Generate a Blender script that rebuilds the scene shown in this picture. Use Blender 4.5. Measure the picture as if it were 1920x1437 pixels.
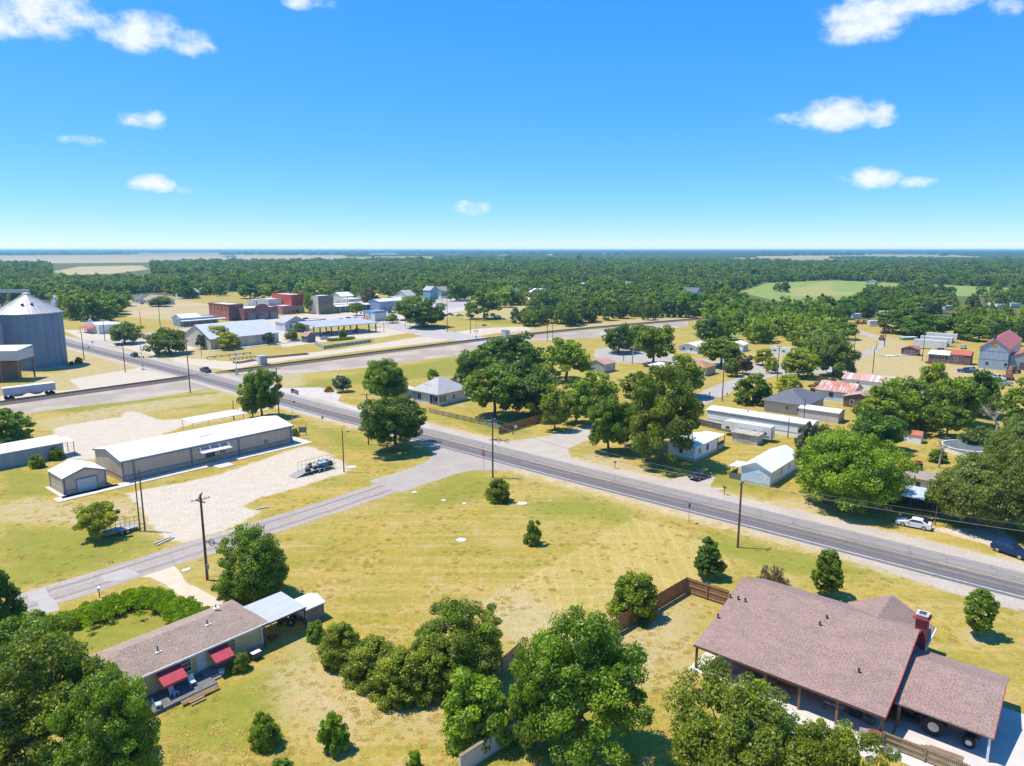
import bpy, math, random
import numpy as np
from mathutils import Vector, Matrix

for o in list(bpy.data.objects): bpy.data.objects.remove(o)
SC = bpy.context.scene
COL = SC.collection
R = math.radians

# ------------------------------------------------------------------ camera
CAM_H = 42.0                      # metres above the ground
F = 1333.0                        # focal length for a 1920 x 1437 frame
CX, CY = 960.0, 718.5
PITCH = math.atan((CY - 469.0) / F)
cam_d = bpy.data.cameras.new('camera'); cam = bpy.data.objects.new('camera', cam_d); COL.objects.link(cam)
cam_d.sensor_width = 36.0; cam_d.sensor_fit = 'HORIZONTAL'; cam_d.lens = 36.0 * F / 1920.0
cam_d.clip_start = 0.5; cam_d.clip_end = 90000
cam.location = (0, 0, CAM_H); cam.rotation_euler = (math.pi / 2 - PITCH, 0, 0)
SC.camera = cam

# ------------------------------------------------------------------ sky, sun, exposure
SUN_EL, SUN_AZ = R(66), R(-82)    # high sun, to the left of the view (azimuth clockwise from +Y)
sun_dir = Vector((math.sin(SUN_AZ) * math.cos(SUN_EL), math.cos(SUN_AZ) * math.cos(SUN_EL), math.sin(SUN_EL)))
w = bpy.data.worlds.new('World'); SC.world = w; w.use_nodes = True
wt = w.node_tree; wn, wl = wt.nodes, wt.links; wn.clear()
def N(t, **k):
    n = wn.new(t)
    for a, b in k.items(): setattr(n, a, b)
    return n
sky = N('ShaderNodeTexSky', sky_type='NISHITA'); sky.sun_disc = False
sky.sun_elevation = SUN_EL; sky.sun_rotation = SUN_AZ
sky.altitude = 0; sky.air_density = 0.45; sky.dust_density = 0.0; sky.ozone_density = 10
hs = N('ShaderNodeSeparateColor'); wl.new(sky.outputs[0], hs.inputs[0])
gm = N('ShaderNodeCombineColor')      # one colour response for the whole sky: deeper, more saturated blue
for i, (k, g) in enumerate(((1.62, 1.28), (1.03, 0.62), (1.22, 0.36))):
    a_ = N('ShaderNodeMath', operation='MULTIPLY'); a_.inputs[1].default_value = 0.14; wl.new(hs.outputs[i], a_.inputs[0])
    p_ = N('ShaderNodeMath', operation='POWER'); p_.inputs[1].default_value = g; wl.new(a_.outputs[0], p_.inputs[0])
    b_ = N('ShaderNodeMath', operation='MULTIPLY'); b_.inputs[1].default_value = k / 0.14; wl.new(p_.outputs[0], b_.inputs[0]); wl.new(b_.outputs[0], gm.inputs[i])
bg = N('ShaderNodeBackground'); bg.inputs['Strength'].default_value = 0.1
outw = N('ShaderNodeOutputWorld')
tc = N('ShaderNodeTexCoord'); sep = N('ShaderNodeSeparateXYZ'); wl.new(tc.outputs['Generated'], sep.inputs[0])
def math_n(op, a, b=None, c=None):
    n = N('ShaderNodeMath', operation=op)
    for i, v in enumerate((a, b, c)):
        if v is None: continue
        if isinstance(v, (int, float)): n.inputs[i].default_value = v
        else: wl.new(v, n.inputs[i])
    return n.outputs[0]
az = math_n('ARCTAN2', sep.outputs[0], sep.outputs[1]); el = math_n('ARCSINE', sep.outputs[2])
def direction(px, py):
    a = (px - CX) / F; b = -(py - CY) / F
    dy = math.cos(PITCH) + b * math.sin(PITCH); dz = -math.sin(PITCH) + b * math.cos(PITCH)
    n = math.sqrt(a * a + dy * dy + dz * dz)
    return math.atan2(a, dy), math.asin(dz / n)
nz = N('ShaderNodeTexNoise'); nz.inputs['Scale'].default_value = 22; nz.inputs['Detail'].default_value = 9; nz.inputs['Roughness'].default_value = 0.62
vm = N('ShaderNodeVectorMath', operation='MULTIPLY'); vm.inputs[1].default_value = (1, 1, 1.6)
wl.new(tc.outputs['Generated'], vm.inputs[0]); wl.new(vm.outputs[0], nz.inputs['Vector'])
nz2 = N('ShaderNodeTexNoise'); nz2.inputs['Scale'].default_value = 9; nz2.inputs['Detail'].default_value = 4
wl.new(vm.outputs[0], nz2.inputs['Vector'])
CLOUDS = [(70, 20, 150, 62, 1), (270, 62, 120, 46, 1), (345, 88, 62, 24, .75), (263, 223, 60, 24, 1.0), (285, 345, 50, 21, .95), (360, 357, 34, 10, .5),
          (578, 5, 62, 18, .8), (880, 388, 42, 22, .8), (1640, 28, 125, 62, 1), (1740, 5, 130, 34, 1), (1565, 214, 105, 40, .95), (1500, 225, 60, 20, .6), (1655, 218, 38, 26, .7),
          (1630, 333, 64, 26, .9), (1722, 342, 42, 14, .6), (155, 264, 46, 12, .4), (1890, 8, 60, 26, .4), (10, 45, 90, 45, .9)]
tot = None
for (cx, cy, cw, ch, op) in CLOUDS:
    a0, e0 = direction(cx, cy); a1, _ = direction(cx + cw, cy); _, e1 = direction(cx, cy - ch)
    da = math_n('MULTIPLY', math_n('SUBTRACT', az, a0), 1.0 / (a1 - a0))
    de = math_n('MULTIPLY', math_n('SUBTRACT', el, e0), 1.0 / (e1 - e0))
    d = math_n('ADD', math_n('MULTIPLY', da, da), math_n('MULTIPLY', de, de))
    f = math_n('MULTIPLY', math_n('MAXIMUM', math_n('SUBTRACT', 1.0, d), -1.0), op)
    tot = f if tot is None else math_n('MAXIMUM', tot, f)
na = math_n('MULTIPLY', math_n('SUBTRACT', nz.outputs[0], 0.5), 2.9)
nb = math_n('MULTIPLY', math_n('SUBTRACT', nz2.outputs[0], 0.5), 1.0)
dens = math_n('ADD', tot, math_n('ADD', na, nb))
rmp = N('ShaderNodeMapRange', interpolation_type='SMOOTHSTEP'); rmp.inputs['From Min'].default_value = 0.02; rmp.inputs['From Max'].default_value = 1.15
wl.new(dens, rmp.inputs['Value'])
gate = N('ShaderNodeMapRange', interpolation_type='SMOOTHSTEP'); gate.inputs['From Min'].default_value = -0.25; gate.inputs['From Max'].default_value = 0.25
wl.new(tot, gate.inputs['Value'])
cm = math_n('MULTIPLY', math_n('MULTIPLY', rmp.outputs[0], gate.outputs[0]), 0.93)
mixc = N('ShaderNodeMix', data_type='RGBA'); wl.new(cm, mixc.inputs[0]); wl.new(gm.outputs[0], mixc.inputs[6])
mixc.inputs[7].default_value = (6.4, 6.7, 7.3, 1)
wl.new(mixc.outputs[2], bg.inputs[0]); wl.new(bg.outputs[0], outw.inputs[0])

sd = bpy.data.lights.new('sun', 'SUN'); sd.energy = 3.9; sd.angle = R(0.53); sd.color = (1.0, 0.93, 0.81)
so = bpy.data.objects.new('sun', sd); COL.objects.link(so); so.rotation_euler = (-sun_dir).to_track_quat('-Z', 'Y').to_euler(); so.location = (0, 0, 200)
SC.view_settings.view_transform = 'Standard'; SC.view_settings.look = 'None'; SC.view_settings.gamma = 1.0
SC.view_settings.exposure = 0.64; SC.view_settings.use_curve_mapping = False
SC.render.engine = 'CYCLES'
SC.cycles.volume_bounces = 0; SC.cycles.max_bounces = 5; SC.cycles.transparent_max_bounces = 8

# ------------------------------------------------------------------ geometry of the view: image point -> point on the ground
def W(px, py, z=0.0):
    a = (px - CX) / F; b = -(py - CY) / F
    dy = math.cos(PITCH) + b * math.sin(PITCH); dz = -math.sin(PITCH) + b * math.cos(PITCH)
    t = (z - CAM_H) / dz
    return (a * t, dy * t)
def PR(x, y, z=0.0):
    d = z - CAM_H; dep = y * math.cos(PITCH) - d * math.sin(PITCH); up = y * math.sin(PITCH) + d * math.cos(PITCH)
    return CX + F * x / dep, CY - F * up / dep
def HT(base, ty):
    X, Y = W(*base); by = -(ty - CY) / F
    return CAM_H + Y * (-math.sin(PITCH) + by * math.cos(PITCH)) / (math.cos(PITCH) + by * math.sin(PITCH))
GA = R(49.6)                                     # the street grid
VX, VY = math.cos(GA), math.sin(GA)              # v: away to the upper right ; u = (VY, -VX) to the lower right

# ------------------------------------------------------------------ materials
MATS = {}
def newmat(name):
    m = bpy.data.materials.new(name); m.use_nodes = True; nt = m.node_tree
    b = nt.nodes['Principled BSDF']; MATS[name] = m
    return m, nt, b
def nn(nt, t, **k):
    n = nt.nodes.new(t)
    for a, b in k.items(): setattr(n, a, b)
    return n
def lin(nt, a, b): nt.links.new(a, b)
def mixc_n(nt, fac, a, b, blend='MIX'):
    n = nn(nt, 'ShaderNodeMix', data_type='RGBA', blend_type=blend)
    for i, v in ((0, fac), (6, a), (7, b)):
        if isinstance(v, (int, float)): n.inputs[i].default_value = v
        elif isinstance(v, tuple): n.inputs[i].default_value = (*v[:3], 1)
        else: lin(nt, v, n.inputs[i])
    return n.outputs[2]
def mth(nt, op, a, b=None, c=None, clamp=False):
    n = nn(nt, 'ShaderNodeMath', operation=op); n.use_clamp = clamp
    for i, v in enumerate((a, b, c)):
        if v is None: continue
        if isinstance(v, (int, float)): n.inputs[i].default_value = v
        else: lin(nt, v, n.inputs[i])
    return n.outputs[0]
def noise(nt, scale, detail=4, rough=0.55, vec=None, stretch=None, rot=None):
    n = nn(nt, 'ShaderNodeTexNoise'); n.inputs['Scale'].default_value = scale; n.inputs['Detail'].default_value = detail; n.inputs['Roughness'].default_value = rough
    if vec is None:
        g = nn(nt, 'ShaderNodeNewGeometry'); vec = g.outputs['Position']
    if rot is not None or stretch is not None:
        mp = nn(nt, 'ShaderNodeMapping'); mp.vector_type = 'POINT'
        if rot is not None: mp.inputs['Rotation'].default_value = (0, 0, rot)
        if stretch: mp.inputs['Scale'].default_value = stretch
        lin(nt, vec, mp.inputs['Vector']); vec = mp.outputs[0]
    lin(nt, vec, n.inputs['Vector'])
    return n.outputs[0]
def ramp(nt, v, a, b, smooth=True):
    n = nn(nt, 'ShaderNodeMapRange', interpolation_type='SMOOTHSTEP' if smooth else 'LINEAR'); n.inputs['From Min'].default_value = a; n.inputs['From Max'].default_value = b
    lin(nt, v, n.inputs['Value']); return n.outputs[0]
def M(name, c, c2=None, scale=1.5, rough=.8, metal=0.0, bump=0.0, fine=0.0, spec=None, lo=.35, hi=.65):
    """painted / plain surface with wear: two colours mixed by noise, fine grain on top"""
    if name in MATS: return MATS[name]
    m, nt, b = newmat(name)
    if c2 is None: c2 = tuple(x * .82 for x in c)
    tcn = nn(nt, 'ShaderNodeTexCoord').outputs['Object']
    n1 = noise(nt, scale, 5, .6, vec=tcn)
    col = mixc_n(nt, ramp(nt, n1, lo, hi), c, c2)
    if fine:
        n2 = noise(nt, scale * 14, 3, .6, vec=tcn)
        col = mixc_n(nt, fine, col, mixc_n(nt, ramp(nt, n2, .35, .65), tuple(x * .6 for x in c), tuple(min(1, x * 1.3) for x in c)))
    lin(nt, col, b.inputs['Base Color'])
    b.inputs['Roughness'].default_value = rough; b.inputs['Metallic'].default_value = metal
    if spec is not None: b.inputs['Specular IOR Level'].default_value = spec
    if bump:
        bn = nn(nt, 'ShaderNodeBump'); bn.inputs['Strength'].default_value = bump; bn.inputs['Distance'].default_value = .05
        lin(nt, noise(nt, scale * 8, 3, vec=tcn), bn.inputs['Height']); lin(nt, bn.outputs[0], b.inputs['Normal'])
    return m
def ribbed(name, c, c2, axis='X', pitch=.3, rough=.5, metal=0.3, dark=.8, depth=.5, streak=.35, scale=.6, lo=.4, hi=.7):
    """sheet metal / boards: ribs across one local axis, streaks of wear along the other"""
    if name in MATS: return MATS[name]
    m, nt, b = newmat(name)
    tcn = nn(nt, 'ShaderNodeTexCoord').outputs['Object']
    sp = nn(nt, 'ShaderNodeSeparateXYZ'); lin(nt, tcn, sp.inputs[0])
    if axis == 'XY': co = mth(nt, 'ADD', sp.outputs[0], sp.outputs[1])
    else: co = sp.outputs['XYZ'.index(axis)]
    fr = mth(nt, 'FRACT', mth(nt, 'MULTIPLY', co, 1.0 / pitch))
    rib = ramp(nt, mth(nt, 'ABSOLUTE', mth(nt, 'SUBTRACT', fr, .5)), .36, .5)
    st = {'X': (3.2, .35, .35), 'Y': (.35, 3.2, .35), 'Z': (.4, .4, 3), 'XY': (2.4, 2.4, .3)}[axis]
    n1 = noise(nt, scale, 5, .6, vec=tcn, stretch=st)
    n2 = noise(nt, scale * .5, 3, .5, vec=tcn)
    col = mixc_n(nt, ramp(nt, n1, lo, hi), c, c2)
    col = mixc_n(nt, mth(nt, 'MULTIPLY', ramp(nt, n2, .4, .7), streak), col, tuple(x * .75 for x in c))
    col = mixc_n(nt, mth(nt, 'MULTIPLY', rib, 1 - dark), col, tuple(x * .3 for x in c))
    lin(nt, col, b.inputs['Base Color']); b.inputs['Roughness'].default_value = rough; b.inputs['Metallic'].default_value = metal
    bn = nn(nt, 'ShaderNodeBump'); bn.inputs['Strength'].default_value = depth; bn.inputs['Distance'].default_value = .04
    lin(nt, rib, bn.inputs['Height']); lin(nt, bn.outputs[0], b.inputs['Normal'])
    return m
def shingles(name, c, c2, axis='X', course=.28):
    if name in MATS: return MATS[name]
    m, nt, b = newmat(name)
    tcn = nn(nt, 'ShaderNodeTexCoord').outputs['Object']
    mp = nn(nt, 'ShaderNodeMapping')
    if axis == 'Y': mp.inputs['Rotation'].default_value = (0, 0, R(90))
    lin(nt, tcn, mp.inputs['Vector'])
    br = nn(nt, 'ShaderNodeTexBrick'); lin(nt, mp.outputs[0], br.inputs['Vector'])
    br.inputs['Scale'].default_value = 1.0; br.inputs['Brick Width'].default_value = .62; br.inputs['Row Height'].default_value = course
    br.inputs['Mortar Size'].default_value = .018; br.inputs['Color1'].default_value = (*c, 1); br.inputs['Color2'].default_value = (*c2, 1)
    br.inputs['Mortar'].default_value = (*[x * .5 for x in c2], 1)
    n1 = noise(nt, .5, 5, .6, vec=tcn); n2 = noise(nt, 7, 3, .7, vec=tcn)
    col = mixc_n(nt, mth(nt, 'MULTIPLY', ramp(nt, n1, .35, .7), .45), br.outputs['Color'], tuple(x * 1.25 for x in c))
    col = mixc_n(nt, .45, col, mixc_n(nt, ramp(nt, n2, .35, .65), tuple(x * .62 for x in c2), tuple(min(1, x * 1.35) for x in c)))
    lin(nt, col, b.inputs['Base Color']); b.inputs['Roughness'].default_value = .9
    bn = nn(nt, 'ShaderNodeBump'); bn.inputs['Strength'].default_value = .5; bn.inputs['Distance'].default_value = .03
    lin(nt, br.outputs['Fac'], bn.inputs['Height']); bn.invert = True; lin(nt, bn.outputs[0], b.inputs['Normal'])
    return m
def brick_mat(name, c, c2, mortar=(.4, .37, .33), w=.5, h=.18):
    if name in MATS: return MATS[name]
    m, nt, b = newmat(name)
    tcn = nn(nt, 'ShaderNodeTexCoord').outputs['Object']
    sp = nn(nt, 'ShaderNodeSeparateXYZ'); lin(nt, tcn, sp.inputs[0])
    cb = nn(nt, 'ShaderNodeCombineXYZ'); lin(nt, mth(nt, 'ADD', sp.outputs[0], sp.outputs[1]), cb.inputs[0]); lin(nt, sp.outputs[2], cb.inputs[1])
    br = nn(nt, 'ShaderNodeTexBrick'); lin(nt, cb.outputs[0], br.inputs['Vector'])
    br.inputs['Scale'].default_value = 1; br.inputs['Brick Width'].default_value = w; br.inputs['Row Height'].default_value = h; br.inputs['Mortar Size'].default_value = .015
    br.inputs['Color1'].default_value = (*c, 1); br.inputs['Color2'].default_value = (*c2, 1); br.inputs['Mortar'].default_value = (*mortar, 1)
    n1 = noise(nt, .7, 5, .6, vec=tcn)
    col = mixc_n(nt, mth(nt, 'MULTIPLY', ramp(nt, n1, .4, .7), .5), br.outputs['Color'], c2)
    lin(nt, col, b.inputs['Base Color']); b.inputs['Roughness'].default_value = .9
    return m
def leaf_mat(name, c_dark, c_light, hue=.013, trans=.5, vr=.32):
    m, nt, b = newmat(name)
    at = nn(nt, 'ShaderNodeAttribute'); at.attribute_name = 'tint'
    oi = nn(nt, 'ShaderNodeObjectInfo')
    col = mixc_n(nt, at.outputs['Fac'], c_dark, c_light)
    h = nn(nt, 'ShaderNodeHueSaturation'); lin(nt, col, h.inputs['Color'])
    lin(nt, mth(nt, 'ADD', mth(nt, 'MULTIPLY', mth(nt, 'SUBTRACT', oi.outputs['Random'], .5), hue * 2), .5), h.inputs['Hue'])
    lin(nt, mth(nt, 'ADD', mth(nt, 'MULTIPLY', mth(nt, 'FRACT', mth(nt, 'MULTIPLY', oi.outputs['Random'], 7.3)), vr), 1.0 - vr / 2), h.inputs['Value'])
    nt.nodes.remove(b)
    d = nn(nt, 'ShaderNodeBsdfDiffuse'); t = nn(nt, 'ShaderNodeBsdfTranslucent'); g = nn(nt, 'ShaderNodeBsdfGlossy'); g.inputs['Roughness'].default_value = .5
    lin(nt, h.outputs[0], d.inputs[0])
    h2 = nn(nt, 'ShaderNodeHueSaturation'); h2.inputs['Saturation'].default_value = 1.15; h2.inputs['Value'].default_value = 1.3; lin(nt, h.outputs[0], h2.inputs['Color']); lin(nt, h2.outputs[0], t.inputs[0])
    ms = nn(nt, 'ShaderNodeMixShader'); ms.inputs[0].default_value = trans; lin(nt, d.outputs[0], ms.inputs[1]); lin(nt, t.outputs[0], ms.inputs[2])
    m2 = nn(nt, 'ShaderNodeMixShader'); m2.inputs[0].default_value = .035; lin(nt, ms.outputs[0], m2.inputs[1]); lin(nt, g.outputs[0], m2.inputs[2])
    lin(nt, m2.outputs[0], nt.nodes['Material Output'].inputs['Surface'])
    return m

# ------------------------------------------------------------------ mesh builder
class MB:
    def __init__(s): s.v = []; s.f = []
    def quad(s, *p):
        n = len(s.v); s.v += [tuple(q) for q in p]; s.f.append(tuple(range(n, n + len(p)))); return s
    def box(s, x0, x1, y0, y1, z0, z1):
        if x0 > x1: x0, x1 = x1, x0
        if y0 > y1: y0, y1 = y1, y0
        if z0 > z1: z0, z1 = z1, z0
        n = len(s.v)
        s.v += [(x0, y0, z0), (x1, y0, z0), (x1, y1, z0), (x0, y1, z0), (x0, y0, z1), (x1, y0, z1), (x1, y1, z1), (x0, y1, z1)]
        s.f += [(n, n+3, n+2, n+1), (n+4, n+5, n+6, n+7), (n, n+1, n+5, n+4), (n+1, n+2, n+6, n+5), (n+2, n+3, n+7, n+6), (n+3, n, n+4, n+7)]; return s
    def slab(s, poly, t):
        """a sheet with its upper face on poly (3-D points, counter-clockwise from above) and thickness t downwards"""
        n = len(s.v); k = len(poly)
        s.v += [tuple(p) for p in poly] + [(p[0], p[1], p[2] - t) for p in poly]
        s.f.append(tuple(range(n, n + k))); s.f.append(tuple(range(n + 2 * k - 1, n + k - 1, -1)))
        for i in range(k):
            j = (i + 1) % k; s.f.append((n + i, n + k + i, n + k + j, n + j))
        return s
    def tube(s, p, q, r0, r1=None, k=8, cap=True):
        r1 = r0 if r1 is None else r1
        p, q = Vector(p), Vector(q); d = (q - p).normalized()
        a = d.orthogonal().normalized(); b = d.cross(a); n = len(s.v)
        for c, r in ((p, r0), (q, r1)):
            for i in range(k):
                t = 2 * math.pi * i / k; s.v.append(tuple(c + a * math.cos(t) * r + b * math.sin(t) * r))
        for i in range(k):
            j = (i + 1) % k; s.f.append((n + i, n + j, n + k + j, n + k + i))
        if cap: s.f.append(tuple(range(n + k - 1, n - 1, -1))); s.f.append(tuple(range(n + k, n + 2 * k)))
        return s
    def prism(s, prof, y0, y1):
        """profile in x,z extruded along y"""
        n = len(s.v); k = len(prof)
        s.v += [(a, y0, b) for a, b in prof] + [(a, y1, b) for a, b in prof]
        s.f.append(tuple(range(n, n + k))); s.f.append(tuple(range(n + 2 * k - 1, n + k - 1, -1)))
        for i in range(k):
            j = (i + 1) % k; s.f.append((n + i, n + k + i, n + k + j, n + j))
        return s
    def lathe(s, prof, k=24, c=(0, 0, 0)):
        n = len(s.v)
        for r, z in prof:
            for i in range(k):
                t = 2 * math.pi * i / k; s.v.append((c[0] + r * math.cos(t), c[1] + r * math.sin(t), c[2] + z))
        for a in range(len(prof) - 1):
            for i in range(k):
                j = (i + 1) % k; s.f.append((n + a*k + i, n + a*k + j, n + (a+1)*k + j, n + (a+1)*k + i))
        return s
    def mesh(s, name, mat, smooth=False, bevel=0):
        me = bpy.data.meshes.new(name); me.from_pydata(s.v, [], s.f); me.update()
        if mat: me.materials.append(mat)
        if smooth:
            for p in me.polygons: p.use_smooth = True
        return me
    def build(s, name, mat, parent=None, smooth=False, bevel=0, loc=None, rz=None):
        o = bpy.data.objects.new(name, s.mesh(name, mat, smooth)); COL.objects.link(o)
        if parent: o.parent = parent
        if loc: o.location = loc
        if rz is not None: o.rotation_euler = (0, 0, rz)
        if bevel:
            b = o.modifiers.new('bevel', 'BEVEL'); b.width = bevel; b.segments = 2; b.limit_method = 'ANGLE'
        return o
def tag(o, label=None, cat=None, group=None, kind=None):
    for k, v in (('label', label), ('category', cat), ('group', group), ('kind', kind)):
        if v: o[k] = v
    return o
def thing(name, label, cat, xy=(0, 0), rz=0.0, group=None, z=0.0):
    o = bpy.data.objects.new(name, None); COL.objects.link(o); o.empty_display_size = .5
    o.location = (xy[0], xy[1], z); o.rotation_euler = (0, 0, rz)
    return tag(o, label, cat, group)
def copy_tree(o, parent=None):
    c = o.copy(); COL.objects.link(c)
    if parent: c.parent = parent
    for ch in list(o.children): copy_tree(ch, c)
    return c
def structure(o): o['kind'] = 'structure'; return o
# ------------------------------------------------------------------ the ground: one sheet to the horizon
def pxpoly(pts): return np.array([W(*p) for p in pts])
def sdist(P, poly):
    """signed distance of points P to a polygon, negative inside"""
    d = np.full(len(P), 1e9); inside = np.zeros(len(P), bool); n = len(poly)
    for i in range(n):
        a, b = poly[i], poly[(i + 1) % n]; e = b - a; w_ = P - a
        t = np.clip((w_ @ e) / max(e @ e, 1e-9), 0, 1); d = np.minimum(d, np.hypot(*(w_ - t[:, None] * e).T))
        c = ((a[1] <= P[:, 1]) != (b[1] <= P[:, 1]))
        with np.errstate(divide='ignore', invalid='ignore'):
            xi = a[0] + (P[:, 1] - a[1]) / (b[1] - a[1]) * e[0]
        inside ^= c & (P[:, 0] < xi)
    return np.where(inside, -d, d)
ROAD_C = [(-420, 520), (-300, 412), (-200, 322), (-130.6, 260.4), (-98, 231), (-67.3, 202.1), (-44.4, 180.9), (-20.3, 160.3), (-9.3, 150.3), (0, 142.0), (15, 128.5), (37, 109.7), (58, 91.2), (75, 76.5), (110, 46), (160, 2)]
ZONES = {
 'gravel': [([(440,612),(530,592),(640,585),(760,580),(860,588),(800,608),(730,612),(700,600),(600,606),(540,625),(530,642),(450,655),(425,640)], 5), ([(235,925),(400,893),(550,842),(580,836),(612,848),(645,868),(655,888),(625,893),(560,915),(485,935),(455,948),(490,962),(430,992),(340,1020),(300,1005),(265,960),(250,940)], 5),
            ([(100,803),(132,796),(225,782),(240,770),(262,774),(300,788),(350,785),(400,778),(432,772),(470,758),(505,742),(535,738),(565,750),(540,760),(470,775),(345,800),(180,862),(120,862),(95,850)], 6),
            ([(0,765),(60,757),(200,735),(350,708),(395,710),(390,702),(330,690),(300,686),(262,690),(200,700),(130,712),(150,730),(0,742)], 4),
            ([(388,690),(430,694),(480,684),(660,660),(870,635),(930,625),(1000,619),(985,612),(900,616),(800,630),(640,655),(520,668),(430,678),(350,672),(300,665),(330,680)], 6),
            ([(115,618),(250,622),(300,628),(350,632),(372,650),(340,665),(290,668),(240,655),(160,640)], 6),
            ([(520,640),(640,628),(730,612),(780,622),(720,632),(600,642),(530,652)], 5),
            ([(560,592),(640,582),(760,578),(850,572),(1000,556),(960,566),(860,585),(760,595),(700,603),(600,612)], 8),
            ([(1880,990),(1760,990),(1640,965),(1920,1040)], 4)],
 'dirt':   [([(118,645),(180,660),(260,688),(325,700),(340,708),(130,750),(60,750),(60,700),(120,700)], 5), ([(1440,660),(1560,690),(1590,700),(1480,700),(1340,672)], 8), ([(1290,1180),(1200,1290),(1180,1240),(1270,1160)], 6), ([(560,1230),(700,1340),(640,1400),(540,1330),(520,1260)], 10), ([(0,950),(60,932),(120,950),(235,935),(262,955),(285,1000),(240,985),(120,982),(0,975)], 6),
            ([(905,1130),(960,1105),(1030,1140),(1075,1200),(990,1215),(930,1180)], 9),
            ([(640,1250),(780,1290),(860,1370),(700,1350),(560,1210)], 12),
            ([(270,1068),(320,1062),(345,1090),(440,1138),(430,1150),(380,1138),(310,1105)], 2.5),
            ([(1560,640),(1650,628),(1740,655),(1730,680),(1850,690),(1900,720),(1810,742),(1780,765),(1700,712),(1620,705),(1590,690)], 16),
            ([(1090,855),(1120,870),(1170,882),(1290,912),(1400,945),(1380,930),(1250,895),(1130,850)], 4),
            ([(1440,940),(1560,965),(1640,985),(1600,960),(1500,935)], 5),
            ([(950,640),(1130,618),(1290,600),(1290,592),(960,618)], 8),
            ([(60,790),(230,760),(430,735),(400,755),(240,778),(90,805)], 8),
            ([(500,700),(560,690),(570,722),(520,730)], 5),
            ([(1180,1120),(1290,1140),(1300,1240),(1170,1240),(1160,1180)], 14),
            ([(330,640),(420,650),(380,680),(320,670)], 8),
            ([(840,570),(1000,575),(960,600),(870,598)], 14),
            ([(110,700),(230,690),(250,700),(130,712)], 3)],
 'lush':   [([(0,870),(100,890),(120,930),(0,935)], 8),
            ([(0,985),(150,995),(270,1000),(330,1015),(200,1062),(60,1100),(0,1110)], 10),
            ([(300,1340),(480,1260),(590,1180),(620,1210),(560,1290),(500,1400),(340,1437),(300,1437)], 8),
            ([(530,728),(640,705),(870,668),(1000,660),(900,700),(700,720),(600,728)], 14),
            ([(1190,1180),(1290,1120),(1310,1180),(1200,1300),(1180,1437),(1240,1437),(1200,1290)], 10),
            ([(1280,995),(1400,1015),(1600,1060),(1700,1090),(1500,1080),(1340,1040)], 8),
            ([(140,1160),(280,1100),(390,1150),(200,1230),(100,1230)], 8),
            ([(560,790),(700,830),(800,860),(640,840)], 10),
            ([(820,770),(980,800),(1000,815),(900,812)], 8),
            ([(980,940),(1100,930),(1200,965),(1180,985),(1000,965)], 12),
            ([(860,890),(960,895),(900,940),(760,960),(780,920)], 10),
            ([(40,770),(240,752),(430,732),(380,765),(200,775)], 6),
            ([(840,580),(1000,590),(960,610),(860,600)], 20),
            ([(850,1437),(960,1330),(1200,1300),(1250,1437)], 8),
            ([(1100,870),(1300,870),(1480,900),(1440,930),(1280,900)], 12)],
 'ballast':[([(0,790),(40,778),(130,765),(250,752),(430,722),(427,703),(350,712),(200,733),(0,762)], 2.5),
            ([(427,703),(480,695),(870,645),(1000,629),(1290,602),(1290,612),(1140,632),(1000,640),(870,665),(700,688),(530,704),(430,721)], 3)],
 'green':  [([(1385,548),(1440,531),(1560,526),(1700,532),(1920,541),(1960,552),(1800,556),(1690,548),(1600,562),(1540,572),(1480,570)], 25),
            ([(1290,625),(1360,612),(1400,632),(1330,640)], 20)],
 'tan':    [([(-200,480),(200,479),(420,479.5),(640,479),(650,487),(560,494),(430,496),(300,492),(100,494),(-200,497)], 200),
            ([(100,509),(150,500),(265,498),(280,505),(210,514),(120,516)], 60),
            ([(810,487),(1000,485),(990,489),(820,490)], 150),
            ([(740,483),(810,484),(800,487),(740,486)], 150),
            ([(1420,481),(1640,479),(1840,481),(1830,484),(1600,484),(1430,483.5)], 250),
            ([(1240,473.5),(1920,473),(1920,474.6),(1260,474.6)], 900),
            ([(-200,476.5),(400,474.5),(640,475),(640,476.6),(300,476.6),(-200,479)], 600),
            ([(1480,495),(1560,494),(1560,498),(1490,499)], 60),
            ([(240,568),(330,562),(400,572),(390,600),(300,600),(240,595)], 25)],
 'bald':   [([(1560,528),(1560,546),(1640,552),(1490,556),(1470,545)], 40)],
}
WOODS = [[(-400,600),(110,600),(160,600),(240,560),(390,552),(560,540),(640,535),(830,545),(1000,555),(1290,585),(1500,580),(1560,600),(1920,600),(2400,610),(2400,471),(-400,471)]]
def grow(a, b, step, k):
    out = [a]
    while out[-1] < b:
        out.append(out[-1] + max(step, (abs(out[-1]) - 160) * k))
    return out
xs_p = grow(0, 46000, 1.6, .022); ys = np.array([-3000, -800, -200, -60] + grow(10, 62000, 1.25, .014)); xs = np.array([-x for x in xs_p[:0:-1]] + xs_p)
GX, GY = np.meshgrid(xs, ys); NP = np.stack([GX.ravel(), GY.ravel()], 1)
nxv, nyv = len(xs), len(ys)
idx = np.arange(nxv * nyv).reshape(nyv, nxv)
fq = np.stack([idx[:-1, :-1], idx[:-1, 1:], idx[1:, 1:], idx[1:, :-1]], -1).reshape(-1, 4)
def np_mesh(name, V, Fq, k=4):
    me = bpy.data.meshes.new(name); me.vertices.add(len(V)); me.vertices.foreach_set('co', np.ascontiguousarray(V, dtype=np.float32).ravel())
    me.loops.add(Fq.size); me.loops.foreach_set('vertex_index', Fq.astype(np.int32).ravel()); me.polygons.add(len(Fq))
    me.polygons.foreach_set('loop_start', np.arange(0, Fq.size, k, dtype=np.int32))
    me.update(calc_edges=True); return me
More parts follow.
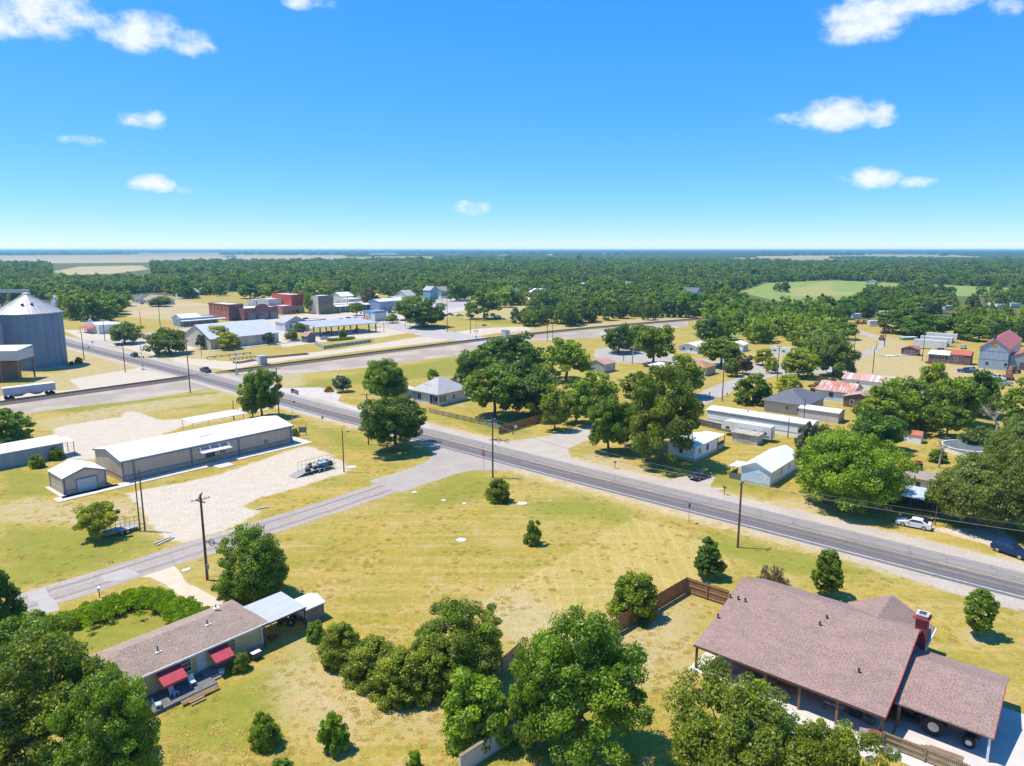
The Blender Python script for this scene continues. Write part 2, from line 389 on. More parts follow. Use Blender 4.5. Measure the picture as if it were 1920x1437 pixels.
gme = np_mesh('ground', np.column_stack([NP, np.zeros(len(NP))]), fq)
ZONES['mown'] = [([(1188,974),(1290,1000),(1370,1060),(1292,1108),(1150,1190),(1000,1192),(905,1132)], 2.0)]
ZONES['dirt'] += [([(1800,1190),(1820,1178),(1850,1180),(1868,1195),(1850,1210),(1815,1208)], 3)]
def zone(polys):
    v = np.zeros(len(NP))
    for pts, wd in polys:
        pl = pxpoly(pts); lo = pl.min(0) - 2 * wd; hi = pl.max(0) + 2 * wd
        s = np.where((NP[:, 0] > lo[0]) & (NP[:, 0] < hi[0]) & (NP[:, 1] > lo[1]) & (NP[:, 1] < hi[1]))[0]
        if len(s): v[s] = np.maximum(v[s], np.clip(.5 - sdist(NP[s], pl) / wd, 0, 1))
    return v
ZV = {k: zone(v) for k, v in ZONES.items()}
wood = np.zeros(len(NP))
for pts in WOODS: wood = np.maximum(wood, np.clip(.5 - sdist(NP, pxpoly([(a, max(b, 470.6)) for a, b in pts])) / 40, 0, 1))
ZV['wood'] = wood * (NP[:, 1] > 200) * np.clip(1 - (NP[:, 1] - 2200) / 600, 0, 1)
rc = np.array(ROAD_C); rd = np.full(len(NP), 1e9)
nearm = NP[:, 1] < 560
for i in range(len(rc) - 1):
    a, b = rc[i], rc[i + 1]; e = b - a; w_ = NP[nearm] - a; t = np.clip((w_ @ e) / (e @ e), 0, 1); rd[nearm] = np.minimum(rd[nearm], np.hypot(*(w_ - t[:, None] * e).T))
ZV['verge'] = np.clip(.5 - (rd - 7.6) / 6, 0, 1)
for k, v in ZV.items():
    at = gme.attributes.new('z_' + k, 'FLOAT', 'POINT'); at.data.foreach_set('value', v.astype(np.float32))
m, nt, b = newmat('ground')
def zat(k):
    a = nn(nt, 'ShaderNodeAttribute'); a.attribute_name = 'z_' + k; return a.outputs['Fac']
big = noise(nt, .012, 4, .6); mid = noise(nt, .07, 5, .6); sml = noise(nt, .5, 5, .65); fin = noise(nt, 3.2, 4, .7); vfin = noise(nt, 11, 3, .7)
strk = noise(nt, .35, 4, .6, rot=-GA, stretch=(.07, 1.6, 1)); strk2 = noise(nt, .4, 3, .6, rot=R(14), stretch=(1.6, .1, 1))
g_yel, g_grn, g_dry, g_lush = (.435, .305, .055), (.33, .27, .042), (.55, .39, .145), (.205, .22, .026)
col = mixc_n(nt, ramp(nt, mid, .36, .64), g_yel, g_grn)
col = mixc_n(nt, mth(nt, 'MULTIPLY', ramp(nt, strk, .45, .6), .5), col, g_dry)
clump = noise(nt, 1.4, 6, .72); col = mixc_n(nt, mth(nt, 'MULTIPLY', ramp(nt, clump, .48, .6), .38), col, (.235, .18, .032)); col = mixc_n(nt, mth(nt, 'MULTIPLY', ramp(nt, clump, .45, .37), .3), col, (.58, .43, .2))
col = mixc_n(nt, mth(nt, 'MULTIPLY', ramp(nt, strk2, .48, .62), .12), col, g_dry)
col = mixc_n(nt, mth(nt, 'MULTIPLY', ramp(nt, sml, .45, .7), .4), col, (.26, .27, .045))
col = mixc_n(nt, mth(nt, 'MULTIPLY', ramp(nt, big, .45, .62), .35), col, (.44, .36, .12))
pat = noise(nt, .16, 6, .68); col = mixc_n(nt, mth(nt, 'MULTIPLY', ramp(nt, pat, .52, .66), .5), col, (.52, .36, .17)); col = mixc_n(nt, mth(nt, 'MULTIPLY', ramp(nt, pat, .47, .36), .4), col, (.27, .235, .035))
def zmask(k, amp=.55, lo=.44, hi=.58, n=None):
    nz_ = mth(nt, 'MULTIPLY', mth(nt, 'SUBTRACT', mth(nt, 'ADD', mth(nt, 'MULTIPLY', sml, .65), mth(nt, 'MULTIPLY', fin, .35)), .5), amp * 2)
    zz = zat(k)
    v = mth(nt, 'ADD', zz, mth(nt, 'MULTIPLY', nz_, mth(nt, 'MULTIPLY', ramp(nt, zz, 0.0, .12), 1.0)))
    return ramp(nt, v, lo, hi)
lushm = mth(nt, 'MULTIPLY', zmask('lush', .8, .3, .75), .85)
col = mixc_n(nt, lushm, col, mixc_n(nt, ramp(nt, sml, .35, .65), g_lush, (.27, .265, .035)))
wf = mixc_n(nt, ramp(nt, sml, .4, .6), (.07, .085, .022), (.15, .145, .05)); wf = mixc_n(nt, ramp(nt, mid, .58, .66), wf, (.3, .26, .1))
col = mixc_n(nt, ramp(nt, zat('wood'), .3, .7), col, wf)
spg = nn(nt, 'ShaderNodeSeparateXYZ'); gg = nn(nt, 'ShaderNodeNewGeometry'); lin(nt, gg.outputs['Position'], spg.inputs[0])
mst = ramp(nt, mth(nt, 'ABSOLUTE', mth(nt, 'SUBTRACT', mth(nt, 'FRACT', mth(nt, 'ADD', mth(nt, 'MULTIPLY', spg.outputs[0], .5), mth(nt, 'MULTIPLY', sml, .35))), .5)), .3, .46)
mown = ramp(nt, zat('mown'), .3, .7)
col = mixc_n(nt, mth(nt, 'MULTIPLY', mown, mth(nt, 'ADD', .2, mth(nt, 'MULTIPLY', mst, .16))), col, (.66, .49, .2))
medg = mth(nt, 'MULTIPLY', ramp(nt, zat('mown'), .1, .45), mth(nt, 'SUBTRACT', 1.0, ramp(nt, zat('mown'), .5, .8))); col = mixc_n(nt, mth(nt, 'MULTIPLY', medg, .2), col, (.66, .5, .25))
dirt = mixc_n(nt, ramp(nt, sml, .35, .65), (.52, .40, .235), (.42, .34, .13)); dirt = mixc_n(nt, mth(nt, 'MULTIPLY', ramp(nt, fin, .5, .7), .4), dirt, (.33, .27, .1))
col = mixc_n(nt, mth(nt, 'MULTIPLY', zmask('dirt', 1.0, .22, .62), .9), col, dirt)
col = mixc_n(nt, mth(nt, 'MULTIPLY', zmask('verge', .8, .2, .65), .9), col, mixc_n(nt, ramp(nt, sml, .4, .6), (.5, .37, .17), (.55, .44, .29)))
grv = mixc_n(nt, ramp(nt, sml, .38, .62), (.61, .525, .42), (.565, .48, .38)); grv = mixc_n(nt, mth(nt, 'MULTIPLY', ramp(nt, fin, .5, .68), .5), grv, (.43, .35, .25)); grv = mixc_n(nt, mth(nt, 'MULTIPLY', ramp(nt, vfin, .52, .7), .25), grv, (.33, .29, .24))
col = mixc_n(nt, zmask('gravel', .55, .42, .6), col, grv)
bal = mixc_n(nt, ramp(nt, fin, .35, .65), (.44, .365, .31), (.31, .25, .21)); bal = mixc_n(nt, ramp(nt, mid, .45, .6), bal, (.48, .405, .34))
col = mixc_n(nt, zmask('ballast', .25, .45, .56), col, bal)
grf = mixc_n(nt, ramp(nt, mid, .4, .6), (.2, .29, .06), (.27, .32, .085)); grf = mixc_n(nt, mth(nt, 'MULTIPLY', ramp(nt, zat('bald'), .3, .7), .6), grf, (.42, .34, .14))
col = mixc_n(nt, ramp(nt, zat('green'), .4, .6), col, grf)
col = mixc_n(nt, ramp(nt, zat('tan'), .4, .6), col, mixc_n(nt, ramp(nt, big, .4, .6), (.52, .40, .23), (.45, .36, .19)))
col = mixc_n(nt, mth(nt, 'MULTIPLY', ramp(nt, vfin, .48, .62), .26), col, (.14, .12, .03)); col = mixc_n(nt, mth(nt, 'MULTIPLY', ramp(nt, fin, .52, .62), .42), col, (.16, .125, .03))
lin(nt, col, b.inputs['Base Color']); b.inputs['Roughness'].default_value = .95; b.inputs['Specular IOR Level'].default_value = .15
bn = nn(nt, 'ShaderNodeBump'); bn.inputs['Strength'].default_value = .5; bn.inputs['Distance'].default_value = .12
lin(nt, mth(nt, 'ADD', fin, mth(nt, 'MULTIPLY', vfin, .4)), bn.inputs['Height']); lin(nt, bn.outputs[0], b.inputs['Normal'])
gme.materials.append(m)
ground = bpy.data.objects.new('ground', gme); COL.objects.link(ground); structure(ground)

# ------------------------------------------------------------------ roads
def offset_line(pts, off):
    out = []
    for i, p in enumerate(pts):
        a = pts[max(0, i - 1)]; b_ = pts[min(len(pts) - 1, i + 1)]; dx, dy = b_[0] - a[0], b_[1] - a[1]; l = math.hypot(dx, dy)
        out.append((p[0] + dy / l * off, p[1] - dx / l * off))
    return out
def resample(pts, step):
    out = [pts[0]]
    for i in range(len(pts) - 1):
        a, b_ = pts[i], pts[i + 1]; L = math.dist(a, b_); n = max(1, int(L / step))
        for k in range(1, n + 1): out.append((a[0] + (b_[0] - a[0]) * k / n, a[1] + (b_[1] - a[1]) * k / n))
    return out
def smooth_line(pts, it=3):
    for _ in range(it):
        q = [pts[0]]
        for i in range(len(pts) - 1):
            a, b_ = pts[i], pts[i + 1]; q += [(.75*a[0]+.25*b_[0], .75*a[1]+.25*b_[1]), (.25*a[0]+.75*b_[0], .25*a[1]+.75*b_[1])]
        pts = q + [pts[-1]]
    return pts
def strip(name, line, o0, o1, z, mat, thick=0, parent=None, ragged=0, seed=0):
    rg = random.Random(seed); A_ = offset_line(line, o0); B_ = offset_line(line, o1); v = []; f = []; uv = []; s = 0
    for i, (a, b_) in enumerate(zip(A_, B_)):
        if i: s += math.dist(line[i], line[i - 1])
        ja, jb = (rg.uniform(-ragged, ragged), rg.uniform(-ragged, ragged)) if ragged else (0, 0)
        ux, uy = (b_[0]-a[0]), (b_[1]-a[1]); l = math.hypot(ux, uy) or 1; ux /= l; uy /= l
        v += [(a[0]+ux*ja, a[1]+uy*ja, z), (b_[0]+ux*jb, b_[1]+uy*jb, z)]; uv += [(o0, s), (o1, s)]
        if i: n = 2 * i; f.append((n - 2, n - 1, n + 1, n))
    me = bpy.data.meshes.new(name); me.from_pydata(v, [], f); me.update(); ul = me.uv_layers.new(name='UVMap')
    for lp in me.loops: ul.data[lp.index].uv = uv[lp.vertex_index]
    me.materials.append(mat); o = bpy.data.objects.new(name, me); COL.objects.link(o)
    for p in me.polygons:
        if p.normal.z < 0: me.flip_normals(); break
    if parent: o.parent = parent
    else: structure(o)
    return o
def sheet(name, pts, z, mat, px=True, jag=0, seed=1, parent=None):
    P = [W(*p) for p in pts] if px else pts
    P = resample(P + [P[0]], 1.5)[:-1] if jag else P; rg = random.Random(seed)
    if jag: P = [(p[0] + rg.uniform(-jag, jag), p[1] + rg.uniform(-jag, jag)) for p in P]
    me = bpy.data.meshes.new(name); me.from_pydata([(x, y, z) for x, y in P], [], [tuple(range(len(P)))]); me.update()
    if me.polygons[0].normal.z < 0: me.flip_normals()
    me.materials.append(mat); o = bpy.data.objects.new(name, me); COL.objects.link(o)
    if parent: o.parent = parent
    else: structure(o)
    return o
def road_mat(name, c1, c2, tracks=None, crack=.3, patch=None):
    m, nt, b = newmat(name)
    uvn = nn(nt, 'ShaderNodeUVMap'); uvn.uv_map = 'UVMap'; sp = nn(nt, 'ShaderNodeSeparateXYZ'); lin(nt, uvn.outputs[0], sp.inputs[0])
    n1 = noise(nt, .25, 5, .6, vec=uvn.outputs[0], stretch=(3, .25, 1)); n2 = noise(nt, 1.6, 5, .7); n3 = noise(nt, 14, 2, .6); n4 = noise(nt, .06, 3, .6)
    col = mixc_n(nt, ramp(nt, n1, .35, .65), c1, c2); col = mixc_n(nt, mth(nt, 'MULTIPLY', ramp(nt, n2, .4, .65), .5), col, tuple(x * .72 for x in c1))
    if tracks:
        for t, wd in tracks:
            k = mth(nt, 'SUBTRACT', 1.0, ramp(nt, mth(nt, 'ABSOLUTE', mth(nt, 'SUBTRACT', sp.outputs[0], t)), wd * .3, wd))
            k = mth(nt, 'MULTIPLY', k, ramp(nt, n1, .2, .6)); col = mixc_n(nt, mth(nt, 'MULTIPLY', k, .85), col, tuple(x * .55 for x in c1))
    if name == 'asphalt':
        lf = mth(nt, 'SUBTRACT', 1.0, ramp(nt, sp.outputs[0], -1.2, .2)); col = mixc_n(nt, mth(nt, 'MULTIPLY', lf, .6), col, (.34, .30, .27)); ed = ramp(nt, sp.outputs[0], 2.6, 4.6); col = mixc_n(nt, mth(nt, 'MULTIPLY', ed, .5), col, (.13, .115, .115))
    if patch: col = mixc_n(nt, ramp(nt, n4, .52, .57), col, patch)
    vr = nn(nt, 'ShaderNodeTexVoronoi', feature='DISTANCE_TO_EDGE'); vr.inputs['Scale'].default_value = .22; g = nn(nt, 'ShaderNodeNewGeometry'); 
    wv = nn(nt, 'ShaderNodeVectorMath', operation='ADD'); nzz = nn(nt, 'ShaderNodeTexNoise'); nzz.inputs['Scale'].default_value = .8; lin(nt, g.outputs['Position'], nzz.inputs['Vector']); lin(nt, g.outputs['Position'], wv.inputs[0]); lin(nt, nzz.outputs['Color'], wv.inputs[1]); lin(nt, wv.outputs[0], vr.inputs['Vector'])
    ck = mth(nt, 'SUBTRACT', 1.0, ramp(nt, vr.outputs['Distance'], .004, .02)); col = mixc_n(nt, mth(nt, 'MULTIPLY', ck, crack), col, tuple(x * .35 for x in c1))
    col = mixc_n(nt, mth(nt, 'MULTIPLY', ramp(nt, n3, .45, .6), .25), col, tuple(min(1, x * 1.5) for x in c2))
    lin(nt, col, b.inputs['Base Color']); b.inputs['Roughness'].default_value = .88
    return m
asphalt = road_mat('asphalt', (.145, .126, .122), (.22, .195, .185), tracks=[(-2.6, .7), (-1.0, .6), (1.1, .6), (2.7, .7), (3.7, .5)], crack=.45)
oldroad = road_mat('worn_seal', (.315, .262, .222), (.40, .34, .29), tracks=[(-1.6, .5), (1.4, .5)], crack=.3)
pale = M('pale_gravel', (.47, .40, .325), (.39, .33, .265), scale=.25, fine=.35, rough=.95)
conc = M('concrete', (.60, .555, .49), (.50, .45, .39), scale=.5, fine=.2, rough=.9)
white_p = M('road_paint_white', (.72, .70, .66), (.45, .42, .4), scale=1.2, lo=.45, hi=.75)
yell_p = M('road_paint_yellow', (.70, .45, .14), (.42, .3, .18), scale=1.0, lo=.45, hi=.75)
RL = smooth_line(ROAD_C, 2); RL = resample(RL, 6)
strip('road_shoulder', RL, -7.3, 5.75, .004, pale, ragged=.3, seed=3)
sheet('road_shoulder', [(1570,1037),(1640,1062),(1700,1084),(1760,1103),(1830,1124),(1930,1152),(1990,1170),(1990,1150),(1920,1125),(1832,1100),(1700,1058),(1611,1036)], .006, pale, jag=.2, seed=8)
strip('road_shoulder', [p for p in RL if p[0] < -38], 5.4, 7.4, .006, pale, ragged=.3, seed=9)
strip('main_road', RL, -3.9, 5.3, .016, asphalt, ragged=.06)
RLm = [p for p in RL if p[0] > -210]
mk = strip('road_edge_line', RLm, 4.28, 4.42, .022, white_p)
strip('road_edge_line', [p for p in RLm if p[0] < -30], -3.66, -3.52, .022, white_p)
# double yellow: solid near line, broken far line
strip('road_centre_line', RLm, .06, .17, .022, yell_p)
strip('road_centre_line', [p for p in RLm if p[0] < 20], -.2, -.09, .022, yell_p)
for k, x0 in enumerate(np.arange(22, 90, 12.0)):
    seg = [p for p in resample(RL, 1.0) if x0 < p[0] < x0 + 3.4]
    if len(seg) > 1: strip('road_centre_line', seg, -.2, -.09, .022, yell_p)
# side street between the field and the cream metal building
N_e = [(30,1120),(150,1085),(300,1030),(480,965),(640,915),(745,885)]; S_e = [(45,1160),(130,1130),(250,1085),(390,1040),(534,993),(640,955),(800,905),(870,882)]
nw = [W(*p) for p in N_e]; sw = [W(*p) for p in S_e]
side_c = [(-59.2, 79.0), (-45.6, 94.6), (-37.6, 103.8), (-28.9, 113.8), (-22.0, 122.6), (-14.6, 131.6), (-6.5, 141)]
strip('side_street', resample(smooth_line(side_c, 2), 3), -3.35, 3.15, .010, oldroad, ragged=.14, seed=4)
sheet('side_street', [(690,902),(745,886),(785,872),(808,860),(812,848),(806,838),(830,834),(880,850),(960,868),(975,880),(935,883),(890,882),(850,890),(800,907),(755,925),(730,915)], .0135, M('street_apron', (.40,.34,.29), (.345,.29,.245), scale=.3, fine=.3), jag=.25, seed=2)
sheet('gravel_apron', [(905,838),(945,828),(1000,822),(1060,810),(1112,797),(1160,800),(1150,815),(1090,830),(1066,843),(1072,858),(1110,872),(1180,892),(1330,928),(1300,915),(1360,915),(1330,930),(1200,905),(1100,880),(960,846)], .0075, pale, jag=.25, seed=7)
sheet('concrete_apron', [(506,730),(560,727),(600,727),(628,732),(640,742),(632,752),(660,762),(700,772),(760,790),(740,792),(690,777),(600,748),(560,742)], .0075, M('apron_pink', (.55,.47,.42),(.47,.40,.36), scale=.3, fine=.2), jag=.2, seed=9)
sheet('gravel_drive', [(1225,905),(1290,893),(1325,888),(1340,897),(1332,912),(1345,925),(1420,948),(1400,948),(1300,925),(1240,910)], .0085, pale, jag=.2, seed=11)
sheet('sealed_patch', [(52,1112),(85,1105),(88,1118),(108,1128),(110,1145),(80,1150),(70,1130),(55,1122)], .0125, M('seal_patch', (.43,.385,.35),(.37,.33,.30), scale=.6, fine=.2), jag=.15, seed=5)
sheet('sealed_patch', [(188,1080),(240,1065),(262,1078),(225,1090),(195,1090)], .0125, MATS['seal_patch'], jag=.15, seed=6)
sheet('gravel_drive', [(255,1082),(290,1065),(330,1060),(345,1090),(395,1115),(445,1140),(425,1152),(385,1140),(330,1112),(300,1088)], .0085, M('drive_pale', (.62,.50,.37),(.52,.41,.28), scale=.5, fine=.4), jag=.3, seed=12)
# back street behind the mobile homes and the far lanes
sheet('back_street', [(1298,742),(1345,722),(1400,702),(1440,688),(1500,684),(1590,690),(1600,700),(1500,700),(1455,705),(1420,715),(1385,730),(1345,748),(1322,760)], .010, M('lane', (.42,.37,.32),(.35,.31,.27), scale=.2, fine=.2), jag=.3, seed=13)
sheet('back_street', [(1118,655),(1150,651),(1260,664),(1330,676),(1465,684),(1465,700),(1330,694),(1240,682),(1140,680),(1112,668)], .0085, MATS['lane'], jag=.3, seed=14)
sheet('farm_track', [(1600,672),(1632,655),(1650,645),(1650,636),(1610,627),(1570,618),(1578,615),(1625,623),(1662,634),(1664,646),(1645,658),(1612,675)], .0085, MATS['lane'], jag=.3, seed=15)
sheet('town_street', [(690,608),(735,618),(800,632),(900,645),(985,652),(985,640),(900,632),(850,622),(790,612),(730,602)], .010, M('town_seal', (.44,.39,.36),(.37,.33,.3), scale=.2, fine=.2), jag=.3, seed=16)
sheet('town_street', [(455,640),(470,612),(560,596),(700,588),(850,572),(1000,553),(1000,560),(860,582),(740,600),(620,610),(540,622),(520,640)], .0075, MATS['apron_pink'], jag=.4, seed=17)
sheet('town_street', [(120,637),(200,638),(300,620),(390,612),(455,612),(440,622),(330,630),(260,640),(170,650),(125,648)], .0075, MATS['town_seal'], jag=.4, seed=18)
sheet('far_road', [(780,560),(850,556),(880,562),(890,572),(840,580),(790,575)], .009, MATS['town_seal'], jag=.5, seed=19)
# pavement kerbs in front of the cream building
kb = MB(); 
# ------------------------------------------------------------------ railway: two rails on a low ballast bed, sleepers one by one as far as they can be told apart
TR = smooth_line([(-330, -30), (-160, 172), (-108.6, 233.6), (-92.4, 253.2), (-22.4, 329.0), (30, 378), (107.6, 434.5), (200, 494), (330, 566)], 2)
TR = resample(TR, 4)
rust = M('rail_steel', (.10, .055, .04), (.16, .10, .075), scale=2, rough=.6, metal=.4)
tie = M('sleeper_wood', (.05, .038, .03), (.10, .075, .06), scale=2, rough=.9)
bed = M('ballast_stone', (.10, .075, .065), (.17, .13, .11), scale=1.1, fine=.6, rough=.95)
track = thing('railway_track', 'single railway track on brown ballast crossing the main road beside the silo', 'railway track')
def skip_road(p):
    d = min(math.hypot(p[0] - q[0], p[1] - q[1]) for q in RL if abs(q[0] - p[0]) < 40) if -150 < p[0] < -60 else 99
    return d < 6.5
segs = []; cur = []
for p in TR:
    if skip_road(p):
        if len(cur) > 1: segs.append(cur)
        cur = []
    else: cur.append(p)
segs.append(cur)
for sg in segs:
    A_ = offset_line(sg, -2.1); B_ = offset_line(sg, 2.1); A2 = offset_line(sg, -3.6); B2 = offset_line(sg, 3.6); q = MB()
    for i in range(len(sg) - 1):
        q.quad((*A2[i], .01), (*A_[i], .42), (*A_[i+1], .42), (*A2[i+1], .01)); q.quad((*A_[i], .42), (*B_[i], .42), (*B_[i+1], .42), (*A_[i+1], .42)); q.quad((*B_[i], .42), (*B2[i], .01), (*B2[i+1], .01), (*B_[i+1], .42))
    q.build('ballast_bed', bed, track)
for off in (-.7175, .7175):
    q = MB(); ln = offset_line(TR, off)
    for a, b_ in zip(ln[:-1], ln[1:]):
        l = math.hypot(b_[0]-a[0], b_[1]-a[1]); nx_, ny_ = (b_[1]-a[1]) / l * .04, -(b_[0]-a[0]) / l * .04
        zz = .6 if not skip_road(a) else .05
        q.quad((a[0]-nx_, a[1]-ny_, zz), (a[0]+nx_, a[1]+ny_, zz), (b_[0]+nx_, b_[1]+ny_, zz), (b_[0]-nx_, b_[1]-ny_, zz))
        for s in (-1, 1): q.quad((a[0]+s*nx_, a[1]+s*ny_, zz), (b_[0]+s*nx_, b_[1]+s*ny_, zz), (b_[0]+s*nx_, b_[1]+s*ny_, zz-.16), (a[0]+s*nx_, a[1]+s*ny_, zz-.16))
    q.build('rail', rust, track)
tl = resample(TR, .62); sm = MB()
for i in range(0, len(tl) - 1):
    p, n_ = tl[i], tl[i + 1]
    if skip_road(p) or p[1] > 480: continue
    a = math.atan2(n_[1]-p[1], n_[0]-p[0]); c, s = math.cos(a), math.sin(a)
    P = [(p[0]+c*dx-s*dy, p[1]+s*dx+c*dy) for dx, dy in ((-.12,-1.3),(.12,-1.3),(.12,1.3),(-.12,1.3))]
    sm.quad(*[(x, y, .455) for x, y in P])
    for k in range(4): a_, b_ = P[k], P[(k+1) % 4]; sm.quad((*a_, .40), (*b_, .40), (*b_, .455), (*a_, .455))
o = sm.build('sleepers', tie, track); o['kind'] = 'stuff'
# short siding end with its rusty rail
sid = thing('railway_siding', 'short disused rusty siding rail beside the crossing cabinet', 'railway siding')
for a, b_ in (((443, 682), (478, 676)), ((492, 672.5), (577, 664.5))):
    A_, B_ = W(*a), W(*b_); q = MB(); an = math.atan2(B_[1]-A_[1], B_[0]-A_[0]); L = math.dist(A_, B_)
    q.box(0, L, -1.3, 1.3, 0.02, .32); q.box(0, L, -.76, -.66, .32, .5); q.box(0, L, .66, .76, .32, .5)
    q.build('siding_bed', M('rusty_bed', (.20, .10, .07), (.28, .18, .14), scale=.8), sid, loc=(A_[0], A_[1], 0), rz=an)
# ------------------------------------------------------------------ trees
LEAF = {
 'oak':   leaf_mat('leaf_oak',   (0.085, 0.15, 0.006), (0.32, 0.43, 0.014)),
 'deep':  leaf_mat('leaf_deep',  (0.055, 0.125, 0.008), (0.215, 0.345, 0.016)),
 'live':  leaf_mat('leaf_live_oak', (0.115, 0.165, 0.03), (0.31, 0.385, 0.055)),
 'hedgerow': leaf_mat('leaf_hedgerow', (0.15, 0.2, 0.01), (0.5, 0.54, 0.024)),
 'hedge': leaf_mat('leaf_hedge', (.16, .27, .010), (.46, .60, .025)),
 'fresh': leaf_mat('leaf_fresh', (0.105, 0.195, 0.006), (0.38, 0.49, 0.016)),
 'yellow':leaf_mat('leaf_yellow',(0.19, 0.235, 0.01), (0.52, 0.54, 0.025)),
 'elm':   leaf_mat('leaf_elm',   (0.12, 0.175, 0.008), (0.37, 0.45, 0.02)),
 'grey':  leaf_mat('leaf_grey',  (0.1, 0.135, 0.075), (0.24, 0.28, 0.14)),
 'brown': leaf_mat('leaf_brown', (0.1, 0.075, 0.03), (0.26, 0.2, 0.075)),
 'far':   leaf_mat('leaf_far',   (0.068, 0.125, 0.016), (0.225, 0.315, 0.035), hue=.03, vr=.8),
 'orange':leaf_mat('leaf_orange',(.30, .13, .02), (.75, .40, .04), hue=.0),
}
bark = M('bark', (.12, .095, .075), (.19, .16, .13), scale=3, rough=.95, bump=.5)
bark_pale = M('bark_pale', (.34, .30, .25), (.46, .42, .37), scale=2, rough=.95)
def crown_pts(rng, kind, nclump):
    """clump centres in a crown of radius 1 (x, y) and height 0..1"""
    dirs = rng.normal(size=(7, 3)); dirs /= np.linalg.norm(dirs, axis=1)[:, None]; amp = rng.uniform(.16, .44, 7)
    out = []
    while len(out) < nclump:
        d = rng.normal(size=3); d /= np.linalg.norm(d)
        if kind in ('oak', 'open', 'wide'):
            if d[2] < -.72: continue
            r = 1 - abs(rng.normal()) * .22
            if rng.random() < .18: r = rng.uniform(.25, .8)
            lump = 1 + (np.maximum(0, dirs @ d - .55) * amp * 2.0).sum() - .13
            p = d * max(.15, r) * lump; z = .46 + p[2] * .52
            out.append((p[0] * .86, p[1] * .86, z))
        elif kind == 'cone':
            t = rng.beta(1.2, 1.9); a = rng.uniform(0, 2 * math.pi); rr = (1 - t) ** .72 * min(1, .5 + t * 4) * (1 - abs(rng.normal()) * .25)
            rr *= 1 + .16 * math.sin(a * 3 + dirs[0, 0] * 9 + t * 8)
            out.append((math.cos(a) * rr, math.sin(a) * rr, t))
        elif kind == 'column':
            t = rng.uniform(0, 1); a = rng.uniform(0, 2 * math.pi); rr = (math.sin(math.pi * (t * .86 + .1)) ** .6) * (1 - abs(rng.normal()) * .22)
            rr *= 1 + .2 * math.sin(a * 2 + dirs[1, 0] * 9 + t * 5)
            out.append((math.cos(a) * rr * .95, math.sin(a) * rr * .95, t))
        elif kind == 'bush':
            if d[2] < -.25: continue
            r = 1 - abs(rng.normal()) * .25; lump = 1 + (np.maximum(0, dirs @ d - .6) * amp).sum() - .08
            p = d * r * lump; out.append((p[0] * .92, p[1] * .92, .22 + p[2] * .75))
    return np.array(out)
def quads_from(P, Nn, sx, sy, rng):
    t = rng.normal(size=P.shape); t -= (t * Nn).sum(1)[:, None] * Nn; t /= np.linalg.norm(t, axis=1)[:, None]; b_ = np.cross(Nn, t)
    sx = sx[:, None]; sy = sy[:, None]
    V = np.stack([P - t * sx, P - b_ * sy * .8 , P + t * sx, P + b_ * sy], 1)
    return V.reshape(-1, 3)
def make_crown(name, kind, mat, seed, nclump, nleaf, rc, leaf, Rw=1.0, Hh=1.0, zlo=.25, drop=0.0):
    """crown with radius Rw (m) from height zlo*Hh to Hh (m)"""
    rng = np.random.default_rng(seed)
    C = crown_pts(rng, kind, nclump); C[:, :2] *= (Rw - rc * .55); C[:, 2] = (zlo + (1 - zlo) * np.clip(C[:, 2], -.05, 1.05)) * Hh - rc * .2
    keep = rng.random(nclump) > drop; C = C[keep]; n = len(C)
    rcs = rc * rng.uniform(.6, 1.25, n); ci = np.repeat(np.arange(n), nleaf)
    d = rng.normal(size=(n * nleaf, 3)); d /= np.linalg.norm(d, axis=1)[:, None]
    rr = rcs[ci] * (.45 + .6 * rng.random(n * nleaf) ** .6); P = C[ci] + d * rr[:, None] * np.array([1, 1, .72])
    Nn = d * .7 + rng.normal(size=d.shape) * .55 + np.array([0, 0, .45]); Nn /= np.linalg.norm(Nn, axis=1)[:, None]
    ls = leaf * rng.uniform(.6, 1.3, len(P)); V = quads_from(P, Nn, ls, ls * rng.uniform(.5, .9, len(P)), rng)
    V[:, 2] = np.maximum(V[:, 2], .02)
    Fq = np.arange(len(V)).reshape(-1, 4); me = np_mesh(name, V, Fq)
    tint = np.clip(rng.normal(.42, .2, n)[ci] + rng.normal(0, .2, len(P)), 0, 1)
    at = me.attributes.new('tint', 'FLOAT', 'FACE'); at.data.foreach_set('value', tint.astype(np.float32))
    me.materials.append(mat); return me, C
def make_trunk(name, C, Rw, Hh, zlo, seed, r=.28, nb=9, k=7, mat=None, twigs=0):
    rg = random.Random(seed); q = MB(); zt = zlo * Hh + (1 - zlo) * Hh * .25
    p = Vector((0, 0, -.1)); pts = [(p, r * 1.25)]
    for i in range(1, 5):
        t = i / 4; pts.append((Vector((rg.uniform(-.1, .1) * r * 3, rg.uniform(-.1, .1) * r * 3, zt * t)), r * (1.15 - .45 * t)))
    for a, b_ in zip(pts[:-1], pts[1:]): q.tube(a[0], b_[0], a[1], b_[1], k, cap=False)
    top = pts[-1][0]; idxs = list(range(len(C))); rg.shuffle(idxs)
    for j in idxs[:nb]:
        c = Vector(C[j]); st = top.lerp(Vector((0, 0, zt * .6)), rg.random() * .8); mid_ = st.lerp(c, .5) + Vector((rg.uniform(-.3, .3), rg.uniform(-.3, .3), rg.uniform(.1, .5))) * Rw * .12
        q.tube(st, mid_, r * .42, r * .26, 5, cap=False); q.tube(mid_, c, r * .26, r * .08, 5, cap=False)
        for _ in range(twigs):
            e = c + Vector((rg.uniform(-1, 1), rg.uniform(-1, 1), rg.uniform(-.3, 1))) * Rw * .22; q.tube(mid_.lerp(c, rg.uniform(.3, .9)), e, r * .11, r * .03, 4, cap=False)
    me = q.mesh(name, mat or bark, smooth=True); return me
TREES = {}
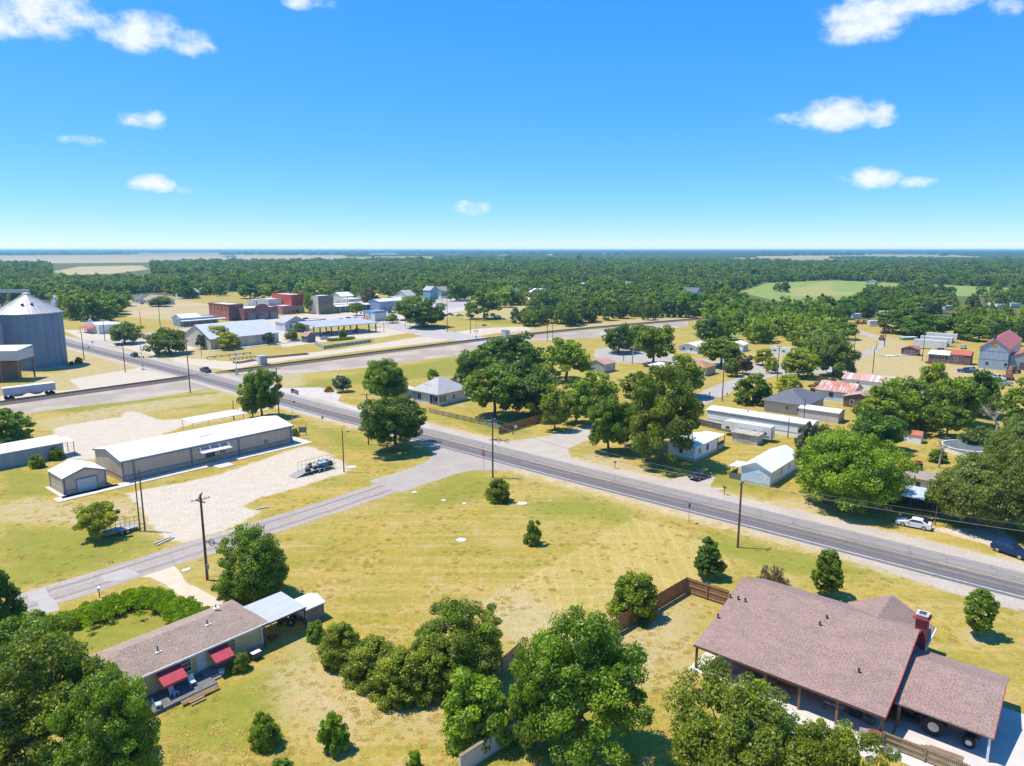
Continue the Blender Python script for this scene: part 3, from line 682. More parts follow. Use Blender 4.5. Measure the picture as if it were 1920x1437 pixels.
def proto(key, kind, leafm, seed, nclump, nleaf, rc, leaf, Rw, Hh, zlo, r=.28, nb=9, drop=0.0, bm=None, twigs=0):
    cme, C = make_crown('crown', kind, LEAF[leafm], seed, nclump, nleaf, rc, leaf, Rw, Hh, zlo, drop)
    tme = make_trunk('trunk', C, Rw, Hh, zlo, seed, r, nb, mat=bm, twigs=twigs); TREES[key] = (cme, tme, Rw, Hh, kind)
# large near trees
proto('n_oak', 'oak', 'oak', 1, 187, 263, .85, 0.125, 4.6, 8.5, .14, .26, 22)
proto('n_low', 'oak', 'oak', 33, 260, 220, .85, .125, 4.8, 7.2, -.08, .26, 22)
proto('n_deep', 'oak', 'deep', 2, 209, 263, .85, 0.132, 5.2, 8.5, .22, .27, 22)
proto('n_elm', 'open', 'elm', 3, 220, 232, .75, 0.109, 5.2, 9.0, .16, .25, 40, drop=.04, twigs=2)
proto('n_elm2', 'open', 'oak', 4, 231, 263, .8, 0.112, 5.4, 9.5, .12, .25, 36, drop=.08, twigs=1)
proto('n_big', 'wide', 'fresh', 5, 374, 201, 1.1, 0.172, 8.5, 12, .10, .4, 30)
proto('n_live', 'wide', 'live', 6, 396, 201, .95, 0.145, 7.5, 9, .10, .4, 30)
proto('n_cone', 'cone', 'deep', 7, 210, 110, .26, .075, 1.6, 4.4, .16, .07, 14)
proto('n_col', 'column', 'oak', 8, 200, 110, .26, .075, 1.5, 4.6, .18, .07, 14)
proto('n_bush', 'bush', 'oak', 9, 77, 186, .36, 0.073, 1.5, 2.2, 0, .08, 12)
proto('n_ybush', 'bush', 'fresh', 10, 66, 170, .3, 0.066, 1.2, 2.2, 0, .05, 14, drop=.15, twigs=1)
proto('n_palm', 'bush', 'fresh', 11, 90, 170, .5, .12, 2.2, 3.6, 0, .1, 10)
proto('n_hedge', 'bush', 'hedgerow', 12, 132, 217, .5, 0.086, 2.3, 4.2, 0, .1, 10)
proto('n_yel', 'open', 'yellow', 13, 88, 186, .6, 0.112, 2.6, 4.6, .2, .1, 16, drop=.05)
proto('n_dry', 'bush', 'brown', 14, 66, 93, .4, 0.066, 1.7, 1.9, 0, .05, 26, drop=.2, twigs=2)
# middle distance
proto('m_oak', 'oak', 'oak', 21, 100, 110, 1.0, .25, 5, 9, .16, .26, 12)
proto('m_deep', 'oak', 'deep', 22, 100, 110, 1.0, .25, 5, 8.5, .14, .26, 12)
proto('m_fresh', 'oak', 'fresh', 23, 100, 110, 1.0, .25, 5, 9, .12, .26, 12)
proto('m_elm', 'open', 'elm', 24, 92, 99, .95, 0.245, 4.6, 9, .18, .22, 18, drop=.1)
proto('m_live', 'wide', 'live', 25, 103, 99, 1.0, 0.259, 5, 7.5, .12, .3, 12)
proto('m_yel', 'open', 'yellow', 26, 80, 90, .9, 0.245, 4, 7, .12, .2, 12)
proto('m_cyp', 'bush', 'oak', 27, 90, 80, .8, .28, 4, 8, 0, .3, 8)
proto('m_grey', 'oak', 'grey', 28, 50, 50, .7, .28, 3, 5, .12, .15, 10)
proto('m_brown', 'oak', 'brown', 29, 60, 50, .8, .3, 3.6, 6, .12, .15, 12)
# far
for i, (lm, zl) in enumerate((('far', .1), ('oak', .08), ('live', .08), ('far', .05), ('fresh', .08), ('deep', .06))):
    proto('f%d' % i, 'oak', lm, 40 + i, 44, 36, 1.3, .5, 5, 9, 0, .28, 5)
def tree(key, label, base, xl, xr, top, group=None, cat='tree', name=None, rz=None, dz=0):
    """base: image point of the foot; xl, xr: extent of the crown; top: image height of the treetop"""
    cme, tme, Rw, Hh, kind = TREES[key]; X, Y = W(*base)
    dep = Y * math.cos(PITCH) + (CAM_H - 3) * math.sin(PITCH); wid = (xr - xl) / F * dep; Ht = HT(base, top)
    # a treetop seen from above is the crown's rim as much as its tip
    Ht *= .95
    if key[0] == 'm': wid *= 1.12
    sx = wid / 2 / Rw; sz = max(.12, Ht / Hh)
    t = thing(name or ('bush' if kind == 'bush' else 'tree'), label, cat, (X, Y), rz if rz is not None else (X * 7.13 + Y * 3.7) % 6.28, group)
    t.scale = (sx, sx, sz)
    c = bpy.data.objects.new('foliage' if kind == 'bush' else 'crown', cme); COL.objects.link(c); c.parent = t
    k = bpy.data.objects.new('stem' if kind == 'bush' else 'trunk', tme); COL.objects.link(k); k.parent = t
    return t
def bare_tree(label, base, H_, spread, seed, nb=9):
    rg = random.Random(seed); q = MB(); X, Y = W(*base); t = thing('bare_tree', label, 'tree', (X, Y))
    def br(p, d, L, r, lev):
        e = p + d * L; q.tube(p, e, r, r * .6, 6 if lev < 2 else 4, cap=False)
        if lev >= 4: return
        for _ in range(3 if lev < 3 else 2):
            nd = (d + Vector((rg.uniform(-1, 1), rg.uniform(-1, 1), rg.uniform(-.25, .55))) * spread).normalized(); br(p + d * L * rg.uniform(.55, 1), nd, L * rg.uniform(.6, .8), r * .55, lev + 1)
    br(Vector((0, 0, 0)), Vector((.05, 0, 1)).normalized(), H_ * .36, H_ * .03, 0)
    q.build('trunk', bark_pale, t, smooth=True); return t
# ------------------------------------------------------------------ buildings
glass = M('window_glass', (.035, .045, .06), (.07, .085, .10), scale=.7, rough=.08, spec=.8)
glass_b = M('window_glass_blue', (.06, .09, .13), (.12, .17, .22), scale=.7, rough=.1, spec=.8)
wtrim = M('white_trim', (.74, .74, .73), (.62, .62, .60), scale=1.2)
dtrim = M('dark_trim', (.07, .08, .10), (.11, .12, .14), scale=1.2)
btrim = M('blue_grey_trim', (.12, .16, .23), (.17, .21, .28), scale=1.2)
GRP = {}
def face_frame(L, D, face):
    """(origin, direction, outward normal) of a wall in local space"""
    return {'F': ((0, 0), (1, 0), (0, -1)), 'L': ((0, D), (0, -1), (-1, 0)), 'B': ((L, D), (-1, 0), (0, 1)), 'R': ((L, 0), (0, 1), (1, 0))}[face]
def panel(q, L, D, face, s, z, w_, h, d0, d1):
    o, d, n = face_frame(L, D, face); xs_ = []; 
    a = (o[0] + d[0] * s + n[0] * d0, o[1] + d[1] * s + n[1] * d0); b_ = (o[0] + d[0] * (s + w_) + n[0] * d1, o[1] + d[1] * (s + w_) + n[1] * d1)
    q.box(a[0], b_[0], a[1], b_[1], z, z + h); return q
def window(par, L, D, face, s, z, w_=1.0, h=1.2, frame=None, gl=None, mull=(1, 1), t=.08, name='window', awn=None):
    frame = frame or wtrim; gl = gl or glass; q = MB()
    panel(q, L, D, face, s, z, w_, t, 0, .06); panel(q, L, D, face, s, z + h - t, w_, t, 0, .06); panel(q, L, D, face, s, z + t, t, h - 2*t, 0, .06); panel(q, L, D, face, s + w_ - t, z + t, t, h - 2*t, 0, .06)
    for i in range(1, mull[0]): panel(q, L, D, face, s + w_ * i / mull[0] - t * .3, z + t, t * .6, h - 2*t, 0, .05)
    for i in range(1, mull[1]): panel(q, L, D, face, s + t, z + h * i / mull[1] - t * .3, w_ - 2*t, t * .6, 0, .045)
    f = q.build(name, frame, par); p = MB(); panel(p, L, D, face, s + t * .8, z + t * .8, w_ - 1.6*t, h - 1.6*t, -.02, .02); p.build('pane', gl, f); return f
def door(par, L, D, face, s, z=.05, w_=1.0, h=2.1, mat=None, frame=None, name='door', knob=True):
    q = MB(); panel(q, L, D, face, s, z, w_, h, 0, .05); f = q.build(name, mat or wtrim, par)
    if knob: p = MB(); panel(p, L, D, face, s + w_ * .82, z + h * .45, w_ * .08, .12, .05, .11); p.build('handle', dtrim, f)
    return f
def roof(par, L, D, h, kind, rise, ridge, over, mat, t=.14, ridge_off=.5, fascia=None):
    o = over; parts = []
    if kind == 'gable':
        if ridge == 'x':
            ym = D * ridge_off; e0 = h - rise * o / ym; e1 = h - rise * o / (D - ym)
            A_ = [(-o, -o, e0), (L + o, -o, e0), (L + o, ym, h + rise), (-o, ym, h + rise)]; B_ = [(-o, ym, h + rise), (L + o, ym, h + rise), (L + o, D + o, e1), (-o, D + o, e1)]
        else:
            xm = L * ridge_off; e0 = h - rise * o / xm; e1 = h - rise * o / (L - xm)
            A_ = [(-o, -o, e0), (xm, -o, h + rise), (xm, D + o, h + rise), (-o, D + o, e0)]; B_ = [(xm, -o, h + rise), (L + o, -o, e1), (L + o, D + o, e1), (xm, D + o, h + rise)]
        q = MB(); 
        for P in (A_, B_): q.slab([(x, y, z + t) for x, y, z in P], t)
        parts.append(q)
    elif kind == 'hip':
        q = MB(); x0, x1, y0, y1 = -o, L + o, -o, D + o; z0 = h - .02
        if L >= D: r0, r1 = (x0 + (D / 2 + o), (y0 + y1) / 2, h + rise), (x1 - (D / 2 + o), (y0 + y1) / 2, h + rise)
        else: r0, r1 = ((x0 + x1) / 2, y0 + (L / 2 + o), h + rise), ((x0 + x1) / 2, y1 - (L / 2 + o), h + rise)
        a, b_, c, d = (x0, y0, z0), (x1, y0, z0), (x1, y1, z0), (x0, y1, z0)
        if L >= D: pl = [(a, b_, r1, r0), (b_, c, r1), (c, d, r0, r1), (d, a, r0)]
        else: pl = [(a, b_, r0), (b_, c, r1, r0), (c, d, r1), (d, a, r0, r1)]
        for P in pl: q.slab([(x, y, z + t) for x, y, z in P], t)
        parts.append(q)
    elif kind == 'shed':   # high at the back
        q = MB(); q.slab([(-o, -o, h + t), (L + o, -o, h + t), (L + o, D + o, h + rise + t), (-o, D + o, h + rise + t)], t); parts.append(q)
    elif kind == 'shedx':  # high at x = L
        q = MB(); q.slab([(-o, -o, h + t), (L + o, -o, h + rise + t), (L + o, D + o, h + rise + t), (-o, D + o, h + t)], t); parts.append(q)
    elif kind == 'flat':
        q = MB(); q.box(.3, L - .3, .3, D - .3, h - .45, h - .3); parts.append(q)
    return parts[0].build('roof', mat, par)
def walls(par, L, D, h, kind, rise, ridge, mat, ridge_off=.5, z0=0.0, name='wall'):
    q = MB()
    if kind == 'gable' and ridge == 'x':
        ym = D * ridge_off; q.prism([(0, 0), (1, 0)], 0, 0) if False else None
        n = len(q.v); prof = [(0, z0), (D, z0), (D, h), (ym, h + rise), (0, h)]
        for x in (0, L): q.v += [(x, y, z) for y, z in prof]
        q.f += [tuple(range(n + 4, n - 1, -1)), tuple(range(n + 5, n + 10))]
        for i in range(5): j = (i + 1) % 5; q.f.append((n + i, n + j, n + 5 + j, n + 5 + i))
    elif kind == 'gable':
        xm = L * ridge_off; q.prism([(0, z0), (L, z0), (L, h), (xm, h + rise), (0, h)], 0, D)
    elif kind == 'flat':
        q.box(0, L, 0, D, z0, h - .46); 
        for a in ((0, L, 0, .28), (0, L, D - .28, D), (0, .28, .28, D - .28), (L - .28, L, .28, D - .28)): q.box(*a, h - .46, h)
    elif kind == 'shed':
        n = len(q.v)
        for x in (0, L): q.v += [(x, 0, z0), (x, D, z0), (x, D, h + rise), (x, 0, h)]
        q.f += [(n+3, n+2, n+1, n), (n+4, n+5, n+6, n+7)] + [(n + i, n + (i+1) % 4, n + 4 + (i+1) % 4, n + 4 + i) for i in range(4)]
    elif kind == 'shedx': q.prism([(0, z0), (L, z0), (L, h + rise), (0, h)], 0, D)
    else: q.box(0, L, 0, D, z0, h)
    return q.build(name, mat, par)
def solve_len(C, dx, dy, target, z=0):
    lo, hi = 0.0, 160.0; s = 1 if PR(C[0] + dx * 5, C[1] + dy * 5, z)[0] > PR(C[0], C[1], z)[0] else -1
    for _ in range(40):
        m_ = (lo + hi) / 2
        if (PR(C[0] + dx * m_, C[1] + dy * m_, z)[0] - target) * s < 0: lo = m_
        else: hi = m_
    return lo
def bld(name, label, cat, org, Lx, Ly, h, kind, rise, ridge, wm, rm, over=.3, ang=None, group=None, wins=(), doors=(), base=None, px=True, ro=.5, t=.14, rz=0):
    """org: nearest ground corner; x runs away to the upper right, y to the left. Lx / Ly in metres, or the image x where that wall ends ('px', x)"""
    C = W(*org) if px else org; a = GA if ang is None else ang; c, s = math.cos(a), math.sin(a)
    if isinstance(Lx, tuple): Lx = solve_len(C, c, s, Lx[1])
    if isinstance(Ly, tuple): Ly = solve_len(C, -s, c, Ly[1])
    b_ = thing(name, label, cat, C, a, group); b_['L'] = Lx; b_['D'] = Ly; b_['h'] = h
    walls(b_, Lx, Ly, h, kind, rise, ridge, wm, ro); roof(b_, Lx, Ly, h, kind, rise, ridge, over, rm, t, ro)
    if base:
        bh, bm_ = base; q = MB()
        for fc, ln in (('F', Lx), ('R', Ly), ('B', Lx), ('L', Ly)): panel(q, Lx, Ly, fc, -.06, 0, ln + .12, bh, 0, .06)
        q.build('base_course', bm_, b_)
    for wn_ in wins:
        fc, s_, z, w_, hh = wn_[:5]; kw = wn_[5] if len(wn_) > 5 else {}
        LL = Lx if fc in 'FB' else Ly; s_ = s_ * LL if abs(s_) < 1 and s_ != 0 else s_
        window(b_, Lx, Ly, fc, s_, z, w_, hh, **kw)
    for d_ in doors:
        fc, s_, w_, hh = d_[:4]; kw = d_[4] if len(d_) > 4 else {}
        LL = Lx if fc in 'FB' else Ly; s_ = s_ * LL if abs(s_) < 1 and s_ != 0 else s_
        door(b_, Lx, Ly, fc, s_, .05, w_, hh, **kw)
    return b_
def posts(par, pts, h, r=.07, mat=None, name='post', z=0):
    for (x, y) in pts:
        q = MB(); q.box(x - r, x + r, y - r, y + r, z, h); q.build(name, mat or wtrim, par)

# wall and roof finishes
tan_rib = ribbed('tan_sheet', (.52, .43, .34), (.46, .38, .30), 'XY', .3, .55, .0, .82, .5, .3)
gry_rib = ribbed('blue_grey_sheet', (.30, .36, .43), (.25, .30, .36), 'XY', .35, .5, .1)
wht_roof = ribbed('white_metal_roof', (.78, .77, .75), (.70, .70, .69), 'X', .6, .6, .0, .86, .4, .2)
wht_roofy = ribbed('white_metal_roof_y', (.78, .77, .74), (.68, .68, .67), 'Y', .6, .6, .0, .84, .4, .2)
gal = ribbed('galvanised_sheet', (.42, .47, .53), (.34, .38, .43), 'XY', .25, .45, .25, .8, .6, .4)
gal_roof = ribbed('galvanised_roof', (.50, .50, .52), (.43, .43, .45), 'X', .4, .45, .1, .85)
rusty = ribbed('rusty_roof', (.55, .50, .46), (.36, .16, .10), 'X', .7, .6, .0, .8, .5, .3, scale=.9, lo=.38, hi=.58)
rustyy = ribbed('rusty_roof_y', (.66, .56, .50), (.44, .15, .09), 'Y', .7, .6, .0, .8, .5, .3, scale=.9, lo=.36, hi=.52)
red_roof = ribbed('red_metal_roof', (.52, .12, .07), (.44, .14, .09), 'X', .6, .5, .0, .8)
white_sid = ribbed('white_siding', (.82, .85, .88), (.76, .79, .82), 'Z', .2, .6, .0, .93, .5, .25)
blue_sid = ribbed('pale_blue_siding', (.56, .68, .82), (.48, .60, .74), 'Z', .2, .6, .0, .85, .5, .25)
cream_sid = ribbed('cream_siding', (.62, .50, .27), (.54, .43, .22), 'Z', .2, .65, .0, .85, .5, .25)
mauve_sh = shingles('mauve_shingles', (.335, .225, .185), (.235, .155, .13), 'Y')
brown_sh = shingles('brown_shingles', (.38, .28, .215), (.26, .185, .14), 'X')
grey_sh = shingles('grey_shingles', (.15, .155, .18), (.11, .115, .135), 'X')
lgrey_sh = shingles('light_grey_shingles', (.46, .44, .44), (.38, .37, .38), 'X')
tan_sh = shingles('tan_shingles', (.34, .28, .22), (.26, .21, .17), 'X')
red_br = brick_mat('red_brick', (.46, .10, .055), (.36, .075, .045))
dk_br = brick_mat('dark_red_brick', (.17, .055, .045), (.12, .04, .035))
brn_br = brick_mat('brown_brick', (.19, .12, .085), (.13, .085, .065))
tan_stone = brick_mat('tan_stone', (.46, .36, .25), (.36, .27, .19), (.5, .42, .33), .9, .35)
stucco = M('cream_stucco', (.56, .50, .41), (.48, .43, .35), scale=.4)
white_w = M('white_plaster', (.68, .67, .65), (.56, .56, .55), scale=.4)
lt_roof = M('pale_flat_roof', (.66, .66, .66), (.54, .54, .55), scale=.25, fine=.2)
grey_met = M('grey_steel', (.32, .34, .37), (.24, .26, .29), scale=1.2, rough=.5, metal=.4)
steel_dk = M('dark_steel', (.04, .045, .05), (.08, .075, .075), scale=2, rough=.6)
brownp = M('brown_post', (.20, .11, .055), (.28, .16, .09), scale=2)
redp = M('red_paint', (.36, .04, .04), (.28, .035, .035), scale=1.2, rough=.7)

# --- cream metal hall on the side street
b1 = bld('metal_hall', 'long cream metal hall with white sheet roof and stone skirt beside the gravel lot', 'building', (231, 905), ('px', 549), 12.5, 4.0, 'gable', 1.15, 'x', tan_rib, wht_roof, .25,
    base=(1.0, tan_stone))
L, D = b1['L'], b1['D']
for i, s in enumerate((0, .055, .36, .64, .985)):      # blue-grey downpipes and corner trim
    q = MB(); panel(q, L, D, 'F', s * L, 0.0, .28, 3.95, .07, .18); q.build('downpipe', btrim, b1)
q = MB(); panel(q, L, D, 'F', 0, 1.0, L, .14, .065, .12); q.build('skirt_rail', btrim, b1)
q = MB(); panel(q, L, D, 'L', 0, 1.0, D, .14, .065, .12); q.build('skirt_rail', btrim, b1)
q = MB(); q.box(-.3, L + .3, -.46, -.28, 3.75, 4.0); q.build('gutter', btrim, b1)
q = MB(); q.slab([(-.31, -.3, 4.12), (-.27, -.3, 4.12), (-.27, D/2, 5.28), (-.31, D/2, 5.28)], .3); q.slab([(-.31, D/2, 5.28), (-.27, D/2, 5.28), (-.27, D+.3, 4.12), (-.31, D+.3, 4.12)], .3); q.build('gable_trim', btrim, b1)
door(b1, L, D, 'F', L * .445, .05, 1.9, 2.2, mat=M('dark_door', (.06, .06, .07), (.1, .09, .09)), name='double_door')
window(b1, L, D, 'F', L * .525, 1.2, 1.3, 1.1, frame=wtrim, mull=(2, 1)); window(b1, L, D, 'F', L * .80, 1.25, 1.3, 1.1, mull=(2, 1)); 
cn = MB(); x0, x1 = L * .40, L * .575
cn.slab([(x0, -2.1, 2.75), (x1, -2.1, 2.75), (x1, 0, 3.0), (x0, 0, 3.0)], .1); cn.build('door_canopy', wtrim, b1)
for x in np.linspace(x0 + .2, x1 - .2, 4):
    q = MB(); q.tube((x, -1.9, 2.8), (x, -.05, 3.9), .05, k=6); q.build('canopy_rod', wtrim, b1)
q = MB(); q.box(L*.46, L*.54, D*.26, D*.38, 4.72, 4.86); q.build('roof_patch', wtrim, b1)
# concrete walk along the hall
q = MB(); q.box(-11.5, L + 3.2, -3.0, -.3, 0, .12); q.box(L + .4, L + 3.2, -.3, 5, 0, .12); q.box(L*.44, L*.53, -5.6, -3.0, 0, .125); o = q.build('pavement', conc); structure(o); o.location = b1.location; o.rotation_euler = b1.rotation_euler
# white lean-to canopy behind the hall
cz = bld('canopy', 'white flat carport canopy behind the long cream hall', 'canopy', (393, 812), 12, 5.5, 3.0, 'none', 0, 'x', wtrim, wtrim, 0) if False else None
cC = W(362, 816); t_ = thing('carport', 'flat white carport canopy standing behind the long cream hall', 'carport', cC, GA)
q = MB(); q.slab([(0, 0, 2.8), (13, 0, 2.8), (13, 5.5, 3.0), (0, 5.5, 3.0)], .15); q.build('roof', wtrim, t_); posts(t_, [(.2, .2), (12.8, .2), (.2, 5.3), (12.8, 5.3), (6.5, 5.3)], 2.7, .06)
# --- garage next to it
b2 = bld('garage', 'small cream metal garage with a roller door left of the long hall', 'garage', (122, 930), ('px', 201), 7.0, 3.1, 'gable', 1.2, 'y', tan_rib, wht_roofy, .2, base=(.95, tan_stone))
L, D = b2['L'], b2['D']
q = MB(); panel(q, L, D, 'F', L * .30, .02, L * .46, 2.35, .07, .12); rd_ = q.build('roller_door', ribbed('roller_door', (.42, .48, .55), (.36, .42, .49), 'Z', .45, .4, .1), b2)
q = MB()
for s in (.28, .76): panel(q, L, D, 'F', L * s, .0, L * .02, 2.45, .1, .15)
panel(q, L, D, 'F', L * .28, 2.45, L * .5, .1, .1, .15); q.build('door_frame', btrim, b2)
for fc, s in (('F', 0), ('F', L - .2), ('L', 0), ('L', D - .2)): q = MB(); panel(q, L, D, fc, s, 0, .2, 3.1, .065, .13); q.build('corner_trim', btrim, b2)
q = MB(); q.slab([(-.2, -.24, 3.1), (L/2, -.24, 4.3), (L/2, -.2, 4.3), (-.2, -.2, 3.1)], .22); q.slab([(L/2, -.24, 4.3), (L+.2, -.24, 3.1), (L+.2, -.2, 3.1), (L/2, -.2, 4.3)], .22); q.build('gable_trim', btrim, b2)
q = MB(); q.box(-.8, L + 1.5, -1.6, -.1, 0, .12); q.box(-.8, -.1, -.1, D + .6, 0, .1); o = q.build('pavement', conc); structure(o); o.location = b2.location; o.rotation_euler = b2.rotation_euler
# --- blue-grey shed at the left edge
b3 = bld('metal_shed', 'blue grey metal shed with white roof at the left edge', 'shed', (-60, 893), 16.3, 8.0, 3.1, 'gable', .8, 'x', gry_rib, wht_roof, .2)
L, D = b3['L'], b3['D']; posts(b3, [(L + 2, .3), (L + 2, 4)], 2.9, .06, M('red_post', (.4, .06, .05)))
q = MB(); q.slab([(L, 0, 3.15), (L + 2.2, 0, 3.0), (L + 2.2, 4.2, 3.2), (L, 4.2, 3.35)], .1); q.build('lean_to', wtrim, b3)

# --- cream house with brown shingle roof in the foreground
C4 = (-37.4, 57.6); hL = 16.4
b4 = bld('house', 'cream house with brown shingle hip roof and red awnings in the foreground', 'house', C4, hL, 6.6, 2.75, 'hip', 1.35, 'x', cream_sid, brown_sh, .5, px=False, base=(.45, M('grey_skirt', (.3, .3, .3), (.22, .22, .22))))
L, D = b4['L'], b4['D']
for s in (7.5, 12.2): window(b4, L, D, 'F', s, 1.0, 1.15, 1.5, mull=(1, 3), frame=wtrim)
window(b4, L, D, 'F', 1.6, 1.0, 1.15, 1.5, mull=(1, 3), frame=wtrim)
door(b4, L, D, 'F', 9.15, .5, 1.0, 2.1, mat=M('pale_blue_door', (.58, .66, .70), (.5, .58, .62)))
for s in (0, hL - .16): q = MB(); panel(q, L, D, 'F', s, .45, .16, 2.3, .01, .05); q.build('corner_board', wtrim, b4)
q = MB(); q.box(-.55, L + .55, -.62, -.49, 2.66, 2.86); q.build('gutter', wtrim, b4)
for s, w_ in ((5.1, 2.3), (10.2, 2.0)):
    t_ = thing('awning', 'red fabric awning over the window beside the deck' if s < 6 else 'red fabric awning over the window right of the front door', 'awning', C4, GA)
    q = MB(); q.slab([(s, -1.9, 1.75), (s + w_, -1.9, 1.75), (s + w_, -.07, 2.55), (s, -.07, 2.55)], .04); q.box(s, s + w_, -1.93, -1.9, 1.5, 1.76); q.build('canvas', M('red_canvas', (.48, .055, .075), (.40, .05, .065), scale=1.5), t_)
    q = MB(); q.tube((s + .1, -1.85, 1.7), (s + .1, -.08, 1.5), .025); q.tube((s + w_ - .1, -1.85, 1.7), (s + w_ - .1, -.08, 1.5), .025); q.build('frame', steel_dk, t_)
for (x, y) in ((6.2, 1.5), (11.6, 2.3), (13.4, 3.9)):
    q = MB(); q.tube((x, y, 3.1 + y * .25), (x, y, 3.75 + y * .25), .07); f_ = q.build('vent_pipe', dtrim, b4); q = MB(); q.box(x - .3, x + .3, y - .3, y + .3, 3.0 + y * .355, 3.04 + y * .355); f2 = q.build('vent_flashing', wtrim, f_)
def L4(x, y, ang=GA, C=C4): return (C[0] + math.cos(ang) * x - math.sin(ang) * y, C[1] + math.sin(ang) * x + math.cos(ang) * y)
# deck of planks, stairs
t_ = thing('deck', 'low grey timber deck with brown edge planks in front of the cream house', 'deck', L4(1.3, 0), GA)
q = MB(); q.box(2.0, 8.4, -3.0, -.1, .02, .32); q.build('deck_frame', M('deck_dark', (.10, .10, .11), (.15, .15, .16)), t_)
for i in range(14):
    q = MB(); y = -2.98 + i * .2; q.box(2.0, 8.4, y, y + .17, .32, .36); q.build('plank', M('deck_board', (.13, .13, .14), (.20, .19, .18), scale=1.2), t_)
plk = M('brown_plank', (.36, .24, .15), (.28, .18, .11), scale=2)
for i in range(3): q = MB(); q.box(4.6, 8.2, -3.42 - i * .14, -3.30 - i * .14, .36 - i*.04, .42 - i*.04); q.build('edge_plank', plk, t_)
for i in range(2): q = MB(); q.box(5.2, 6.6, -3.95 - i * .3, -3.72 - i * .3, .2 - i * .1, .25 - i * .1); q.build('step', plk, t_)
q = MB(); q.box(8.0, 9.4, -1.2, -.1, 0, .5); q.box(8.0, 9.4, -1.6, -1.2, 0, .32); q.box(8.0, 9.4, -2.0, -1.6, 0, .16); f_ = q.build('door_steps', M('grey_step', (.18, .18, .18), (.25, .24, .23)), t_)
def chair(xy, rz, label, z=.36):
    t = thing('patio_chair', label, 'chair', xy, rz, 'patio chairs by the cream house', z=z); cm_ = M('chair_blue', (.45, .55, .62), (.38, .47, .55))
    q = MB(); q.box(-.28, .28, -.28, .28, .38, .42); q.build('seat', cm_, t); q = MB(); q.quad((-.28, .26, .42), (.28, .26, .42), (.28, .42, 1.0), (-.28, .42, 1.0)); q.quad((-.28, .30, .42), (-.28, .46, 1.0), (.28, .46, 1.0), (.28, .30, .42)); q.build('backrest', cm_, t)
    for x in (-.25, .25):
        for y in (-.25, .25): q = MB(); q.box(x - .02, x + .02, y - .02, y + .02, 0, .38); q.build('leg', wtrim, t)
chair(L4(6.0, -1.9), GA + .4, 'pale blue patio chair on the deck nearest the red awning')
chair(L4(7.9, -1.6), GA - .1, 'pale blue patio chair on the deck nearest the front steps')
chair(L4(4.2, -2.5), GA + 1.2, 'patio chair at the left end of the deck under the tree', z=.36)
# carport
Cp = W(495, 1171, 2.75); cpx = 5.1
t_ = thing('carport', 'white sheet metal carport joined to the cream house', 'carport', Cp, GA)
cr = ribbed('carport_sheet', (.50, .52, .54), (.44, .46, .48), 'Y', .4, .65, .0, .55, .8, .2)
q = MB(); q.slab([(-.4, -.2, 2.75), (5.1, -.2, 2.75), (5.1, 4.9, 2.95), (-.4, 4.9, 2.95)], .1); q.build('roof', cr, t_)
posts(t_, [(0, 0), (5.0, 0), (5.0, 4.7), (0, 4.7), (2.5, 4.7)], 2.66, .06, steel_dk)
q = MB(); q.box(-.4, 5.1, -.26, -.2, 2.6, 2.78); q.build('gutter', steel_dk, t_)
# grey shed and things under the carport
t_ = bld('garden_shed', 'small grey metal shed with pale roof behind the carport', 'shed', L4(5.6, .6, C=Cp), 2.3, 3.0, 1.9, 'gable', .5, 'x', ribbed('shed_grey', (.16, .18, .2), (.12, .14, .16), 'XY', .3, .5, .1), wht_roof, .15, px=False)

# --- the big red house with mauve shingle roof at the lower right
C5 = W(1660, 1346, 2.7); HL = 17.7                      # porch eave corner; y runs along the eave to the left
b5 = thing('house', 'large red house with mauve shingle roof and long timber posted porch', 'house', C5, GA)
red_w = ribbed('dark_red_siding', (.30, .045, .045), (.24, .04, .04), 'Z', .22, .7, .0, .8)
P1, P2, P3 = 4.6, 11.7, 18.5      # porch edge, ridge, far eave (local x)
Z0, Z1, Z2 = 2.7, 3.55, 5.65
zb = 3.0
q = MB(); q.slab([(0, 0, Z0), (P1, 0, Z1), (P1, HL, Z1), (0, HL, Z0)], .16); q.slab([(P1, 0, Z1), (P2, 0, Z2), (P2, HL, Z2), (P1, HL, Z1)], .16); q.slab([(P2, 0, Z2), (P3, 0, zb), (P3, HL, zb), (P2, HL, Z2)], .16); r5 = q.build('roof', mauve_sh, b5)
q = MB(); n = 0; prof = [(3.6, 0), (P3 - .6, 0), (P3 - .6, zb), (P2, Z2 - .2), (P1, Z1 - .2), (3.6, 3.1)]; q.prism(prof, .45, HL - .45); q.build('wall', red_w, b5)
q = MB(); q.slab([(0, -.06, Z0 + .03), (P1, -.06, Z1 + .03), (P1, 0, Z1 + .03), (0, 0, Z0 + .03)], .26); q.slab([(P1, -.06, Z1 + .03), (P2, -.06, Z2 + .03), (P2, 0, Z2 + .03), (P1, 0, Z1 + .03)], .26); q.slab([(P2, -.06, Z2 + .03), (P3, -.06, zb), (P3, 0, zb), (P2, 0, Z2)], .26); q.build('gable_board', redp, b5)
q = MB(); q.box(-.12, 0, -.06, HL, 2.52, 2.72); q.build('gutter', M('brown_gutter', (.12, .06, .05)), b5)
for y in (.25, 3.9, 7.2, 10.4, 13.8, HL - .25): q = MB(); q.box(.12, .32, y - .1, y + .1, 0, 2.62); q.build('post', brownp if y < 17 else steel_dk, b5)
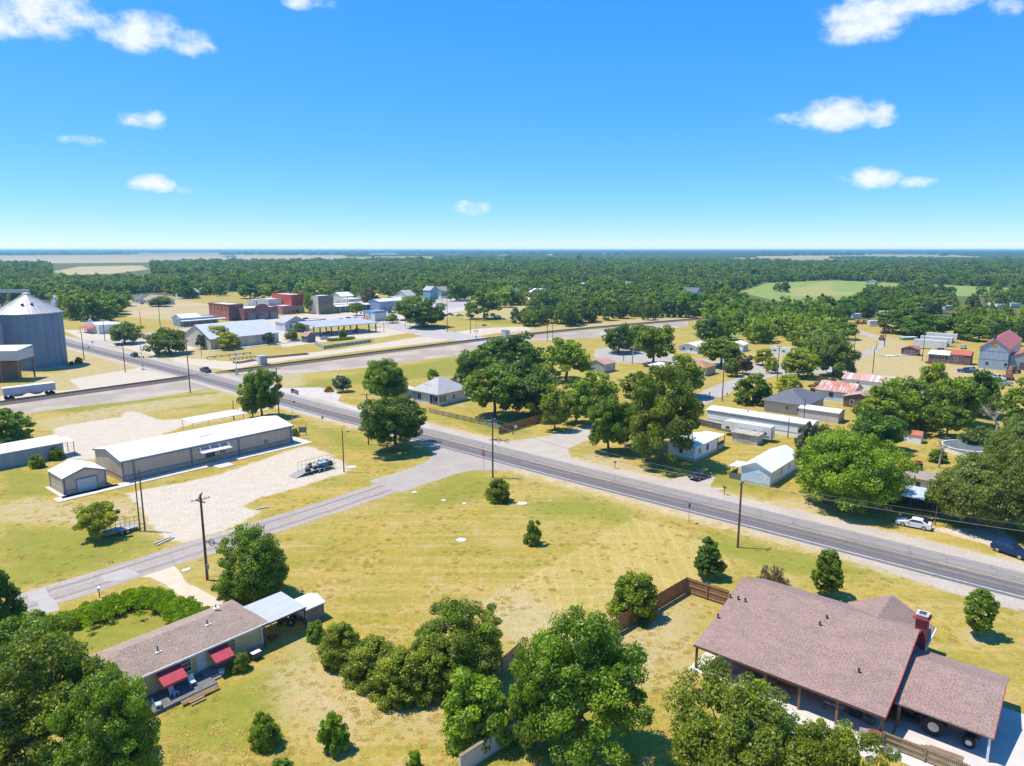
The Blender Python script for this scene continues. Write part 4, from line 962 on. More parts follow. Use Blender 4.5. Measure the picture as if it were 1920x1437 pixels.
for (y, w_, k) in ((1.2, 1.0, 'd'), (3.2, 1.6, 'w'), (6.2, 1.6, 'w'), (8.6, 1.0, 'd'), (11.0, 1.8, 'w'), (14.2, 1.4, 'w')):
    q = MB(); q.box(3.5, 3.6, y, y + w_, .1 if k == 'd' else .9, 2.2); f_ = q.build('door' if k == 'd' else 'window', wtrim, b5); q = MB(); q.box(3.46, 3.5, y + .1, y + w_ - .1, .9 if k == 'd' else 1.0, 2.1); q.build('pane', glass, f_)
# pipes and vents on the roof
def roofz(x): return Z0 + (Z1 - Z0) * x / P1 if x < P1 else Z1 + (Z2 - Z1) * (x - P1) / (P2 - P1)
for (px_, py_) in ((1369, 1121), (1384, 1125), (1397, 1129), (1346, 1158), (1550, 1161), (1537, 1173), (1610, 1261)):
    X, Y = W(px_, py_, 4.6); dx, dy = X - C5[0], Y - C5[1]; lx, ly = dx * VX + dy * VY, -dx * VY + dy * VX
    for _ in range(4):
        zz = roofz(lx); X, Y = W(px_, py_, zz); dx, dy = X - C5[0], Y - C5[1]; lx, ly = dx * VX + dy * VY, -dx * VY + dy * VX
    q = MB(); q.tube((lx, ly, zz - .05), (lx, ly, zz + .38), .085); q.tube((lx, ly, zz + .3), (lx, ly, zz + .42), .13); q.build('vent_pipe', steel_dk, b5)
# hip roofed wing on the street side
C5w = L4(13.0, 1.0, C=C5)
q = MB(); wx0, wx1, wy0, wy1 = 11.0, 19.2, -.35, 8.3; ze, zr = 2.75, 5.05
A_, B_, Cc, Dd = (wx0, wy0, ze), (wx1, wy0, ze), (wx1, wy1, ze), (wx0, wy1, ze); ym = (wy0 + wy1) / 2; r0, r1 = (wx0, ym, zr), (wx1, ym, zr)
for P in ((A_, B_, r1, r0), (Cc, Dd, r0, r1)): q.slab([(x, y, z + .14) for x, y, z in P], .14)
q.build('wing_roof', mauve_sh, b5)
q = MB(); x0_, x1_ = 14.0, wx1 - .5
q.v = [(x, y, z) for x in (x0_, x1_) for y, z in ((wy0 + .7, 0), (wy1 - .6, 0), (wy1 - .6, ze), (ym, zr - .35), (wy0 + .7, ze))]; q.f = [(4, 3, 2, 1, 0), (5, 6, 7, 8, 9)] + [(i, (i + 1) % 5, 5 + (i + 1) % 5, 5 + i) for i in range(5)]; q.build('wing_wall', red_w, b5)
q = MB(); q.box(wx1 - .02, wx1 + .1, wy0, wy1, ze - .05, ze + .12); q.box(wx0 + 2, wx1, wy0 - .12, wy0 + .02, ze - .05, ze + .12); q.build('gutter', wtrim, b5)
# brick chimney with metal cap
cx_, cy_ = 13.9, -.1
q = MB(); q.box(cx_ - .55, cx_ + .55, cy_ - .3, cy_ + .75, 0, 6.2); ch = q.build('chimney', M('chimney_red', (.32, .055, .05), (.24, .045, .042), scale=1.5), b5)
q = MB(); q.box(cx_ - .78, cx_ + .78, cy_ - .48, cy_ + .98, 6.15, 6.27); q.build('chimney_crown', redp, ch); q = MB(); q.box(cx_ - .5, cx_ + .5, cy_ - .2, cy_ + .7, 6.27, 6.5); q.box(cx_ - .62, cx_ + .62, cy_ - .32, cy_ + .82, 6.5, 6.58); q.build('chimney_cap', M('cap_metal', (.52, .5, .48), (.4, .39, .38)), ch); q = MB(); q.box(cx_ - .35, cx_ + .35, cy_ - .05, cy_ + .55, 6.58, 6.61); q.build('flue', steel_dk, ch)
# open lean-to garage wing
q = MB(); gx0, gx1, gy0, gy1 = 3.2, 9.4, -7.4, .3; gz0, gz1 = 2.5, 4.1
q.slab([(gx0, gy0, gz0), (gx1, gy0, gz1), (gx1, -.0, gz1), (gx0, -.0, gz0)], .15); q.slab([(gx1, gy0, gz1), (gx1 + 4.2, gy0, 2.9), (gx1 + 4.2, -.0, 2.9), (gx1, -.0, gz1)], .15); q.build('carport_roof', mauve_sh, b5)
q = MB(); q.slab([(gx0, gy0 - .06, gz0 + .02), (gx1, gy0 - .06, gz1 + .02), (gx1, gy0, gz1 + .02), (gx0, gy0, gz0 + .02)], .26); q.build('gable_board', redp, b5)
q = MB(); q.box(gx1 - .1, gx1 + .1, gy0 + .2, -.2, 0, gz1 - .2); q.build('back_wall', red_w, b5)
for y in (gy0 + .25,): q = MB(); q.box(gx0 + .2, gx0 + .38, y - .09, y + .09, 0, gz0 - .1); q.build('post', wtrim, b5)
q = MB(); q.box(gx0 + .3, gx0 + .55, -.5, -.25, 0, 2.5); q.build('post', brownp, b5)
X0 = L4(5.2, -1.9, C=C5)
q = MB(); q.box(-.4, 4.2, -.2, HL + .3, 0, .1); q.box(-2.6, -.4, .0, 7.0, 0, .06); o = q.build('patio', conc); structure(o); o.location = b5.location; o.rotation_euler = b5.rotation_euler
q = MB(); q.box(-1.2, 13, -17, -.4, 0, .05); o = q.build('driveway', M('drive_concrete', (.58, .54, .50), (.52, .48, .44), scale=.4)); structure(o); o.location = b5.location; o.rotation_euler = b5.rotation_euler
# ------------------------------------------------------------------ smaller houses and sheds on the far side of the road
# white sheet-roofed house with a gable end to the road
b6 = bld('house', 'white house with long white metal roof and blue gable end beside the road', 'house', (1443, 914), 14.5, ('px', 1389), 2.9, 'gable', 1.25, 'x', white_sid, wht_roof, .35, base=(.5, M('white_skirt', (.6, .6, .6), (.5, .45, .4))),
    wins=[('F', .35, 1.2, .8, 1.1), ('F', .62, 1.2, .8, 1.1), ('F', .85, 1.2, .8, 1.1)])
L, D = b6['L'], b6['D']
q = MB(); panel(q, L, D, 'L', 0.02, .5, D - .04, 2.4, .0, .035); q.build('gable_siding', blue_sid, b6)
window(b6, L, D, 'L', D * .55, 1.2, 1.0, 1.1, gl=glass_b, mull=(2, 1)); door(b6, L, D, 'L', D * .5 + 1.5, .3, .7, 2.0)
t_ = thing('porch', 'small white roofed porch with screen walls at the side of the white house', 'porch', W(1392, 903), GA)
q = MB(); q.slab([(.3, -.2, 2.6), (4.2, -.2, 2.6), (4.2, 2.9, 2.45), (.3, 2.9, 2.45)], .1); q.build('roof', wtrim, t_); posts(t_, [(.4, 2.7), (4.1, 2.7), (2.2, 2.7)], 2.4, .05, brownp)
q = MB(); q.box(.35, .42, .1, 2.7, .1, 1.1); q.box(.4, 4.1, 2.66, 2.72, .1, 1.1); q.build('railing', M('green_lattice', (.05, .14, .10), (.2, .18, .14), scale=3), t_)
# white trailer under the tree
b7 = bld('mobile_home', 'white mobile home under the big tree with awning and block skirt', 'mobile home', (1302, 866), 10.5, 6.0, 2.9, 'gable', .5, 'x', white_sid, wht_roof, .2, base=(.6, stucco), wins=[('F', 5.2, 1.2, 1.1, 1.3, dict(frame=brownp, mull=(2, 2))), ('L', .4, 1.2, 1, 1.1), ('F', 1.5, 1.2, 1.1, 1.2)])
t_ = thing('porch', 'flat roofed white porch with yellow base at the end of the mobile home', 'porch', L4(10.6, .4, C=W(1302, 866)), GA)
q = MB(); q.slab([(-.2, -.6, 3.05), (3.6, -.6, 2.9), (3.6, 4.2, 2.9), (-.2, 4.2, 3.05)], .1); q.build('roof', wtrim, t_); posts(t_, [(3.4, -.4), (3.4, 3.9), (.2, -.4)], 2.8, .06, steel_dk)
q = MB(); q.box(0, 3.3, -.3, 3.8, 0, .9); q.build('base', stucco, t_); q = MB(); q.box(0, 3.3, -.34, -.3, .9, 1.7); q.build('railing', steel_dk, t_)
# long mobile home parallel to the road
b8 = bld('mobile_home', 'very long white mobile home with dark eave line behind the camper', 'mobile home', (1520, 824), 5.2, ('px', 1325), 3.2, 'gable', .45, 'y', white_sid, wht_roofy, .2)
L, D = b8['L'], b8['D']
q = MB(); panel(q, L, D, 'L', 0, 2.62, D, .14, .02, .12); q.build('eave_trim', btrim, b8)
q = MB(); panel(q, L, D, 'L', 0, .9, D, .08, .02, .05); q.build('trim_strip', btrim, b8)
q = MB(); q.tube((1.8, D * .62, 3), (1.8, D * .62, 4.1), .14); f_ = q.build('stove_pipe', steel_dk, b8); q = MB(); q.tube((3, D * .25, 3), (3, D * .25, 3.5), .1); q.build('vent_pipe', steel_dk, b8)
# camper (fifth wheel) parked in front
def camper(xy, rz, L_, H_, W_, label, nose=True, group=None):
    t = thing('camper', label, 'camper', xy, rz, group); z0 = .75
    prof = [(0, z0), (L_ - 2.6, z0), (L_ - 2.4, 1.5), (L_ - .3, 1.5), (L_, 1.9), (L_ - .4, H_ - .3), (L_ - 1.2, H_), (.1, H_)] if nose else [(0, z0), (L_, z0), (L_, H_ - .3), (L_ - .4, H_), (.1, H_)]
    q = MB(); q.prism(prof, 0, W_); q.build('body', M('camper_white', (.74, .74, .73), (.64, .64, .63), scale=.6, rough=.4), t)
    for y in (-.02, W_ + .02):
        q = MB(); q.box(.3, L_ - .8, y - .015, y + .015, 1.35, 1.45); q.box(.3, L_ * .6, y - .015, y + .015, 1.15, 1.22); q.build('stripe', M('camper_stripe', (.08, .22, .24), (.1, .2, .22)), t)
    for x in (1.0, 3.2, L_ * .55, L_ - 2.0):
        q = MB(); q.box(x, x + .9, -.03, .0, 1.7, 2.3); q.box(x, x + .9, W_, W_ + .03, 1.7, 2.3); q.build('window', glass, t)
    q = MB(); q.box(-.03, 0, W_ * .55, W_ * .85, .9, 2.6); q.build('door', M('camper_door', (.45, .5, .6), (.4, .45, .55)), t)
    for x in (2, 4.5, L_ - 3): q = MB(); q.box(x, x + .5, W_ * .4, W_ * .4 + .5, H_, H_ + .15); q.build('roof_vent', wtrim, t)
    for x in (L_ * .36, L_ * .46):
        for y in (.02, W_ - .3): q = MB(); q.tube((x, y, .38), (x, y + .28, .38), .38, k=14); q.build('wheel', steel_dk, t)
    return t
camper(L4(0, 0, C=W(1452, 827)), GA + math.pi / 2 + .02, 11.5, 3.5, 2.5, 'white fifth wheel camper parked beside the grey plank shed')
# plank shed
b10 = bld('shed', 'weathered white plank shed with rusty tin roof and grey double doors', 'shed', (1419, 836), 3.2, ('px', 1372), 2.1, 'shed', .0, 'y', ribbed('old_white_plank', (.60, .60, .58), (.42, .42, .41), 'XY', .25, .8, 0, .7, .5, .5), ribbed('tin_rust', (.50, .44, .38), (.34, .27, .22), 'Y', .6, .6, 0, .8), .35)
L, D = b10['L'], b10['D']
for s in (.25, .5): q = MB(); panel(q, L, D, 'L', D * s, .05, D * .24, 1.9, 0, .06); q.build('door', M('grey_plank', (.30, .32, .33), (.42, .42, .41), scale=3), b10)
# grey hip-roofed house
b11 = bld('house', 'grey shingle hip roofed house with pale walls behind the mobile homes', 'house', (1508, 782), 15, 10.5, 2.9, 'hip', 2.7, 'x', stucco, grey_sh, .7, wins=[('L', 5.5, 1.2, 1.0, 1.1, dict(gl=glass_b)), ('L', 8.5, 1.2, 1.0, 1.1)])
t_ = thing('antenna', 'small dark antenna on the grey hip roof', 'antenna', L4(7, 4.5, C=W(1508, 782)), GA, z=5.4); q = MB(); q.tube((0, 0, 0), (0, 0, .9), .05); q.tube((-.5, 0, .8), (.5, 0, .8), .04); q.tube((0, -.5, .65), (0, .5, .65), .04); q.build('mast', steel_dk, t_)
b11b = bld('outbuilding', 'white roofed outbuilding with grey ribbed side in front of the grey house', 'outbuilding', (1571, 795), 5.0, ('px', 1497), 2.6, 'gable', .5, 'y', ribbed('ribbed_grey_wall', (.62, .58, .55), (.48, .45, .43), 'Z', .45, .7, 0, .45), wht_roofy, .25)
# rust-streaked long houses
b12 = bld('house', 'pale blue house under a rust streaked tin roof', 'house', (1597, 757), 9.5, 9.5, 2.9, 'gable', 1.9, 'y', blue_sid, rustyy, .4, wins=[('L', 3.2, .9, 1.4, 1.6), ('L', .8, 1.1, 1, 1)])
b13 = bld('long_shed', 'long shed with patched white and rusty tin roof by the dirt yard', 'shed', (1692, 738), 7.5, 17, 2.6, 'gable', 1.3, 'y', white_sid, ribbed('patched_tin', (.66, .66, .66), (.50, .27, .22), 'Y', 1.4, .6, 0, .9, scale=.3, lo=.42, hi=.5), .3, wins=[('L', 4, 1, 1, 1)])
# gin building: tall blue-grey sheet building with red roof
b14 = bld('gin_building', 'tall blue grey sheet metal gin building with red roof', 'building', (1887, 695), ('px', 1911), ('px', 1833), 7.6, 'gable', 3.2, 'x', ribbed('gin_sheet', (.38, .45, .55), (.30, .36, .45), 'XY', .9, .5, .15, .8), red_roof, .4,
    wins=[('L', 2.0, 1.2, 1.3, 1.5, dict(frame=wtrim, gl=glass)), ('L', 7.6, 1.2, 1.3, 1.5, dict(frame=wtrim, gl=glass))])
L, D = b14['L'], b14['D']
q = MB(); panel(q, L, D, 'L', D * .5 - .8, 7.9, 1.6, 1.7, 0, .06); q.build('rust_patch', M('yellow_rust', (.5, .33, .05), (.4, .2, .05)), b14)
for z in (3.4, 6.4): q = MB(); panel(q, L, D, 'L', 0, z, D, .12, 0, .05); q.build('seam', M('seam_grey', (.2, .23, .28)), b14)
for x in (2, 4, 6): q = MB(); q.tube((x, D / 2 + .6, 10.3), (x, D / 2 + .6, 11.5), .35); q.build('roof_ventilator', steel_dk, b14)
bld('outbuilding', 'red roofed wing joined to the right of the gin building', 'outbuilding', L4(4.5, -8.2, C=W(1887, 695)), 12, 8, 4.6, 'gable', 1.8, 'x', gal, red_roof, .3, px=False, doors=[('L', 3, 2, 2.6, dict(mat=dtrim))])
bld('outbuilding', 'small red roofed wing left of the gin building', 'outbuilding', L4(4.5, 11.8, C=W(1887, 695)), 6, 6.5, 3.6, 'gable', 1.3, 'y', dk_br, rustyy if False else ribbed('red_roof_y', (.52, .12, .07), (.44, .14, .09), 'Y', .6, .5, 0, .8), .2, px=False, wins=[('L', 1.5, 1.2, 1.2, 1.1)])
b16 = bld('long_shed', 'low long brown and grey workshop with white roof in the dirt yard', 'workshop', (1802, 684), 6, ('px', 1740), 3.0, 'shedx', .9, 'y', dk_br, wht_roofy, .4, wins=[('L', 2, 1.2, 1.1, 1.2), ('L', 4.2, 1.2, 1.1, 1.2), ('L', 11, 1.2, 1.2, 1.1)], doors=[('L', 6.8, 1.1, 2.1, dict(mat=stucco)), ('L', 1.0, .8, 2.0, dict(mat=dtrim))])
q = MB(); panel(q, b16['L'], b16['D'], 'L', b16['D'] * .6, .02, b16['D'] * .4, 2.9, 0, .05); q.build('blue_siding', gry_rib, b16)
# parked box trailers
for i, (px_, py_, lab) in enumerate(((1776, 657, 'white box trailer nearest the workshop with open dark end'), (1786, 650, 'white box trailer in the middle of the parked row'), (1795, 643, 'white box trailer at the back of the parked row'))):
    t = thing('box_trailer', lab, 'trailer', W(px_, py_), GA + math.pi / 2, 'box trailers parked by the gin building')
    q = MB(); q.box(0, 12.5, 0, 2.5, 1.1, 4.0); q.build('box', ribbed('trailer_white', (.70, .70, .69), (.56, .55, .54), 'X', .6, .5, 0, .88), t)
    q = MB(); q.box(-.04, 0, .1, 2.4, 1.2, 3.9); q.build('door', M('trailer_dark', (.1, .1, .13), (.16, .15, .17)), t)
    for x in (1.6, 2.9):
        for y in (.02, 2.2): q = MB(); q.tube((x, y, .5), (x, y + .28, .5), .5, k=12); q.build('wheel', steel_dk, t)
    q = MB(); q.box(10.5, 10.7, .4, .6, 0, 1.1); q.box(10.5, 10.7, 1.9, 2.1, 0, 1.1); q.build('landing_gear', steel_dk, t)
bld('house', 'white low roofed house beside the back street bend', 'house', (1308, 664), 11, 8.5, 2.9, 'gable', 1.1, 'x', white_sid, wht_roof, .6, wins=[('L', 1.5, 1.1, 1.2, 1.2), ('L', 5, 1.1, 1.2, 1.2), ('F', 2, 1.1, 1.2, 1.2)], doors=[('F', 5, 1, 2.1, dict(mat=dtrim))])
bld('house', 'low house with orange brown roof half hidden by trees on the back street', 'house', (1322, 706), 8, 12, 2.8, 'hip', 1.9, 'x', stucco, M('orange_shingle', (.42, .22, .10), (.34, .18, .09), scale=1), .4, wins=[('F', 2, 1, 1, 1.1), ('L', 2, 1, 1, 1.1)])
bld('carport', 'white roofed open carport left of the orange roofed house', 'carport', (1268, 708), 7.5, 10.5, 2.7, 'shed', .4, 'x', stucco, wtrim, .4, doors=[('L', 2, 3.4, 2.2, dict(mat=dtrim, knob=False))])
bld('house', 'pale house with rusty pink tin roof among the trees north of the track lawn', 'house', (1133, 700), 7, 6.8, 3.0, 'gable', 1.2, 'x', gal, ribbed('pink_tin', (.56, .30, .24), (.48, .22, .17), 'X', .6, .6, 0, .85), .3, wins=[('F', 2, 1, 1, 1.1)])
bld('camper', 'white camper trailer parked beside the back street trees', 'camper', (1481, 668), 2.6, 8, 3.1, 'flat', 0, 'x', M('camper_white', (.7, .7, .7)), wtrim, 0, wins=[('L', 1, 1.4, 1.4, .8), ('L', 4.6, 1.4, 1.4, .8), ('F', .6, 1.5, 1.2, .9)])
bld('garden_shed', 'tiny white shed with red roof behind the big tree', 'shed', (1726, 833), 2.2, 4.2, 1.8, 'gable', .7, 'y', white_sid, ribbed('red_roof_y', (.52, .12, .07), (.44, .14, .09), 'Y', .6), .15)
bld('house', 'grey roofed low building half hidden by the right hand trees', 'house', (1752, 930), 5, 4.6, 2.5, 'gable', .7, 'y', white_sid, tan_sh, .3, wins=[('L', 1.5, 1, .9, 1)])
t_ = thing('carport', 'blue white sheet lean-to roof behind the white sedan', 'carport', W(1752, 968), GA); q = MB(); q.slab([(-.5, 0, 2.5), (4.8, 0, 2.9), (4.8, 13, 2.9), (-.5, 13, 2.5)], .12); q.build('roof', ribbed('blue_white_sheet', (.50, .56, .62), (.42, .48, .54), 'Y', .5, .5, 0, .8), t_)
posts(t_, [(-.2, y) for y in (.3, 3.5, 6.7, 9.9, 12.7)], 2.4, .07, dtrim); q = MB(); q.box(4.6, 4.8, 0, 13, 0, 2.7); q.build('back_wall', dtrim, t_)
# round pool with white rim
t_ = thing('round_pool', 'above ground round pool with white rim behind the oaks', 'pool', W(1812, 846))
q = MB(); q.lathe([(4.6, 0), (4.6, 1.1), (4.75, 1.15), (4.75, 1.22), (4.4, 1.22), (4.4, .9)], 36); q.build('rim', wtrim, t_); q = MB(); q.lathe([(4.38, 0.95), (0.01, .95)], 36); q.build('water', M('pool_water', (.14, .17, .2), (.2, .22, .24), rough=.15), t_)
t_2 = thing('ladder', 'white pool ladder leaning on the round pool rim', 'ladder', W(1851, 860), .4)
for x in (0, .6): q = MB(); q.tube((x, 0, 0), (x, .7, 1.7), .05); q.build('rail', wtrim, t_2)
for k in range(5): q = MB(); q.box(0, .6, k * .12 + .1, k * .12 + .16, .25 + .3 * k, .3 + .3 * k); q.build('rung', wtrim, t_2)
# white house with pyramid roof
b21 = bld('house', 'white house with pale pyramid hip roof and roof dormer beside the lawn', 'house', (822, 762), 11.5, ('px', 774), 3.2, 'hip', 3.6, 'x', white_w, lgrey_sh, .6, wins=[('L', 2.2, .9, 1.5, 1.8, dict(mull=(2, 1))), ('L', 8.8, 1, 1.5, 1.6), ('F', 5.5, 1.0, 1.0, 1.5), ('F', 10.5, 1.0, 1.0, 1.5)])
L, D = b21['L'], b21['D']
q = MB(); q.box(.05, 3.2, -.08, 3.6, 0, 3.1); q.build('porch', wtrim, b21)
for s in (.15, 1.25, 2.35): q = MB(); q.box(-.02, .04, s, s + .95, .2, 2.8); q.build('screen', glass, b21)
for s in (.3, 1.7): q = MB(); q.box(s, s + 1.2, -.12, -.08, .9, 2.7); q.build('screen', glass_b, b21)
q = MB(); q.box(2.1, 4.5, D * .45, D * .72, 3.3, 4.95); q.build('dormer', white_w, b21); q = MB(); q.slab([(1.9, D*.43, 5.0), (4.9, D*.43, 5.15), (4.9, D*.74, 5.15), (1.9, D*.74, 5.0)], .08); q.build('dormer_roof', lgrey_sh, b21)
for s in (.48, .6): q = MB(); q.box(2.06, 2.1, D * s, D * (s + .08), 4.1, 4.75); q.build('dormer_window', glass_b, b21)
bld('porch', 'flat white patio roof beside the pyramid roofed house', 'porch', (757, 748), 4, 5, 2.5, 'shed', .1, 'x', gry_rib, wtrim, .3) 

# ------------------------------------------------------------------ silo, its sheds and the railway corner
t_ = thing('grain_silo', 'huge round corrugated steel grain silo with ribbed cone roof', 'silo', (-175.4, 258))
silo_m = ribbed('silo_sheet', (.17, .235, .32), (.135, .195, .275), 'Z', .9, .5, .1, .93, .4, .45)
R_ = 10.4; SH = 19.8
q = MB(); q.lathe([(R_ + .7, 0), (R_ + .7, .25), (R_ + .05, .25)], 72); q.build('base', conc, t_)
q = MB(); q.lathe([(R_, .25), (R_, SH)], 72); q.build('wall', silo_m, t_, smooth=True)
q = MB(); q.lathe([(R_ + .35, SH - .15), (R_ + .35, SH + .05), (1.3, SH + 6.3), (1.3, SH + 6.8), (.01, SH + 7.2)], 72); q.build('roof', M('silo_roof', (.55, .52, .50), (.44, .42, .41), scale=.5, rough=.5, metal=.1), t_)
for k in range(36):
    a = 2 * math.pi * k / 36; q = MB(); q.tube((math.cos(a) * (R_ + .3), math.sin(a) * (R_ + .3), SH + .1), (math.cos(a) * 1.3, math.sin(a) * 1.3, SH + 6.36), .07, k=4); q.build('roof_rib', grey_met, t_)
for k in range(24):
    a = 2 * math.pi * k / 24; q = MB(); q.tube((math.cos(a) * (R_ + .03), math.sin(a) * (R_ + .03), .3), (math.cos(a) * (R_ + .03), math.sin(a) * (R_ + .03), SH - .2), .06, k=4); q.build('stiffener', M('silo_rib', (.17, .22, .29)), t_)
for a, r in ((-1.2, 6.5), (-.75, 6.3)): q = MB(); q.box(math.cos(a) * r - .35, math.cos(a) * r + .35, math.sin(a) * r - .35, math.sin(a) * r + .35, SH + 2.1, SH + 3.6); q.build('roof_hatch', dtrim, t_)
a = -2.5; q = MB()
for s in (-.25, .25): q.tube((math.cos(a) * (R_ + .3) + s, math.sin(a) * (R_ + .3), .3), (math.cos(a) * (R_ + .3) + s, math.sin(a) * (R_ + .3), SH), .06, k=5)
for z in np.arange(1, SH, 1.2): q.box(math.cos(a) * (R_ + .3) - .3, math.cos(a) * (R_ + .3) + .3, math.sin(a) * (R_ + .3) - .05, math.sin(a) * (R_ + .3) + .05, z, z + .08)
q.build('ladder', steel_dk, t_)
t2 = thing('grain_silo', 'second pale steel silo cut off by the left edge', 'silo', (-190.5, 236)); q = MB(); q.lathe([(8, 0), (8, 20)], 48); q.build('wall', silo_m, t2, smooth=True); q = MB(); q.lathe([(8.3, 19.9), (8.3, 20.1), (1, 24.5), (.01, 24.8)], 48); q.build('roof', MATS['silo_roof'], t2)
t3 = thing('unloading_shed', 'white roofed drive-through unloading shed in front of the silo', 'shed', (-160.5, 226), R(8))
q = MB(); q.slab([(-11, 0, 10.2), (1.5, 0, 10.2), (1.5, 10, 10.9), (-11, 10, 10.9)], .25); q.build('roof', wht_roof, t3)
q = MB(); q.box(-11, 1.5, .0, .15, 7.0, 10.0); q.box(1.35, 1.5, .15, 10, 7.0, 10.1); q.build('upper_wall', ribbed('pale_sheet', (.5, .52, .55), (.42, .44, .47), 'XY', .4), t3); posts(t3, [(-10, .4), (-4, .4), (1.2, .4), (1.2, 9.6)], 7.0, .2, brownp)
q = MB(); q.box(-8, -2, 3, 8, 0, 6); q.build('hopper', M('rust_steel', (.14, .08, .06), (.2, .14, .11)), t3)
t4 = thing('conveyor', 'long white elevated conveyor gallery behind the silo', 'conveyor', (-330, 430), R(10)); q = MB(); q.box(-60, 36, 0, 2.2, 16.4, 18.2); q.build('gallery', gal_roof, t4); posts(t4, [(-40, 1.2), (-10, 1.2), (20, 1.2)], 16.4, .3, steel_dk)

# ------------------------------------------------------------------ downtown
bld('shop', 'low white shop with stepped parapet and red awning behind the silo', 'shop', (186, 627), 12, 22, 4.6, 'flat', 0, 'x', white_w, lt_roof, 0)
s_ = thing('shop_awning', 'red awning on the white shop with stepped parapet', 'awning', L4(0, 3.5, C=W(186, 627)), GA); q = MB(); q.slab([(-3, 0, 2.7), (-.05, 0, 3.6), (-.05, 14, 3.6), (-3, 14, 2.7)], .12); q.build('canvas', M('awning_red', (.5, .09, .05), (.4, .08, .05)), s_); posts(s_, [(-2.8, .3), (-2.8, 7), (-2.8, 13.7)], 2.6, .09, dk_br)
s_ = thing('shop_sign', 'arched white sign board with dark emblem on the shop parapet', 'sign', L4(0, 5, C=W(186, 627)), GA, z=4.6); q = MB(); q.v = [(-.05, 0, 0), (-.05, 11, 0), (-.05, 9, .9), (-.05, 7.4, 1.3), (-.05, 6.8, 2.6), (-.05, 4.2, 2.6), (-.05, 3.6, 1.3), (-.05, 2, .9)]; q.f = [tuple(range(8))]; n = 8; q.v += [(.25, y, z) for _, y, z in q.v[:8]]; q.f += [tuple(range(15, 7, -1))] + [(i, 8 + i, 8 + (i+1) % 8, (i+1) % 8) for i in range(8)]; q.build('board', white_w, s_)
q = MB(); q.lathe([(.75, 0), (.01, .02)], 16); o = q.build('emblem', dtrim, s_); o.rotation_euler = (0, -math.pi / 2, 0); o.location = (-.08, 5.5, 1.5)
bld('shop', 'white low building with canopy walkway left of the red brick block', 'shop', (343, 612), 11, 13, 4.2, 'gable', 2.0, 'x', white_w, wht_roof, .4, wins=[('L', 2, 1, 1.2, 1.4), ('L', 5, 1, 1.2, 1.4)])
bld('shop', 'low grey shop row with long white awning left of the brick block', 'shop', (338, 613), 22, 8, 4.5, 'flat', 0, 'x', gry_rib, lt_roof, 0, wins=[('F', 2 + i * 4.2, .6, 2.8, 2.4, dict(frame=dtrim)) for i in range(5)])
t_ = thing('shop_awning', 'long white flat awning along the low shop row', 'awning', L4(0, -.1, C=W(338, 613)), GA); q = MB(); q.slab([(0, -2.8, 3.2), (26, -2.8, 3.2), (26, 0, 3.4), (0, 0, 3.4)], .25); q.build('roof', wtrim, t_); posts(t_, [(x, -2.6) for x in range(1, 26, 5)], 3.1, .08, dk_br)
bkA = bld('brick_building', 'two storey red brick block with arched windows downtown', 'building', (430, 602), ('px', 458), ('px', 393), 9.8, 'flat', 0, 'x', red_br, lt_roof, 0, group=None)
L, D = bkA['L'], bkA['D']
q = MB(); panel(q, L, D, 'F', 0.02, 0, L - .04, 9.7, 0, .05); q.build('side_facade', dk_br, bkA)
for i in range(5): window(bkA, L, D, 'L', D * (.1 + .18 * i), 5.6, 1.1, 2.3, frame=dk_br)
for i in range(6): window(bkA, L, D, 'F', L * (.06 + .155 * i), 6.0, 1.0, 2.1, frame=dk_br)
for i in range(3): window(bkA, L, D, 'F', L * (.08 + .3 * i), .5, 2.6, 2.9, frame=dtrim, gl=glass_b)
q = MB(); panel(q, L, D, 'L', -.1, 9.3, D + .2, .35, .0, .25); panel(q, L, D, 'F', -.1, 9.3, L + .3, .35, .06, .3); q.build('cornice', dk_br, bkA)
bkB = bld('brick_building', 'dark red brick fire station with arched parapet and big bay doors', 'building', (458, 602), ('px', 522), 20, 7.4, 'flat', 0, 'x', brick_mat('crimson_brick', (.24, .035, .04), (.18, .03, .035)), lt_roof, 0, doors=[('F', .12, 4.6, 4.2, dict(mat=glass_b, knob=False, name='bay_door')), ('F', .42, 6.2, 4.6, dict(mat=glass_b, knob=False, name='bay_door')), ('F', .78, 4.6, 4.2, dict(mat=glass_b, knob=False, name='bay_door'))])
L, D = bkB['L'], bkB['D']; q = MB(); k = 14; n = 0; q.v = [(L*.53 + 4.6 * math.cos(math.pi * i / k), -.1, 7.3 + 2.2 * math.sin(math.pi * i / k)) for i in range(k + 1)]; q.v += [(x, .35, z) for x, _, z in q.v]; q.f = [tuple(range(k, -1, -1)), tuple(range(k + 1, 2 * k + 2))] + [(i, i + 1, k + 2 + i, k + 1 + i) for i in range(k)]; q.build('parapet_arch', MATS['crimson_brick'], bkB)
bld('brick_building', 'pale pink two storey rear block behind the fire station', 'building', (505, 588), 12, 14, 9.5, 'flat', 0, 'x', M('pale_pink_wall', (.55, .55, .55), (.48, .46, .46)), lt_roof, 0)
bld('shop', 'low pink brick shop between the fire station and the red facade', 'shop', (530, 590), 13, 16, 5.6, 'flat', 0, 'x', brick_mat('pink_brick', (.42, .17, .15), (.34, .14, .12)), lt_roof, 0, wins=[('F', 1 + 3 * i, .5, 2.2, 2.2) for i in range(4)])
bkC = bld('brick_building', 'bright red brick facade with cream lower storey downtown', 'building', (548, 588), ('px', 571), 24, 12.5, 'flat', 0, 'x', M('bright_red_brick', (.52, .085, .045), (.44, .07, .04), scale=.6), lt_roof, 0)
L, D = bkC['L'], bkC['D']; q = MB(); panel(q, L, D, 'F', 0, 0, L, 4.8, 0, .1); q.build('ground_storey', stucco, bkC)
